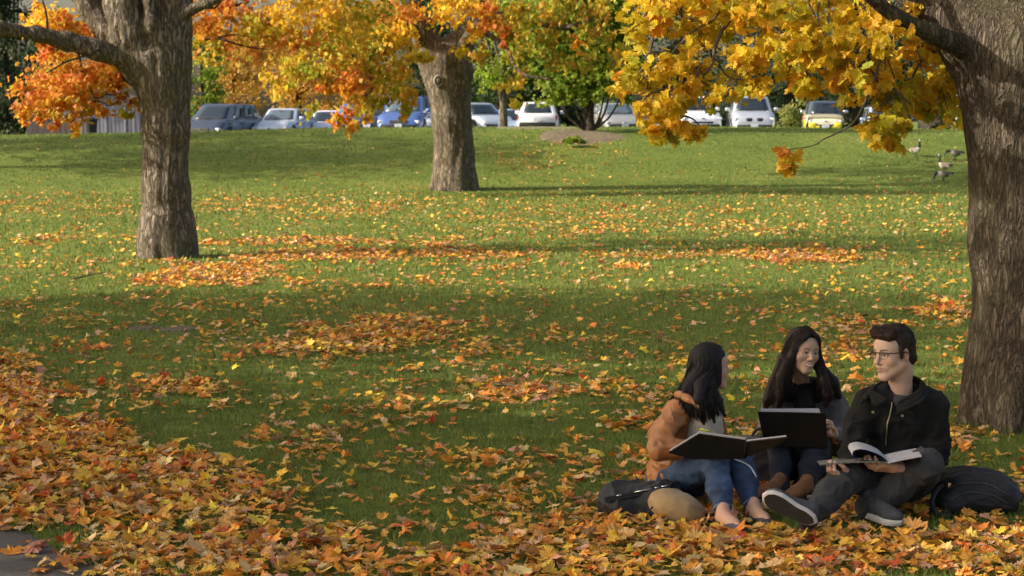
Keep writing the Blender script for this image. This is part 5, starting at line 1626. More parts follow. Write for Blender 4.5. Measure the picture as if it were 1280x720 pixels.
    C[eye] = (0.50, 0.47, 0.44)
    ir = ((x - np.sign(x) * .0308 - look * .0045) / .0070) ** 2 + ((z - .0044) / .0072) ** 2
    C[eye & (ir < 1)] = (0.028, 0.016, 0.011)
    C[(e2 >= .74) & (e2 < 1.55) & (z > .0052) & (y > .055)] = (0.02, 0.014, 0.012)
    C[(e2 >= .95) & (e2 < 1.30) & (z <= .0052) & (y > .055)] = skin * np.array((.55, .42, .38))
    C[(np.hypot(ax - .0065, z - nt_[1] + .0125) < .0032) & (y > .085)] = skin * .15
    return V, F, np.clip(C, 0, 1)

# ---------------------------------------------------------------- hands
def hand_prims(wrist, fdir, back, thumb_side, curl=(.5, .7, .4), s=1.0, spread=.06, thumb_curl=.3, per=None):
    """thumb_side: +1 when the thumb lies on fdir x back side"""
    x = np.asarray(fdir, float); x /= np.linalg.norm(x)
    z = np.asarray(back, float); z -= x * (z @ x); z /= np.linalg.norm(z)
    y = np.cross(z, x) * thumb_side
    w_ = np.asarray(wrist, float)
    T = lambda a, b, c: w_ + s * (a * x + b * y + c * z)
    pr = [rc(T(-.05, 0, 0), T(.01, 0, 0), .025 * s, .025 * s, .01)]
    ys = (.030, .010, -.010, -.029); Ls = (.070, .079, .073, .057); rr = (.0095, .0098, .0092, .0082)
    kx = (.088, .091, .086, .077)
    for i in range(4):
        pr.append(rc(T(.008, ys[i] * .6, 0), T(kx[i], ys[i], .002), .0145 * s, .0115 * s, .014 * s))
    pr.append(rc(T(.02, .018, -.008), T(.05, .036, -.016), .018 * s, .015 * s, .014 * s))
    for i in range(4):
        p = np.array((kx[i], ys[i], .002)); ang = 0.0; sp_ = spread * (1.5 - i)
        cc = curl if per is None else per[i]
        for j, fr in enumerate((.45, .31, .24)):
            ang += cc[j]
            d = np.array((math.cos(ang), sp_ * math.cos(ang), -math.sin(ang)))
            q = p + d * Ls[i] * fr
            pr.append(rc(T(*p), T(*q), rr[i] * s * (1 - .07 * j), rr[i] * s * (1 - .07 * (j + 1)), .003 * s))
            p = q
    a = [(.050, .038, -.016), (.074, .056 - .010 * thumb_curl, -.026 - .008 * thumb_curl), (.097, .058 - .022 * thumb_curl, -.034 - .02 * thumb_curl)]
    pr.append(rc(T(*a[0]), T(*a[1]), .0130 * s, .0108 * s, .008 * s)); pr.append(rc(T(*a[1]), T(*a[2]), .0108 * s, .0085 * s, .003 * s))
    return pr

def hand_geo(prims, skin):
    V, F = sdf_mesh(prims, .0022, pad=.01)
    C = np.tile(np.array(skin), (len(V), 1)) * (1 + 0.06 * vnoise(V * 70, 8)[:, None]) * np.array((1.0, .94, .93))
    return V, F, np.clip(C, 0, 1)

def body_mesh(name, geos, base, label, cat="person"):
    V, F, C = [], [], []; b = 0
    for v, f, c in geos:
        V.append(v); F.append(f + b); C.append(c); b += len(v)
    o = np_mesh(name, np.concatenate(V), np.concatenate(F), None, [M_SKIN], colors=np.concatenate(C), local_to=base)
    o.location = tuple(float(q) for q in base)
    tag(o, label, cat)
    return o

def plain_geo(prims, h, col):
    V, F = sdf_mesh(prims, h)
    return V, F, np.tile(np.array(col), (len(V), 1))

# ---------------------------------------------------------------- hair strands
def strands(name, guides, n, m, parent, base, r=.0022, jit=.006, seed=1, grow=1.6, mb=None):
    """guides: polylines ordered across the head; strands run between neighbours"""
    rng = np.random.default_rng(seed)
    g = [curve_pts(np.array(q, float), 12) for q in guides]
    mb = mb or MB()
    for i in range(n):
        t = rng.uniform(0, len(g) - 1.001); k = int(t); f = t - k
        c = g[k] * (1 - f) + g[k + 1] * f
        off = rng.normal(0, jit, 3)
        w = np.linspace(.35, grow, 12)[:, None]
        c = c + off * w + 0.0015 * np.sin(np.linspace(0, 9, 12) + rng.uniform(0, 6))[:, None] * rng.normal(0, 1, 3)
        ln = rng.uniform(.78, 1.0)
        c = curve_pts(c[:max(5, int(12 * ln))], 11)
        mb.tube([q - base for q in c], np.linspace(r, r * .35, 11) * rng.uniform(.7, 1.3), 4)
    return mb

# ---------------------------------------------------------------- shoes
def shoe(parent, base, heel, fwd, up, Ls, upper_m, side_m, out_m, label=None, laces=True, w=1.0):
    x = np.asarray(fwd, float); x /= np.linalg.norm(x)
    z = np.asarray(up, float); z -= x * (z @ x); z /= np.linalg.norm(z)
    y = np.cross(z, x); R = np.stack([x, y, z], 1); s = Ls / .29
    T = lambda a, b, c: np.asarray(heel) + R @ (np.array((a, b, c), float) * s)
    pr = [el(T(.222, 0, .044), np.array((.064, .044 * w, .032)) * s, R, .02), rc(T(.05, 0, .055), T(.19, 0, .050), .037 * s, .036 * s, .02), rc(T(.045, 0, .06), T(.05, 0, .105), .038 * s, .038 * s, .02),
          rc(T(.09, 0, .085), T(.17, 0, .062), .030 * s, .028 * s, .02)]
    V, F = sdf_mesh(pr, .005)
    V = cloth_disp(V, F, .0018, 3, 30, 60)
    o = np_mesh("shoe", V, F, parent, [upper_m], local_to=base)
    if label: o["label"] = label
    # sole outline
    out = []
    for t in np.linspace(0, 2 * math.pi, 44, endpoint=False):
        cx = .145 - .145 * math.cos(t)
        ww = np.interp(cx, [0, .02, .06, .12, .20, .25, .28, .29], [.0, .024, .035, .034, .047, .043, .024, 0])
        out.append((cx, math.copysign(ww, math.sin(t)) * w))
    rings = [(.93, 0.0), (1.0, .004), (1.03, .014), (1.03, .024), (.99, .031)]
    V = []
    for sc_, zz in rings:
        V += [T(.145 + (a - .145) * sc_, b * sc_, zz) for a, b in out]
    n = len(out); F = []; mi = []
    for i in range(len(rings) - 1):
        for k in range(n):
            F.append((i * n + k, i * n + (k + 1) % n, (i + 1) * n + (k + 1) % n, (i + 1) * n + k)); mi.append(0)
    F.append(tuple(range(n - 1, -1, -1))); mi.append(1)
    F.append(tuple(4 * n + k for k in range(n))); mi.append(0)
    so = np_mesh("sole", np.array(V), F, o, [side_m, out_m], local_to=base, smooth=False, midx=mi)
    if laces:
        mb = MB()
        for i in range(5):
            a = .10 + .017 * i; zt = .116 - .0065 * i
            mb.tube([T(a, -.022, zt - .010) - base, T(a + .004, 0, zt + .002) - base, T(a, .022, zt - .010) - base], .0028 * s, 5)
        mb.build("laces", M_LACE, o, smooth=True)
    return o

def slab(mb, c4, th, mi=0, toward=None):
    """solid board from four corners; thickness goes along the normal"""
    c = [np.asarray(p, float) for p in c4]
    n = np.cross(c[1] - c[0], c[3] - c[0]); n /= np.linalg.norm(n)
    if toward is not None and n @ np.asarray(toward, float) < 0: n = -n
    V = c + [p + n * th for p in c]
    mb.add(V, [(3, 2, 1, 0), (4, 5, 6, 7), (0, 1, 5, 4), (1, 2, 6, 5), (2, 3, 7, 6), (3, 0, 4, 7)], mi)

def to_local(mb, base):
    mb.v = (np.array(mb.v) - base).tolist()

M_LACE = mat("shoe_lace", (0.06, 0.06, 0.065), .8, .2, 30)
M_BLACKJ = mat("black_cotton_jacket", (0.014, 0.0128, 0.012), .9, .4, 14, bump=.6, bscale=220, spec=.2, bdist=.002)
M_LEATHER = mat("tan_leather", (0.37, 0.155, 0.052), .48, .32, 11, bump=.5, bscale=60, bdist=.003, spec=.45)
M_CREAM = mat("cream_knit", (0.56, 0.50, 0.40), .9, .10, 30, bump=.8, bscale=90, stretch=(2.5, 2.5, .5), bdist=.006)
M_JEAN_B = mat("blue_denim", (0.030, 0.058, 0.118), .85, .45, 8, bump=.4, bscale=300, bdist=.0015)
M_JEAN_D = mat("dark_denim", (0.018, 0.022, 0.034), .88, .3, 8, bump=.4, bscale=300, bdist=.0015)
M_JEAN_G = mat("charcoal_denim", (0.036, 0.036, 0.037), .9, .28, 9, bump=.4, bscale=300, bdist=.0015)
M_CARDI = mat("grey_wool", (0.135, 0.13, 0.135), .95, .2, 20, bump=.6, bscale=160, spec=.2, bdist=.003)
M_SCARF = mat("black_scarf", (0.010, 0.009, 0.009), .95, .3, 20, bump=.6, bscale=120, spec=.2, bdist=.004)
M_TEE = mat("dark_grey_tee", (0.05, 0.045, 0.045), .9, .15, 20, bump=.3, bscale=200)
M_CANVAS = mat("grey_canvas", (0.055, 0.058, 0.062), .9, .2, 30, bump=.4, bscale=260)
M_RUB_W = mat("white_rubber", (0.52, 0.50, 0.46), .6, .12, 20)
M_RUB_B = mat("black_outsole", (0.018, 0.017, 0.017), .7, .3, 30, bump=.8, bscale=120)
M_BROWNSH = mat("brown_suede", (0.30, 0.135, 0.055), .85, .25, 20, bump=.3, bscale=200)
M_RUB_T = mat("tan_sole", (0.50, 0.40, 0.28), .7, .15, 20)
M_METAL = mat("brass_zip", (0.50, 0.42, 0.22), .4, .15, 60, metallic=.8)
M_FRAME = mat("glasses_frame", (0.012, 0.012, 0.013), .3, .1, 30)
M_PAPER = mat("paper", (0.60, 0.59, 0.57), .8, .05, 10)
M_BAGBLK = mat("black_nylon", (0.018, 0.018, 0.020), .72, .35, 14, bump=.4, bscale=300, bdist=.002)

SK_A = (0.56, 0.345, 0.24); SK_B = (0.56, 0.365, 0.27)

# ================================================================== the man
def man():
    base = P(1122, 600, 9.25); base[2] = 0.0
    skin = SK_B
    c = P(1117, 441, 9.16); R = frame((-.84, -.52, -.10), roll=-.03)
    s = 1.05
    neck0 = P(1126, 498, 9.20)
    hd = head_geo(c, R, s, skin, female=False, smile=.12, neck_to=neck0, look=.25, wide=.98)
    L = lambda *p: c + R @ (np.array(p, float) * s)
    # joints
    shR, shL = P(1083, 508, 9.17), P(1165, 508, 9.20)            # his right is on the viewer's left
    elR, elL = P(1063, 571, 9.13), P(1171, 572, 9.16)
    wrR, wrL = P(1060, 592, 8.93), P(1119, 585, 8.93)
    hipR, hipL = P(1103, 602, 9.27), P(1143, 602, 9.27)
    knR, knL = P(1058, 596, 8.94), P(1157, 581, 8.94)
    anR, anL = P(1012, 645, 8.71), P(1088, 634, 8.99)
    hR = hand_prims(wrR, (-.72, -.45, .10), (-.25, -.35, -.9), -1, curl=(.55, .85, .6), s=.98, thumb_curl=.5)
    hL = hand_prims(wrL, (-.93, -.25, .12), (-.10, -.55, -.8), 1, curl=(.35, .55, .4), s=1.0, thumb_curl=.3)
    inner = [el(P(1124, 592, 9.29), (.14, .11, .12), k=.05), el(P(1124, 530, 9.25), (.14, .09, .17), k=.05), rc(shR, shL, .05, .05, .04), rc(P(1125, 505, 9.22), neck0, .055, .055, .04)]
    inner += chain([shR, elR, wrR], [.042, .034, .026], .02) + chain([shL, elL, wrL], [.042, .034, .026], .02)
    inner += chain([hipR, knR, anR], [.065, .045, .036], .03) + chain([hipL, knL, anL], [.065, .045, .036], .03)
    body = body_mesh("person", [hd, hand_geo(hR, skin), hand_geo(hL, skin), plain_geo(inner, .012, skin)], base,
                     "young man with glasses and short brown hair in a black jacket, holding a magazine")
    # jacket
    j = [el(P(1124, 592, 9.28), (.185, .145, .10), k=.05), el(P(1124, 560, 9.25), (.170, .135, .12), k=.06), el(P(1124, 524, 9.22), (.185, .130, .13), k=.06),
         rc(shR + (.012, 0, -.005), shL - (.012, 0, .005), .068, .068, .06), rc(P(1105, 497, 9.21), P(1142, 497, 9.21), .060, .060, .06)]
    j += chain([shR, (shR + elR) / 2 + (-.012, 0, 0), elR], [.072, .064, .056], .035) + chain([shL, (shL + elL) / 2 + (.014, 0, 0), elL], [.074, .066, .058], .035)
    j += chain([elR, wrR + (elR - wrR) * .22], [.056, .041], .02) + chain([elL, wrL + (elL - wrL) * .22], [.058, .041], .02)
    j += [rc(neck0 + (0, .01, .13), neck0 + (0, -.02, -.02), .070, .060, .015, sub=True)]
    j += [rc(P(1119, 478, 9.07), P(1114, 499, 9.08), .026, .012, .01, sub=True)]
    o, bv, Vj, Fj = garment("jacket", j, .0068, M_BLACKJ, body, base, .0125, 3, f1=7, f2=17)
    # collar standing open
    col = []
    ctr = [P(1089, 494, 9.085), P(1092, 485, 9.16), P(1104, 478, 9.24), P(1124, 473, 9.285), P(1140, 471, 9.26), P(1151, 477, 9.19), P(1146, 492, 9.085), P(1122, 507, 9.05)]
    cc = curve_pts(ctr, 48)
    col = []
    for i in range(len(cc) - 1):
        col.append(rc(cc[i], cc[i + 1], .0075, .0075, .006)); o_ = (cc[i] - neck0) * (1, 1, 0) * .16; col.append(rc(cc[i] + o_ + (0, 0, -.014), cc[i + 1] + o_ + (0, 0, -.014), .008, .008, .010)); col.append(rc(cc[i] + o_ * 1.9 + (0, 0, -.030), cc[i + 1] + o_ * 1.9 + (0, 0, -.030), .008, .008, .010))
    for A_, B_, T_ in ((P(1088, 488, 9.10), P(1108, 500, 9.045), P(1092, 509, 9.05)), (P(1150, 489, 9.10), P(1124, 503, 9.045), P(1141, 513, 9.05))):
        for t_ in np.linspace(0, 1, 14):
            col.append(rc(A_ * (1 - t_) + B_ * t_, (A_ * (1 - t_) + B_ * t_) * .25 + T_ * .75, .0085, .0065, .010))
    garment("collar", col, .0048, M_BLACKJ, o, base, .0022, 8)
    # t shirt in the opening
    sh = [el(neck0 + (-.01, -.045, -.02), (.075, .05, .055), k=.01), rc(neck0 + (0, .0, .12), neck0 + (0, -.0, .02), .062, .064, .012, sub=True)]
    garment("tee_shirt", sh, .006, M_TEE, body, base, .002, 5)
    # zip, pockets, seams, buttons
    z_ = surf_line(bv, [(1115, 503), (1112, 520), (1108, 540), (1107, 556)], 26, .004)
    ribbon_mesh("zip", z_, .0032, M_METAL, o, base)
    for k, pp in enumerate(([(1132, 522), (1146, 521), (1158, 522)], [(1132, 530), (1146, 530), (1158, 531)], [(1085, 513), (1086, 530)], [(1090, 513), (1091, 530)])):
        ribbon_mesh("pocket_seam", surf_line(bv, pp, 10, .001), .0024, M_BLACKJ, o, base)
    for q in ((1128, 520), (1091, 515)):
        pt = on_surf(bv, q[0], q[1], .003)
        if pt is not None:
            mb = MB(); mb.tube([pt - base, pt - base + (0, -.004, 0)], [.0075, .006], 10); mb.build("button", M_METAL, o, smooth=False)
    # jeans
    jn = [el(P(1122, 603, 9.28), (.175, .14, .085), k=.05)]
    jn += chain([hipR, (hipR + knR) / 2 + (0, 0, .01), knR, (knR + anR) / 2 + (0, 0, -.005), anR + (anR - knR) * .02], [.088, .080, .070, .062, .058], .04)
    jn += chain([hipL, (hipL + knL) / 2 + (0, 0, .005), knL, (knL + anL) / 2, anL + (anL - knL) * .05], [.088, .082, .071, .062, .060], .04)
    garment("jeans", jn, .0068, M_JEAN_G, body, base, .009, 7, f1=10, f2=24)
    # shoes
    f = np.array((-.85, .16, .42)); u = np.array((.36, .86, .36))
    u2 = u - f / np.linalg.norm(f) * (u @ (f / np.linalg.norm(f))); u2 /= np.linalg.norm(u2)
    heel = P(1020, 655, 8.60)
    shoe(body, base, heel, f, u2, .272, M_CANVAS, M_RUB_W, M_RUB_B, w=1.12)
    shoe(body, base, P(1077, 652, 9.03) * (1, 1, 0) + (0, 0, .034), (.48, -.88, -.02), (0, 0, 1), .285, M_CANVAS, M_RUB_W, M_RUB_B, w=1.1)
    # hair
    E = lambda p, r, k, sub=False: el(L(*p), np.array(r) * s, R, k * s, sub)
    h = [E((0, -.018, .035), (.0765, .0970, .0930), 0), E((0, -.060, -.030), (.062, .049, .048), .03)]
    h += [rc(L(-.042, .058, .094), L(.042, .056, .095), .027 * s, .027 * s, .02 * s), rc(L(-.02, .080, .100), L(.030, .076, .101), .017 * s, .016 * s, .02 * s), E((0, .01, .108), (.062, .07, .024), .02)]
    h += [E((0, .118, -.010), (.080, .075, .082), .012, True)]
    for sg in (1, -1):
        h += [E((sg * .092, .000, -.012), (.030, .026, .036), .006, True), E((sg * .085, .040, -.035), (.03, .045, .04), .008, True)]
        h += [rc(L(sg * .0735, .022, .030), L(sg * .0735, .024, -.012), .0085 * s, .006 * s, .006 * s)]
    h += [E((0, -.04, -.105), (.12, .12, .035), .01, True)]
    V, F = sdf_mesh(h, .0038, pad=.02)
    Q = (V - c) @ R / s
    Nn = vnormals(V, F)
    rg = 1 - np.abs(vnoise(np.stack([Q[:, 0] * 95, Q[:, 1] * 24, Q[:, 2] * 34], 1), 4)) * 2
    V = V + Nn * (.0014 * rg + .0010 * vnoise(V * 60, 6))[:, None]
    ho = np_mesh("hair", V, F, body, [M_HAIR_BRN], local_to=base)
    # short locks combed back over the top and down the sides
    rng = np.random.default_rng(12)
    Q = (V - c) @ R / s; Nn = vnormals(V, F); NL = Nn @ R
    ok = np.nonzero((NL[:, 2] > -.55) & ~((Q[:, 1] > .02) & (Q[:, 2] < .055) & (np.abs(Q[:, 0]) < .06)))[0]
    pick = rng.choice(ok, 2600)
    mb = MB()
    top = np.clip((Q[pick, 2] - .05) / .05, 0, 1)
    dl = np.stack([np.sign(Q[pick, 0]) * .25 * top + .25 * top, -.75 + .2 * (1 - top), -1.0 * (1 - top) + .15 * top], 1) + rng.normal(0, .22, (len(pick), 3))
    fr_ = (Q[pick, 1] > .065) & (Q[pick, 2] > .08)
    dl[fr_] = np.array((.35, -.5, .75)) + rng.normal(0, .25, (int(fr_.sum()), 3))
    dw = dl @ R.T
    dw -= Nn[pick] * (dw * Nn[pick]).sum(1)[:, None] * .8
    dw /= np.linalg.norm(dw, axis=1)[:, None]
    Ln = rng.uniform(.014, .026, len(pick)) * (1 + .4 * top)
    for i, v in enumerate(pick):
        a0 = V[v] - Nn[v] * .002; d_ = dw[i] * Ln[i]; up_ = Nn[v] * rng.uniform(.0005, .0022)
        mb.tube([a0, a0 + d_ * .5 + up_, a0 + d_ + up_ * .5], [.0012, .0010, .0003], 3, cap=False)
    to_local(mb, base); mb.build("hair_locks", M_HAIR_BRN, ho, smooth=True)
    # glasses
    gl = MB()
    for sg in (1, -1):
        lens = [(.011, .0135), (.013, -.009), (.024, -.0145), (.044, -.0135), (.056, -.007), (.0585, .0125)]
        ring = [L(sg * a, .101 - (a - .03) ** 2 * 9 - (a * .10), .004 + b) - base for a, b in lens]
        gl.tube([ring[-1], ring[0]], .0028, 6)
        gl.tube(curve_pts(ring, 16), .0014, 5)
        gl.tube([L(sg * .0585, .0885, .0155) - base, L(sg * .075, .070, .014) - base, L(sg * .0835, .0, .010) - base, L(sg * .080, -.018, .0) - base], .0028, 6)
    gl.tube([L(-.011, .0995, .016) - base, L(0, .1015, .018) - base, L(.011, .0995, .016) - base], .0022, 6)
    gl.build("glasses", M_FRAME, body, smooth=True)
man()

# ================================================================== the woman in the middle
def middle_woman():
    base = P(1003, 592, 10.05); base[2] = 0.0
    skin = SK_A
    c = P(1003, 439, 9.82); R = frame((.40, -.91, -.07), roll=.10); s = .94
    neck0 = P(1003, 484, 9.95)
    hd = head_geo(c, R, s, skin, female=True, smile=1.0, neck_to=neck0, look=-.5, wide=1.12)
    L = lambda *p: c + R @ (np.array(p, float) * s)
    shR, shL = P(970, 503, 9.96), P(1042, 504, 9.96)
    elR, elL = P(962, 552, 9.86), P(1050, 556, 9.88)
    wrR, wrL = P(968, 553, 9.76), P(1043, 543, 9.66)
    hipR, hipL = P(985, 592, 10.05), P(1020, 592, 10.05)
    knR, knL = P(976, 556, 9.66), P(1020, 558, 9.64)
    anR, anL = P(975, 612, 9.46), P(1008, 616, 9.42)
    hL = hand_prims(wrL, (-.30, -.62, .72), (.75, -.10, .30), 1, curl=(.5, .7, .4), s=.88)
    hR = hand_prims(wrR, (.75, -.25, .1), (-.2, -.2, -.9), -1, curl=(.3, .4, .3), s=.88)
    inner = [el(P(1003, 590, 10.08), (.13, .10, .10), k=.05), el(P(1005, 535, 10.0), (.11, .08, .15), k=.05), rc(shR, shL, .04, .04, .04), rc(P(1003, 500, 9.98), neck0, .045, .045, .04)]
    inner += chain([shR, elR, wrR], [.036, .030, .022], .02) + chain([shL, elL, wrL], [.036, .030, .022], .02)
    inner += chain([hipR, knR, anR], [.06, .042, .032], .03) + chain([hipL, knL, anL], [.06, .042, .032], .03)
    body = body_mesh("person", [hd, hand_geo(hL, skin), hand_geo(hR, skin), plain_geo(inner, .012, skin)], base,
                     "smiling young woman facing the camera in a grey cardigan, seated between the other two")
    cd = [el(P(1004, 588, 10.06), (.155, .12, .10), k=.05), el(P(1004, 545, 10.01), (.145, .11, .13), k=.06), el(P(1004, 518, 9.99), (.155, .105, .10), k=.06), rc(shR, shL, .052, .052, .05)]
    cd += chain([shR, (shR + elR) / 2 + (-.01, 0, 0), elR], [.060, .056, .052], .03) + chain([shL, (shL + elL) / 2 + (.012, 0, 0), elL], [.062, .060, .056], .03)
    cd += chain([elR, wrR], [.050, .036], .02) + chain([elL, wrL + (elL - wrL) * .15], [.056, .040], .02)
    cd += [rc(neck0 + (0, 0, .1), neck0, .05, .05, .01, sub=True)]
    o, bv, _, _ = garment("cardigan", cd, .0075, M_CARDI, body, base, .011, 21, f1=8, f2=19)
    jn = [el(P(1003, 598, 10.06), (.16, .12, .08), k=.05)] + chain([hipR, (hipR + knR) / 2, knR, (knR + anR) / 2, anR], [.082, .074, .062, .055, .046], .03) + chain([hipL, (hipL + knL) / 2, knL, (knL + anL) / 2, anL], [.082, .076, .066, .058, .046], .03)
    garment("jeans", jn, .0075, M_JEAN_D, body, base, .006, 23)
    # scarf
    sc_ = []
    a = np.linspace(0, 2 * math.pi, 15)
    for lev, rad, dz in ((0, .062, .012), (1, .078, -.026)):
        pts = [neck0 + (rad * 1.1 * math.cos(t), rad * math.sin(t) - .012 - .02 * lev, dz + .008 - .022 * max(0, -math.sin(t)) + .006 * math.sin(3 * t)) for t in a]
        sc_ += chain(pts, [.028 + .004 * lev] * len(pts), .012)
    sc_ += chain([neck0 + (-.015, -.105, -.03), neck0 + (-.005, -.125, -.085), neck0 + (.0, -.12, -.14)], [.046, .052, .046], .02)
    garment("scarf", sc_, .006, M_SCARF, body, base, .006, 25, f1=20, f2=40)
    # shoes
    for an, tw_ in ((anR, -.85), (anL, -.65)):
        f = np.array((tw_, -.75, 0)); f /= np.linalg.norm(f)
        hl = np.array((an[0], an[1], 0.036)) - f * .045
        shoe(body, base, hl, f, (0, 0, 1), .25, M_BROWNSH, M_RUB_B, M_RUB_B, laces=False, w=.95)
        cuff = curve_pts([an + np.array((.045 * math.cos(t), .045 * math.sin(t), -.012)) for t in np.linspace(0, 2 * math.pi, 13)], 24)
        ribbon_mesh("cuff", cuff, .010, M_RUB_T, body, base, 7)
    # hair: cap and two long falls
    E = lambda p, r, k, sub=False: el(L(*p), np.array(r) * s, R, k * s, sub)
    h = [E((0, -.018, .034), (.090, .104, .102), 0), E((0, -.055, -.045), (.080, .060, .085), .03)]
    h += [E((0, .112, -.030), (.063, .072, .088), .010, True), E((-.006, .108, .035), (.036, .05, .040), .012, True)]
    lf = [L(.070, .020, .050), L(.080, .028, -.02), P(978, 470, 9.78), P(976, 492, 9.77), P(970, 516, 9.79)]
    lf2 = [L(.075, -.03, .03), L(.09, -.03, -.05), P(968, 478, 9.86), P(960, 500, 9.86), P(956, 512, 9.88)]
    rf = [L(-.070, .024, .050), L(-.078, .026, -.03), P(1030, 476, 9.78), P(1034, 492, 9.77), P(1032, 508, 9.79)]
    rf2 = [L(-.078, -.02, .03), L(-.092, -.02, -.05), P(1041, 478, 9.86), P(1049, 496, 9.88)]
    fr_ = []
    for pts, rr in ((lf, [.016, .022, .030, .026, .010]), (lf2, [.022, .028, .030, .026, .010]), (rf, [.016, .022, .030, .028, .010]), (rf2, [.022, .028, .030, .014])):
        fr_ += chain([np.asarray(p) for p in pts], rr, .014)
    V, F = sdf_mesh(h + fr_, .0042, pad=.02)
    Nn = vnormals(V, F)
    rg = 1 - np.abs(vnoise(np.stack([V[:, 0] * 120, V[:, 1] * 120, V[:, 2] * 3], 1), 4)) * 2
    V = V + Nn * (.0016 * rg)[:, None]
    ho = np_mesh("hair", V, F, body, [M_HAIR_DKBR], local_to=base)
    part = [L(-.004, .070, .122), L(-.002, .0, .137)]
    o1 = lambda q, *d: [np.asarray(p) + np.array(d) for p in q]
    gs = [[L(.006, .070, .113), L(.040, .080, .085), L(.064, .055, .03), L(.072, .045, -.03), P(989, 478, 9.76), P(991, 505, 9.76)],
          [L(.006, .062, .118), L(.055, .062, .085), L(.080, .035, .02), P(978, 468, 9.75), P(976, 492, 9.74), P(975, 514, 9.76)],
          [L(.006, .03, .135), L(.070, .025, .085), L(.096, .0, .0), P(968, 478, 9.82), P(962, 498, 9.82), P(960, 512, 9.84)],
          [L(.006, .0, .14), L(.078, -.02, .075), L(.100, -.03, -.02), P(964, 480, 9.9), P(959, 494, 9.9), P(957, 500, 9.9)]]
    gr = [[L(-.006, .070, .113), L(-.040, .082, .085), L(-.062, .060, .03), L(-.070, .045, -.03), P(1024, 474, 9.77), P(1015, 502, 9.77)],
          [L(-.006, .062, .118), L(-.055, .060, .085), L(-.080, .035, .02), P(1032, 468, 9.76), P(1036, 490, 9.74), P(1032, 512, 9.76)],
          [L(-.006, .03, .135), L(-.070, .025, .085), L(-.096, .0, .0), P(1038, 476, 9.82), P(1042, 490, 9.82), P(1042, 506, 9.84)],
          [L(-.006, .0, .14), L(-.078, -.02, .075), L(-.100, -.03, -.02), P(1042, 480, 9.9), P(1048, 492, 9.9)]]
    mb = strands("hair", gs, 620, None, None, base, r=.0019, jit=.006, seed=3)
    mb = strands("hair", gr, 620, None, None, base, r=.0019, jit=.006, seed=4, mb=mb)
    mb.build("hair_strands", M_HAIR_DKBR, ho, smooth=True)
middle_woman()

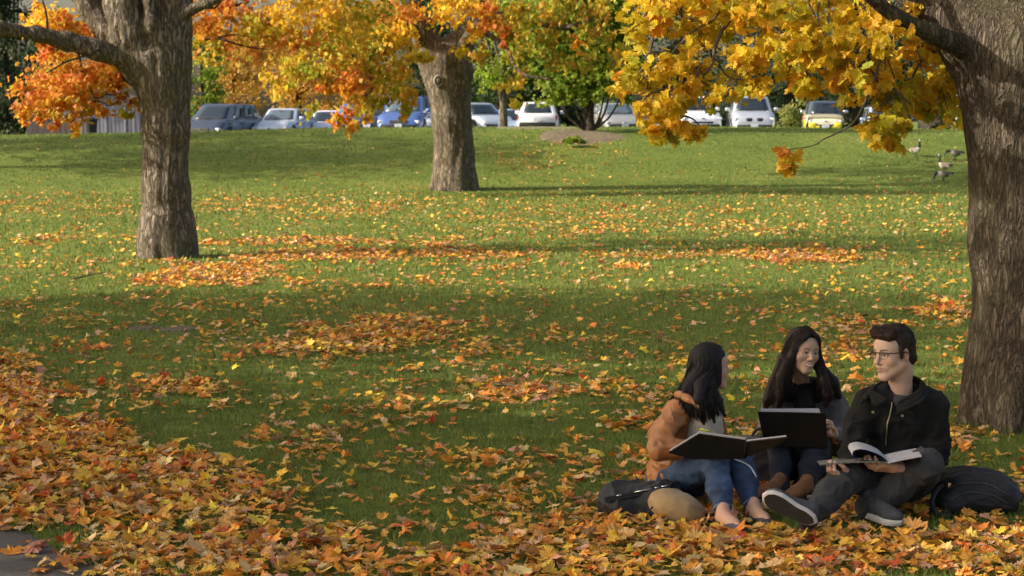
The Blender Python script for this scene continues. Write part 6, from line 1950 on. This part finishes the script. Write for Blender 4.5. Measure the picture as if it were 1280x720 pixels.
# ================================================================== the woman at the left
def left_woman():
    base = P(842, 602, 9.45); base[2] = 0.0
    skin = SK_A
    c = P(888, 459, 9.36); R = frame((.965, .26, .0), roll=0.0); s = .92
    neck0 = P(872, 504, 9.38)
    hd = head_geo(c, R, s, skin, female=True, smile=.4, neck_to=neck0, look=.2)
    L = lambda *p: c + R @ (np.array(p, float) * s)
    fw = np.array((.70, -.71, 0)); sd = np.array((.71, .70, 0))      # chest direction and the line of the shoulders
    TR = np.stack([sd, fw, np.array((0, 0, 1.0))], 1)
    shC = P(866, 510, 9.36)
    shR, shL = shC - sd * .145, shC + sd * .145
    shR[2] -= .015
    elR, elL = P(824, 560, 9.16), P(896, 566, 9.52)
    wrR, wrL = P(866, 563, 9.13), P(930, 560, 9.20)
    hipR, hipL = P(836, 600, 9.40), P(856, 600, 9.56)
    knR, knL = P(894, 574, 9.10), P(922, 572, 9.20)
    anR, anL = P(904, 643, 8.87), P(942, 636, 9.00)
    hR = hand_prims(wrR, (.85, .15, .10), (.0, -.75, -.6), 1, curl=(.4, .5, .3), s=.86)
    hL = hand_prims(wrL, (.6, -.4, .10), (.3, -.35, -.85), -1, curl=(.3, .4, .3), s=.86)
    inner = [el(P(842, 598, 9.48), (.13, .11, .10), k=.05), el(P(856, 545, 9.42), (.10, .085, .16), TR, k=.05), rc(shR, shL, .04, .04, .04), rc(shC, neck0, .045, .045, .04)]
    inner += chain([shR, elR, wrR], [.034, .028, .021], .02) + chain([shL, elL, wrL], [.034, .028, .021], .02)
    inner += chain([hipR, knR, anR], [.055, .038, .028], .03) + chain([hipL, knL, anL], [.055, .038, .028], .03)
    feet = []
    for an, toe in ((anR, P(929, 663, 8.70)), (anL, P(963, 655, 8.84))):
        d = toe - an; d[2] = 0; d /= np.linalg.norm(d)
        hl = np.array((an[0], an[1], .042)) - d * .03
        tp = np.array((an[0], an[1], .038)) + d * .135
        ball = np.array((an[0], an[1], .040)) + d * .095
        feet += [rc(an + (0, 0, .03), an * (1, 1, 0) + (0, 0, .06), .029, .033, .0), rc(hl, ball, .028, .030, .02), rc(an * (1, 1, 0) + (0, 0, .075), ball, .030, .026, .02), rc(ball, tp, .030, .020, .015)]
    fg = sdf_mesh(feet, .0045); fgeo = (fg[0], fg[1], np.tile(np.array(skin) * (1.0, .95, .92), (len(fg[0]), 1)))
    body = body_mesh("person", [hd, hand_geo(hR, skin), hand_geo(hL, skin), plain_geo(inner, .012, skin), fgeo], base,
                     "young woman with long black hair seated in a tan leather jacket and blue jeans")
    for an, toe in ((anR, P(929, 663, 8.70)), (anL, P(963, 655, 8.84))):
        d = toe - an; d[2] = 0; d /= np.linalg.norm(d)
        b_ = np.array((an[0], an[1], 0.0))
        sp = [rc(b_ - d * .035 + (0, 0, .030), b_ + d * .10 + (0, 0, .026), .033, .036, .0), rc(b_ + d * .10 + (0, 0, .028), b_ + d * .158 + (0, 0, .024), .036, .025, .015), el(b_ + d * .045 + (0, 0, .085), (.060, .060, .046), k=.012, sub=True)]
        V, F = sdf_mesh(sp, .004); np_mesh("ballet_flat", V, F, body, [mat("dark_flat_leather", (0.03, 0.03, 0.045), .45, .2, 20)], local_to=base)
    # jeans
    jn = [el(P(846, 602, 9.48), (.155, .135, .085), k=.05)]
    jn += chain([hipR, (hipR + knR) / 2, knR, (knR + anR) / 2 + (0, 0, .0), anR + (knR - anR) * .10], [.086, .078, .062, .053, .040], .035)
    jn += chain([hipL, (hipL + knL) / 2, knL, (knL + anL) / 2, anL + (knL - anL) * .10], [.086, .078, .062, .053, .040], .035)
    oj, bj, _, _ = garment("jeans", jn, .0068, M_JEAN_B, body, base, .0075, 31, f1=11, f2=26)
    for an, kn in ((anR, knR), (anL, knL)):
        ct = an + (kn - an) * .10; ax = (kn - an) / np.linalg.norm(kn - an)
        u = np.cross(ax, (1, 0, 0)); u /= np.linalg.norm(u); v = np.cross(ax, u)
        ring = [ct + .041 * (math.cos(t) * u + math.sin(t) * v) for t in np.linspace(0, 2 * math.pi, 19)]
        ribbon_mesh("hem", ring, .0055, mat("pale_denim_hem", (0.14, 0.21, 0.33), .85, .2, 30), oj, base, 6)
    # cream sweater
    sw = [el(P(868, 530, 9.33), (.100, .085, .13), TR, k=.04), el(P(860, 560, 9.40), (.11, .09, .10), TR, k=.05), rc(P(880, 508, 9.33), P(876, 500, 9.36), .052, .05, .03)]
    sw = [el(p[1] + fw * .045 + sd * .025, p[2], p[3], k=.04) if p[0] == 'el' else p for p in sw]
    garment("sweater", sw, .006, M_CREAM, body, base, .005, 33, f1=16, f2=34)
    # leather jacket
    lj = [el(P(843, 592, 9.45), (.155, .135, .105), TR, k=.05), el(P(850, 562, 9.42), (.140, .120, .12), TR, k=.06), el(P(858, 528, 9.39), (.145, .112, .12), TR, k=.06), rc(shR + sd * .02, shL - sd * .02, .058, .058, .05)]
    lj += [rc(P(858, 504, 9.37), P(876, 503, 9.37), .055, .055, .04)]
    lj += chain([shR, (shR + elR) / 2 + (-.012, -.0, 0), elR], [.064, .060, .056], .03) + chain([elR, wrR + (elR - wrR) * .12], [.056, .040], .02)
    lj += chain([shL, elL, wrL], [.058, .05, .036], .025)
    lj += [rc(neck0 + (0, 0, .10), neck0 + (0, 0, -.01), .052, .05, .01, sub=True)]
    # open front wedge
    for t_, rr in ((0.0, .048), (.25, .052), (.5, .056), (.75, .060), (1.0, .060)):
        q0 = P(884, 502, 9.30); q1 = P(892, 575, 9.20)
        q = q0 * (1 - t_) + q1 * t_
        lj += [rc(q, q + fw * .25, rr, rr * 1.2, .012, sub=True)]
    ol, bl_, _, _ = garment("leather_jacket", lj, .0068, M_LEATHER, body, base, .0125, 35, f1=8, f2=19)
    # collar, seams, pocket
    colp = chain(curve_pts([P(850, 497, 9.28), P(858, 499, 9.21), P(870, 504, 9.19), P(876, 512, 9.18)], 10), [.014] * 10, .01) + chain(curve_pts([P(846, 494, 9.36), P(850, 493, 9.29), P(862, 498, 9.21)], 8), [.016] * 8, .012)
    garment("collar", colp, .0048, M_LEATHER, ol, base, .002, 37)
    for pp in ([(838, 508), (842, 530), (842, 552)], [(846, 533), (858, 534), (870, 536)], [(846, 540), (858, 541), (870, 543)], [(873, 512), (875, 530), (874, 545)], [(812, 596), (826, 603), (840, 604)]):
        ribbon_mesh("seam", surf_line(bl_, pp, 12, .001), .0022, M_LEATHER, ol, base, 5)
    # hair
    E = lambda p, r, k, sub=False: el(L(*p), np.array(r) * s, R, k * s, sub)
    h = [E((0, -.018, .034), (.086, .106, .104), 0), E((0, -.060, -.040), (.080, .062, .085), .03), E((.074, .015, -.02), (.020, .062, .075), .02), E((-.074, .015, -.02), (.020, .062, .075), .02)]
    h += [bx(L(0, .138, -.060), np.array((.13, .105, .115)) * s, R, .02, .012, True), E((0, .13, .035), (.07, .065, .05), .012, True)]
    falls = [([L(.07, -.02, 0), P(876, 482, 9.24), P(874, 500, 9.20), P(876, 515, 9.19), P(880, 530, 9.17)], [.028, .032, .030, .020, .007]),
             ([L(.05, -.07, 0), P(862, 482, 9.30), P(856, 496, 9.28), P(850, 503, 9.25)], [.032, .034, .024, .008]),
             ([L(0, -.09, 0), P(862, 482, 9.40), P(850, 496, 9.42), P(834, 506, 9.42)], [.034, .036, .024, .008]),
             ([L(.06, -.02, -.03), P(889, 486, 9.26), P(898, 500, 9.22), P(906, 520, 9.19)], [.024, .026, .020, .006]),
             ([L(.02, .0, -.06), P(886, 488, 9.28), P(889, 508, 9.20), P(893, 528, 9.18)], [.028, .026, .016, .006])]
    for pts, rr in falls: h += chain([np.asarray(p) for p in pts], rr, .016)
    V, F = sdf_mesh(h, .0042, pad=.02)
    Nn = vnormals(V, F)
    rg = 1 - np.abs(vnoise(np.stack([V[:, 0] * 120, V[:, 1] * 120, V[:, 2] * 3], 1), 14)) * 2
    V = V + Nn * (.0016 * rg)[:, None]
    ho = np_mesh("hair", V, F, body, [M_HAIR_BLK], local_to=base)
    gs = [[L(.02, -.10, .07), L(.02, -.125, 0), P(854, 478, 9.40), P(842, 496, 9.38), P(828, 508, 9.38)],
          [L(.03, -.08, .09), L(.06, -.10, 0), P(860, 480, 9.30), P(850, 500, 9.24), P(846, 520, 9.22)],
          [L(.03, -.04, .12), L(.09, -.06, .02), P(868, 480, 9.25), P(862, 505, 9.20), P(862, 528, 9.19)],
          [L(.03, 0, .125), L(.096, -.02, .02), P(876, 480, 9.23), P(876, 508, 9.17), P(882, 540, 9.14)],
          [L(.02, .03, .12), L(.090, -.002, .02), L(.090, -.004, -.06), P(890, 495, 9.19), P(897, 535, 9.14)],
          [L(.02, .05, .112), L(.084, .014, .03), L(.088, .012, -.06), P(897, 497, 9.22), P(914, 532, 9.18)]]
    mb = strands("hair", gs, 1100, None, None, base, r=.0019, jit=.0035, seed=6)
    mb.build("hair_strands", M_HAIR_BLK, ho, smooth=True)
    # earphone cable lying over the knees
    cb = surf_line(bj, [(909, 566), (917, 573), (928, 578), (938, 585), (945, 597)], 24, .004)
    if len(cb) > 4:
        mb = MB(); b0 = cb[0].copy(); mb.tube([q - b0 for q in cb], .0034, 6)
        o = mb.build("earphone_cable", mat("white_cable", (0.60, 0.62, 0.66), .5, .05, 20), None, True); o.location = tuple(b0)
        tag(o, "thin white earphone cable lying over the blue jeans below the open folder", "cable")
left_woman()

# ================================================================== what they hold
def folder():
    base = P(900, 560, 9.05)
    M_COV = mat("black_book_cover", (0.012, 0.011, 0.010), .6, .25, 12, bump=.2, bscale=120, spec=.08)
    M_COV2 = mat("dark_brown_book_cover", (0.035, 0.028, 0.020), .6, .25, 12, bump=.2, bscale=120, spec=.1)
    M_YG = mat("lime_divider", (0.42, 0.46, 0.04), .6, .1, 12)
    t = tag(empty("book", base), "large open hardback folder resting on the knees of the woman in the leather jacket", "book")
    # left cover leans on her forearm; right cover reaches past the knees
    LT, LF = P(874, 541, 8.99), P(835, 567, 9.03)
    SB, SF = P(933, 553, 8.93), P(931, 572, 8.99)
    LF2 = P(866, 575, 9.02)
    RB, RF = P(984, 547, 8.90), P(974, 556, 8.94)
    mb = MB()
    # left cover as a pentagon board
    top = [LF, LF2, SF, SB, LT]
    cen_ = sum(top) / 5
    n = np.linalg.svd(np.array(top) - cen_)[2][2]
    top = [p - n * ((p - cen_) @ n) for p in top]
    if n[1] < 0: n = -n
    th = .006
    V = [p for p in top] + [p + n * th for p in top]
    mb.add(V, [(4, 3, 2, 1, 0), (5, 6, 7, 8, 9)] + [(i, (i + 1) % 5, 5 + (i + 1) % 5, 5 + i) for i in range(5)])
    to_local(mb, base); mb.build("left_cover", M_COV, t)
    mb = MB(); slab(mb, [SF, RF, RB, SB], .006, toward=(0, 1, 0)); to_local(mb, base); mb.build("right_cover", M_COV2, t)
    mb = MB()
    up = n * th
    def inset(p, c, f=.05): return p + (c - p) * f
    cl = sum(top) / 5
    lift = np.array((0, 0, .0085))
    pg = [inset(p, cl, .03) + up + lift for p in top]
    V = pg + [p + n * .010 for p in pg]
    mb.add(V, [(4, 3, 2, 1, 0), (5, 6, 7, 8, 9)] + [(i, (i + 1) % 5, 5 + (i + 1) % 5, 5 + i) for i in range(5)])
    cr = (SF + RF + RB + SB) / 4
    slab(mb, [inset(p, cr, .03) + (0, .0065, .006) for p in (SF, RF, RB, SB)], .008, toward=(0, 1, 0))
    to_local(mb, base); mb.build("pages", mat("dull_grey_paper", (0.40, 0.39, 0.37), .8, .08, 10), t)  # both page blocks in one even grey
    mb = MB(); a = LT + up * 3.2; b = SB + up * 3.2
    mb.tube([a + lift - base, a * .75 + b * .25 + lift - base], .0048, 6); mb.build("divider_tab", M_YG, t, True)
    mb = MB(); mb.tube([SF - base, SB - base], .008, 8); mb.build("spine", M_COV, t, True)
folder()

def laptop():
    base = P(992, 555, 9.58)
    M_LAP = mat("laptop_shell", (0.012, 0.011, 0.011), .35, .2, 10, spec=.5)
    t = tag(empty("laptop", base), "black laptop on the knees of the smiling woman with its lid toward the camera", "laptop")
    TL, TR = P(947, 515, 9.50), P(1032, 517, 9.50)
    BR, BL = P(1035, 560, 9.55), P(956, 557, 9.55)
    mb = MB(); slab(mb, [BL, BR, TR, TL], .009, toward=(0, 1, 0)); to_local(mb, base); mb.build("lid", M_LAP, t)
    e = np.array((0, .22, .012))
    mb = MB(); slab(mb, [BL + (0, .004, 0), BR + (0, .004, 0), BR + e, BL + e], .018, toward=(0, 0, 1)); to_local(mb, base); mb.build("keyboard_deck", M_LAP, t)
    mb = MB(); slab(mb, [BL + (.012, .0105, .012), BR + (-.012, .0105, .012), TR + (-.012, .0105, -.012), TL + (.012, .0105, -.012)], .001, toward=(0, 1, 0)); to_local(mb, base)
    mb.build("screen", mat("dark_screen", (0.03, 0.035, 0.045), .2, .1, 5), t)
    mb = MB(); mb.tube([BL + (.03, .006, .004) - base, BR + (-.03, .006, .004) - base], .006, 8); mb.build("hinge", M_TRIM, t, True)
    b2 = P(984, 512, 9.56)
    mb = MB()
    for i in range(3):
        d = np.array((.004 * i, .004 * i + .004, -.001 * i)) + 0
        slab(mb, [P(951, 520, 9.53) + d, P(1026, 521, 9.53) + d, P(1016 + 3 * i, 510.5, 9.57) + d, P(951 + i, 511, 9.57) + d], .0022, toward=(0, 1, 0))
    to_local(mb, b2); o = mb.build("paper_stack", mat("grey_paper", (0.32, 0.31, 0.32), .8, .08, 10), None); o.location = tuple(b2)
    tag(o, "thin stack of papers showing above the black laptop lid", "papers")
laptop()

def magazine():
    base = P(1105, 577, 8.92)
    M_PRINT = mat("printed_cover", (0.17, 0.165, 0.145), .45, .7, 60)
    M_BLUE = mat("blue_page", (0.05, 0.09, 0.32), .4, .3, 20)
    m_pg, nt, b = new_mat("printed_page")
    tc = nt.nodes.new("ShaderNodeTexCoord"); wv = nt.nodes.new("ShaderNodeTexWave"); wv.wave_type = 'BANDS'; wv.bands_direction = 'Y'; wv.inputs["Scale"].default_value = 28; wv.inputs["Distortion"].default_value = .3
    nt.links.new(tc.outputs["Object"], wv.inputs[0])
    nn = noise_node(nt, 45, 2)
    mu = nt.nodes.new("ShaderNodeMath"); mu.operation = 'MULTIPLY'; nt.links.new(wv.outputs[1], mu.inputs[0]); nt.links.new(nn.outputs[0], mu.inputs[1])
    r = ramp(nt, [(.25, (.56, .55, .56)), (.42, (.33, .32, .33))]); nt.links.new(mu.outputs[0], r.inputs[0]); nt.links.new(r.outputs[0], b.inputs["Base Color"]); b.inputs["Roughness"].default_value = .5
    t = tag(empty("magazine", base), "open magazine with one page curling over in the hands of the man", "magazine")
    D = np.array((0.02, .25, 0.0))
    def sheet(name, ctrl, Y, th, m_top, m_bot, n=22, dd=D):
        c = curve_pts([P(x, y, Y) for x, y in ctrl], n) - base
        V = []
        for k in range(n):
            tg = c[min(k + 1, n - 1)] - c[max(k - 1, 0)]; nm = np.array((-tg[2], 0, tg[0])); nm /= np.linalg.norm(nm) + 1e-9
            for j in range(5): V.append(c[k] + dd * j / 4 + nm * th / 2)
            for j in range(5): V.append(c[k] + dd * j / 4 - nm * th / 2)
        F, mi = [], []
        for k in range(n - 1):
            a, b2 = k * 10, (k + 1) * 10
            for j in range(4):
                F.append((a + j, b2 + j, b2 + j + 1, a + j + 1)); mi.append(0)
                F.append((a + 5 + j + 1, b2 + 5 + j + 1, b2 + 5 + j, a + 5 + j)); mi.append(1)
            F.append((a, a + 5, b2 + 5, b2)); mi.append(0); F.append((a + 4, b2 + 4, b2 + 9, a + 9)); mi.append(0)
        F.append((0, 1, 2, 3, 4, 9, 8, 7, 6, 5)); mi.append(0)
        e = (n - 1) * 10; F.append((e + 5, e + 6, e + 7, e + 8, e + 9, e + 4, e + 3, e + 2, e + 1, e)); mi.append(0)
        return np_mesh(name, np.array(V), F, t, [m_top, m_bot], smooth=False, midx=mi)
    sheet("cover", [(1025, 581), (1060, 578), (1090, 577.5), (1110, 578.5)], 8.84, .007, M_PRINT, M_PRINT, dd=np.array((.02, .20, -.020)))
    sheet("page_block", [(1110, 578.5), (1130, 574), (1152, 570)], 8.82, .008, m_pg, M_PRINT, dd=np.array((.015, .19, 0)))
    sheet("curled_page", [(1110, 577), (1101, 569.5), (1088, 564), (1076, 561.5), (1067, 564), (1066, 570), (1072, 575)], 8.825, .0016, M_BLUE, m_pg, dd=D * .8)
magazine()

# ================================================================== bags
def backpack_left():
    base = P(805, 640, 9.1); base[2] = 0
    t = tag(empty("backpack", base), "black backpack with a tan suede bottom lying on the leaves left of the seated women", "backpack")
    a = -.42
    Rz = np.array(((math.cos(a), -math.sin(a), 0), (math.sin(a), math.cos(a), 0), (0, 0, 1.0)))
    tilt = np.array(((1, 0, 0), (0, math.cos(.1), -math.sin(.1)), (0, math.sin(.1), math.cos(.1))))
    body = [bx(P(800, 634, 9.17) * (1, 1, 0) + (0, 0, .085), (.185, .13, .080), Rz, .07, .02), el(P(776, 640, 9.12) * (1, 1, 0) + (0, 0, .075), (.10, .10, .07), k=.05), el(P(822, 625, 9.14), (.13, .10, .07), k=.05)]
    garment("body", body, .0075, M_BAGBLK, t, base, .009, 41, f1=9, f2=20)
    c = P(846, 640, 9.03); c[2] = .075
    Rt = np.array(((math.cos(.35), 0, math.sin(.35)), (0, 1, 0), (-math.sin(.35), 0, math.cos(.35)))) 
    tb = [el(c - (0, 0, .006), (.145, .120, .078), Rt, k=.0), bx(c + (-.06, .06, .0), (.09, .09, .075), Rz, .05, .03)]
    garment("suede_bottom", tb, .0065, mat("tan_suede", (0.36, 0.235, 0.10), .95, .22, 9, bump=.5, bscale=160, sheen=.3), t, base, .003, 43)
    mb = MB()
    mb.tube(curve_pts([P(772, 645, 8.98) - base, P(775, 653, 8.93) - base, P(782, 660, 8.93) - base, P(800, 660, 8.95) - base], 14), .012, 6)
    mb.build("strap", M_BAGBLK, t, True)
    mb = MB(); mb.tube(curve_pts([P(822, 626, 9.0) - base, P(811, 640, 8.96) - base, P(806, 655, 8.95) - base], 12), .004, 5); mb.build("seam", M_BAGBLK, t, True)
    # slim black tablet on top
    b2 = P(797, 614, 9.15)
    M_TAB = mat("glossy_black_shell", (0.012, 0.012, 0.014), .25, .2, 10)
    t2 = tag(empty("laptop", b2), "closed thin black laptop with modelled edge highlights lying on the tan bottomed backpack", "laptop")
    A, B_, C_, D_ = P(756, 625, 9.02), P(838, 608.5, 9.04), P(848, 604, 9.25), P(775, 616, 9.25)
    mb = MB(); slab(mb, [A, B_, C_, D_], .012, toward=(0, 0, 1)); to_local(mb, b2); mb.build("lid", M_TAB, t2)
    mb = MB(); slab(mb, [A - (0, 0, .012), B_ - (0, 0, .012), C_ - (0, 0, .012), D_ - (0, 0, .012)], .010, toward=(0, 0, 1)); to_local(mb, b2); mb.build("base", M_TAB, t2)
    mb = MB(); q = lambda f: (A * (1 - f) + B_ * f) + np.array((0, -.003, .010)) - b2
    for f0, f1 in ((.18, .25), (.45, .72), (.76, .82), (.86, .96)):
        mb = MB(); mb.tube([q(f0), q(f1)], .0028, 6); mb.build("edge_highlight", M_CHROME, t2, True)  # broken chrome strips modelled as highlights along the laptop's front edge
backpack_left()

def backpack_right():
    base = P(1217, 640, 9.3); base[2] = 0
    t = tag(empty("backpack", base), "all black backpack slumped on the leaves right of the man below the thick trunk", "backpack")
    b = [el(P(1220, 624, 9.3) * (1, 1, 0) + (0, 0, .105), (.190, .15, .100), k=0), el(P(1200, 618, 9.3) * (1, 1, 0) + (0, 0, .115), (.11, .13, .098), k=.04), bx(P(1216, 634, 9.28) * (1, 1, 0) + (0, 0, .06), (.185, .14, .055), None, .05, .04),
         el(P(1244, 624, 9.27) * (1, 1, 0) + (0, 0, .09), (.12, .13, .09), k=.04)]
    o, bv, _, _ = garment("body", b, .0075, M_BAGBLK, t, base, .010, 51, f1=8, f2=18)
    for pp in ([(1182, 612), (1205, 604), (1235, 606), (1258, 618)], [(1184, 626), (1210, 616), (1240, 619), (1260, 630)]):
        ribbon_mesh("zip", surf_line(bv, pp, 20, .003), .0035, mat("dark_zip", (.06, .06, .06), .5, .2, 60), t, base)
    mb = MB(); mb.tube(curve_pts([P(1186, 606, 9.3) - base, P(1172, 612, 9.2) - base, P(1165, 628, 9.15) - base, P(1172, 643, 9.12) - base, P(1190, 645, 9.1) - base], 18), .014, 6); mb.build("strap", M_BAGBLK, t, True)
    mb = MB(); mb.tube(curve_pts([P(1205, 601, 9.3) - base, P(1214, 596, 9.3) - base, P(1226, 600, 9.3) - base], 10), .009, 6); mb.build("handle", M_BAGBLK, t, True)
    mb = MB(); pt = on_surf(bv, 1187, 607, .004); mb.box(pt - base, (.016, .008, .02), bev=.002); mb.build("buckle", M_CHROME, t)
backpack_right()

def grey_bag():
    base = P(950, 600, 9.85); base[2] = 0
    t = tag(empty("bag", base), "smooth dark grey upright bag standing between the two women behind the blue jeans", "bag")
    c = P(950, 578, 9.84)
    b = [bx(c * (1, 1, 0) + (0, 0, .14), (.13, .07, .14), None, .04, .01)]
    garment("body", b, .008, mat("dark_grey_cloth", (0.060, 0.058, 0.060), .85, .15, 12, bump=.3, bscale=250), t, base, .004, 61)
    mb = MB(); mb.tube(curve_pts([c * (1, 1, 0) + (-.05, 0, .27) - base, c * (1, 1, 0) + (-.02, 0, .315) - base, c * (1, 1, 0) + (.03, 0, .315) - base, c * (1, 1, 0) + (.06, 0, .27) - base], 12), .008, 6)
    mb.build("handle", M_BAGBLK, t, True)
grey_bag()
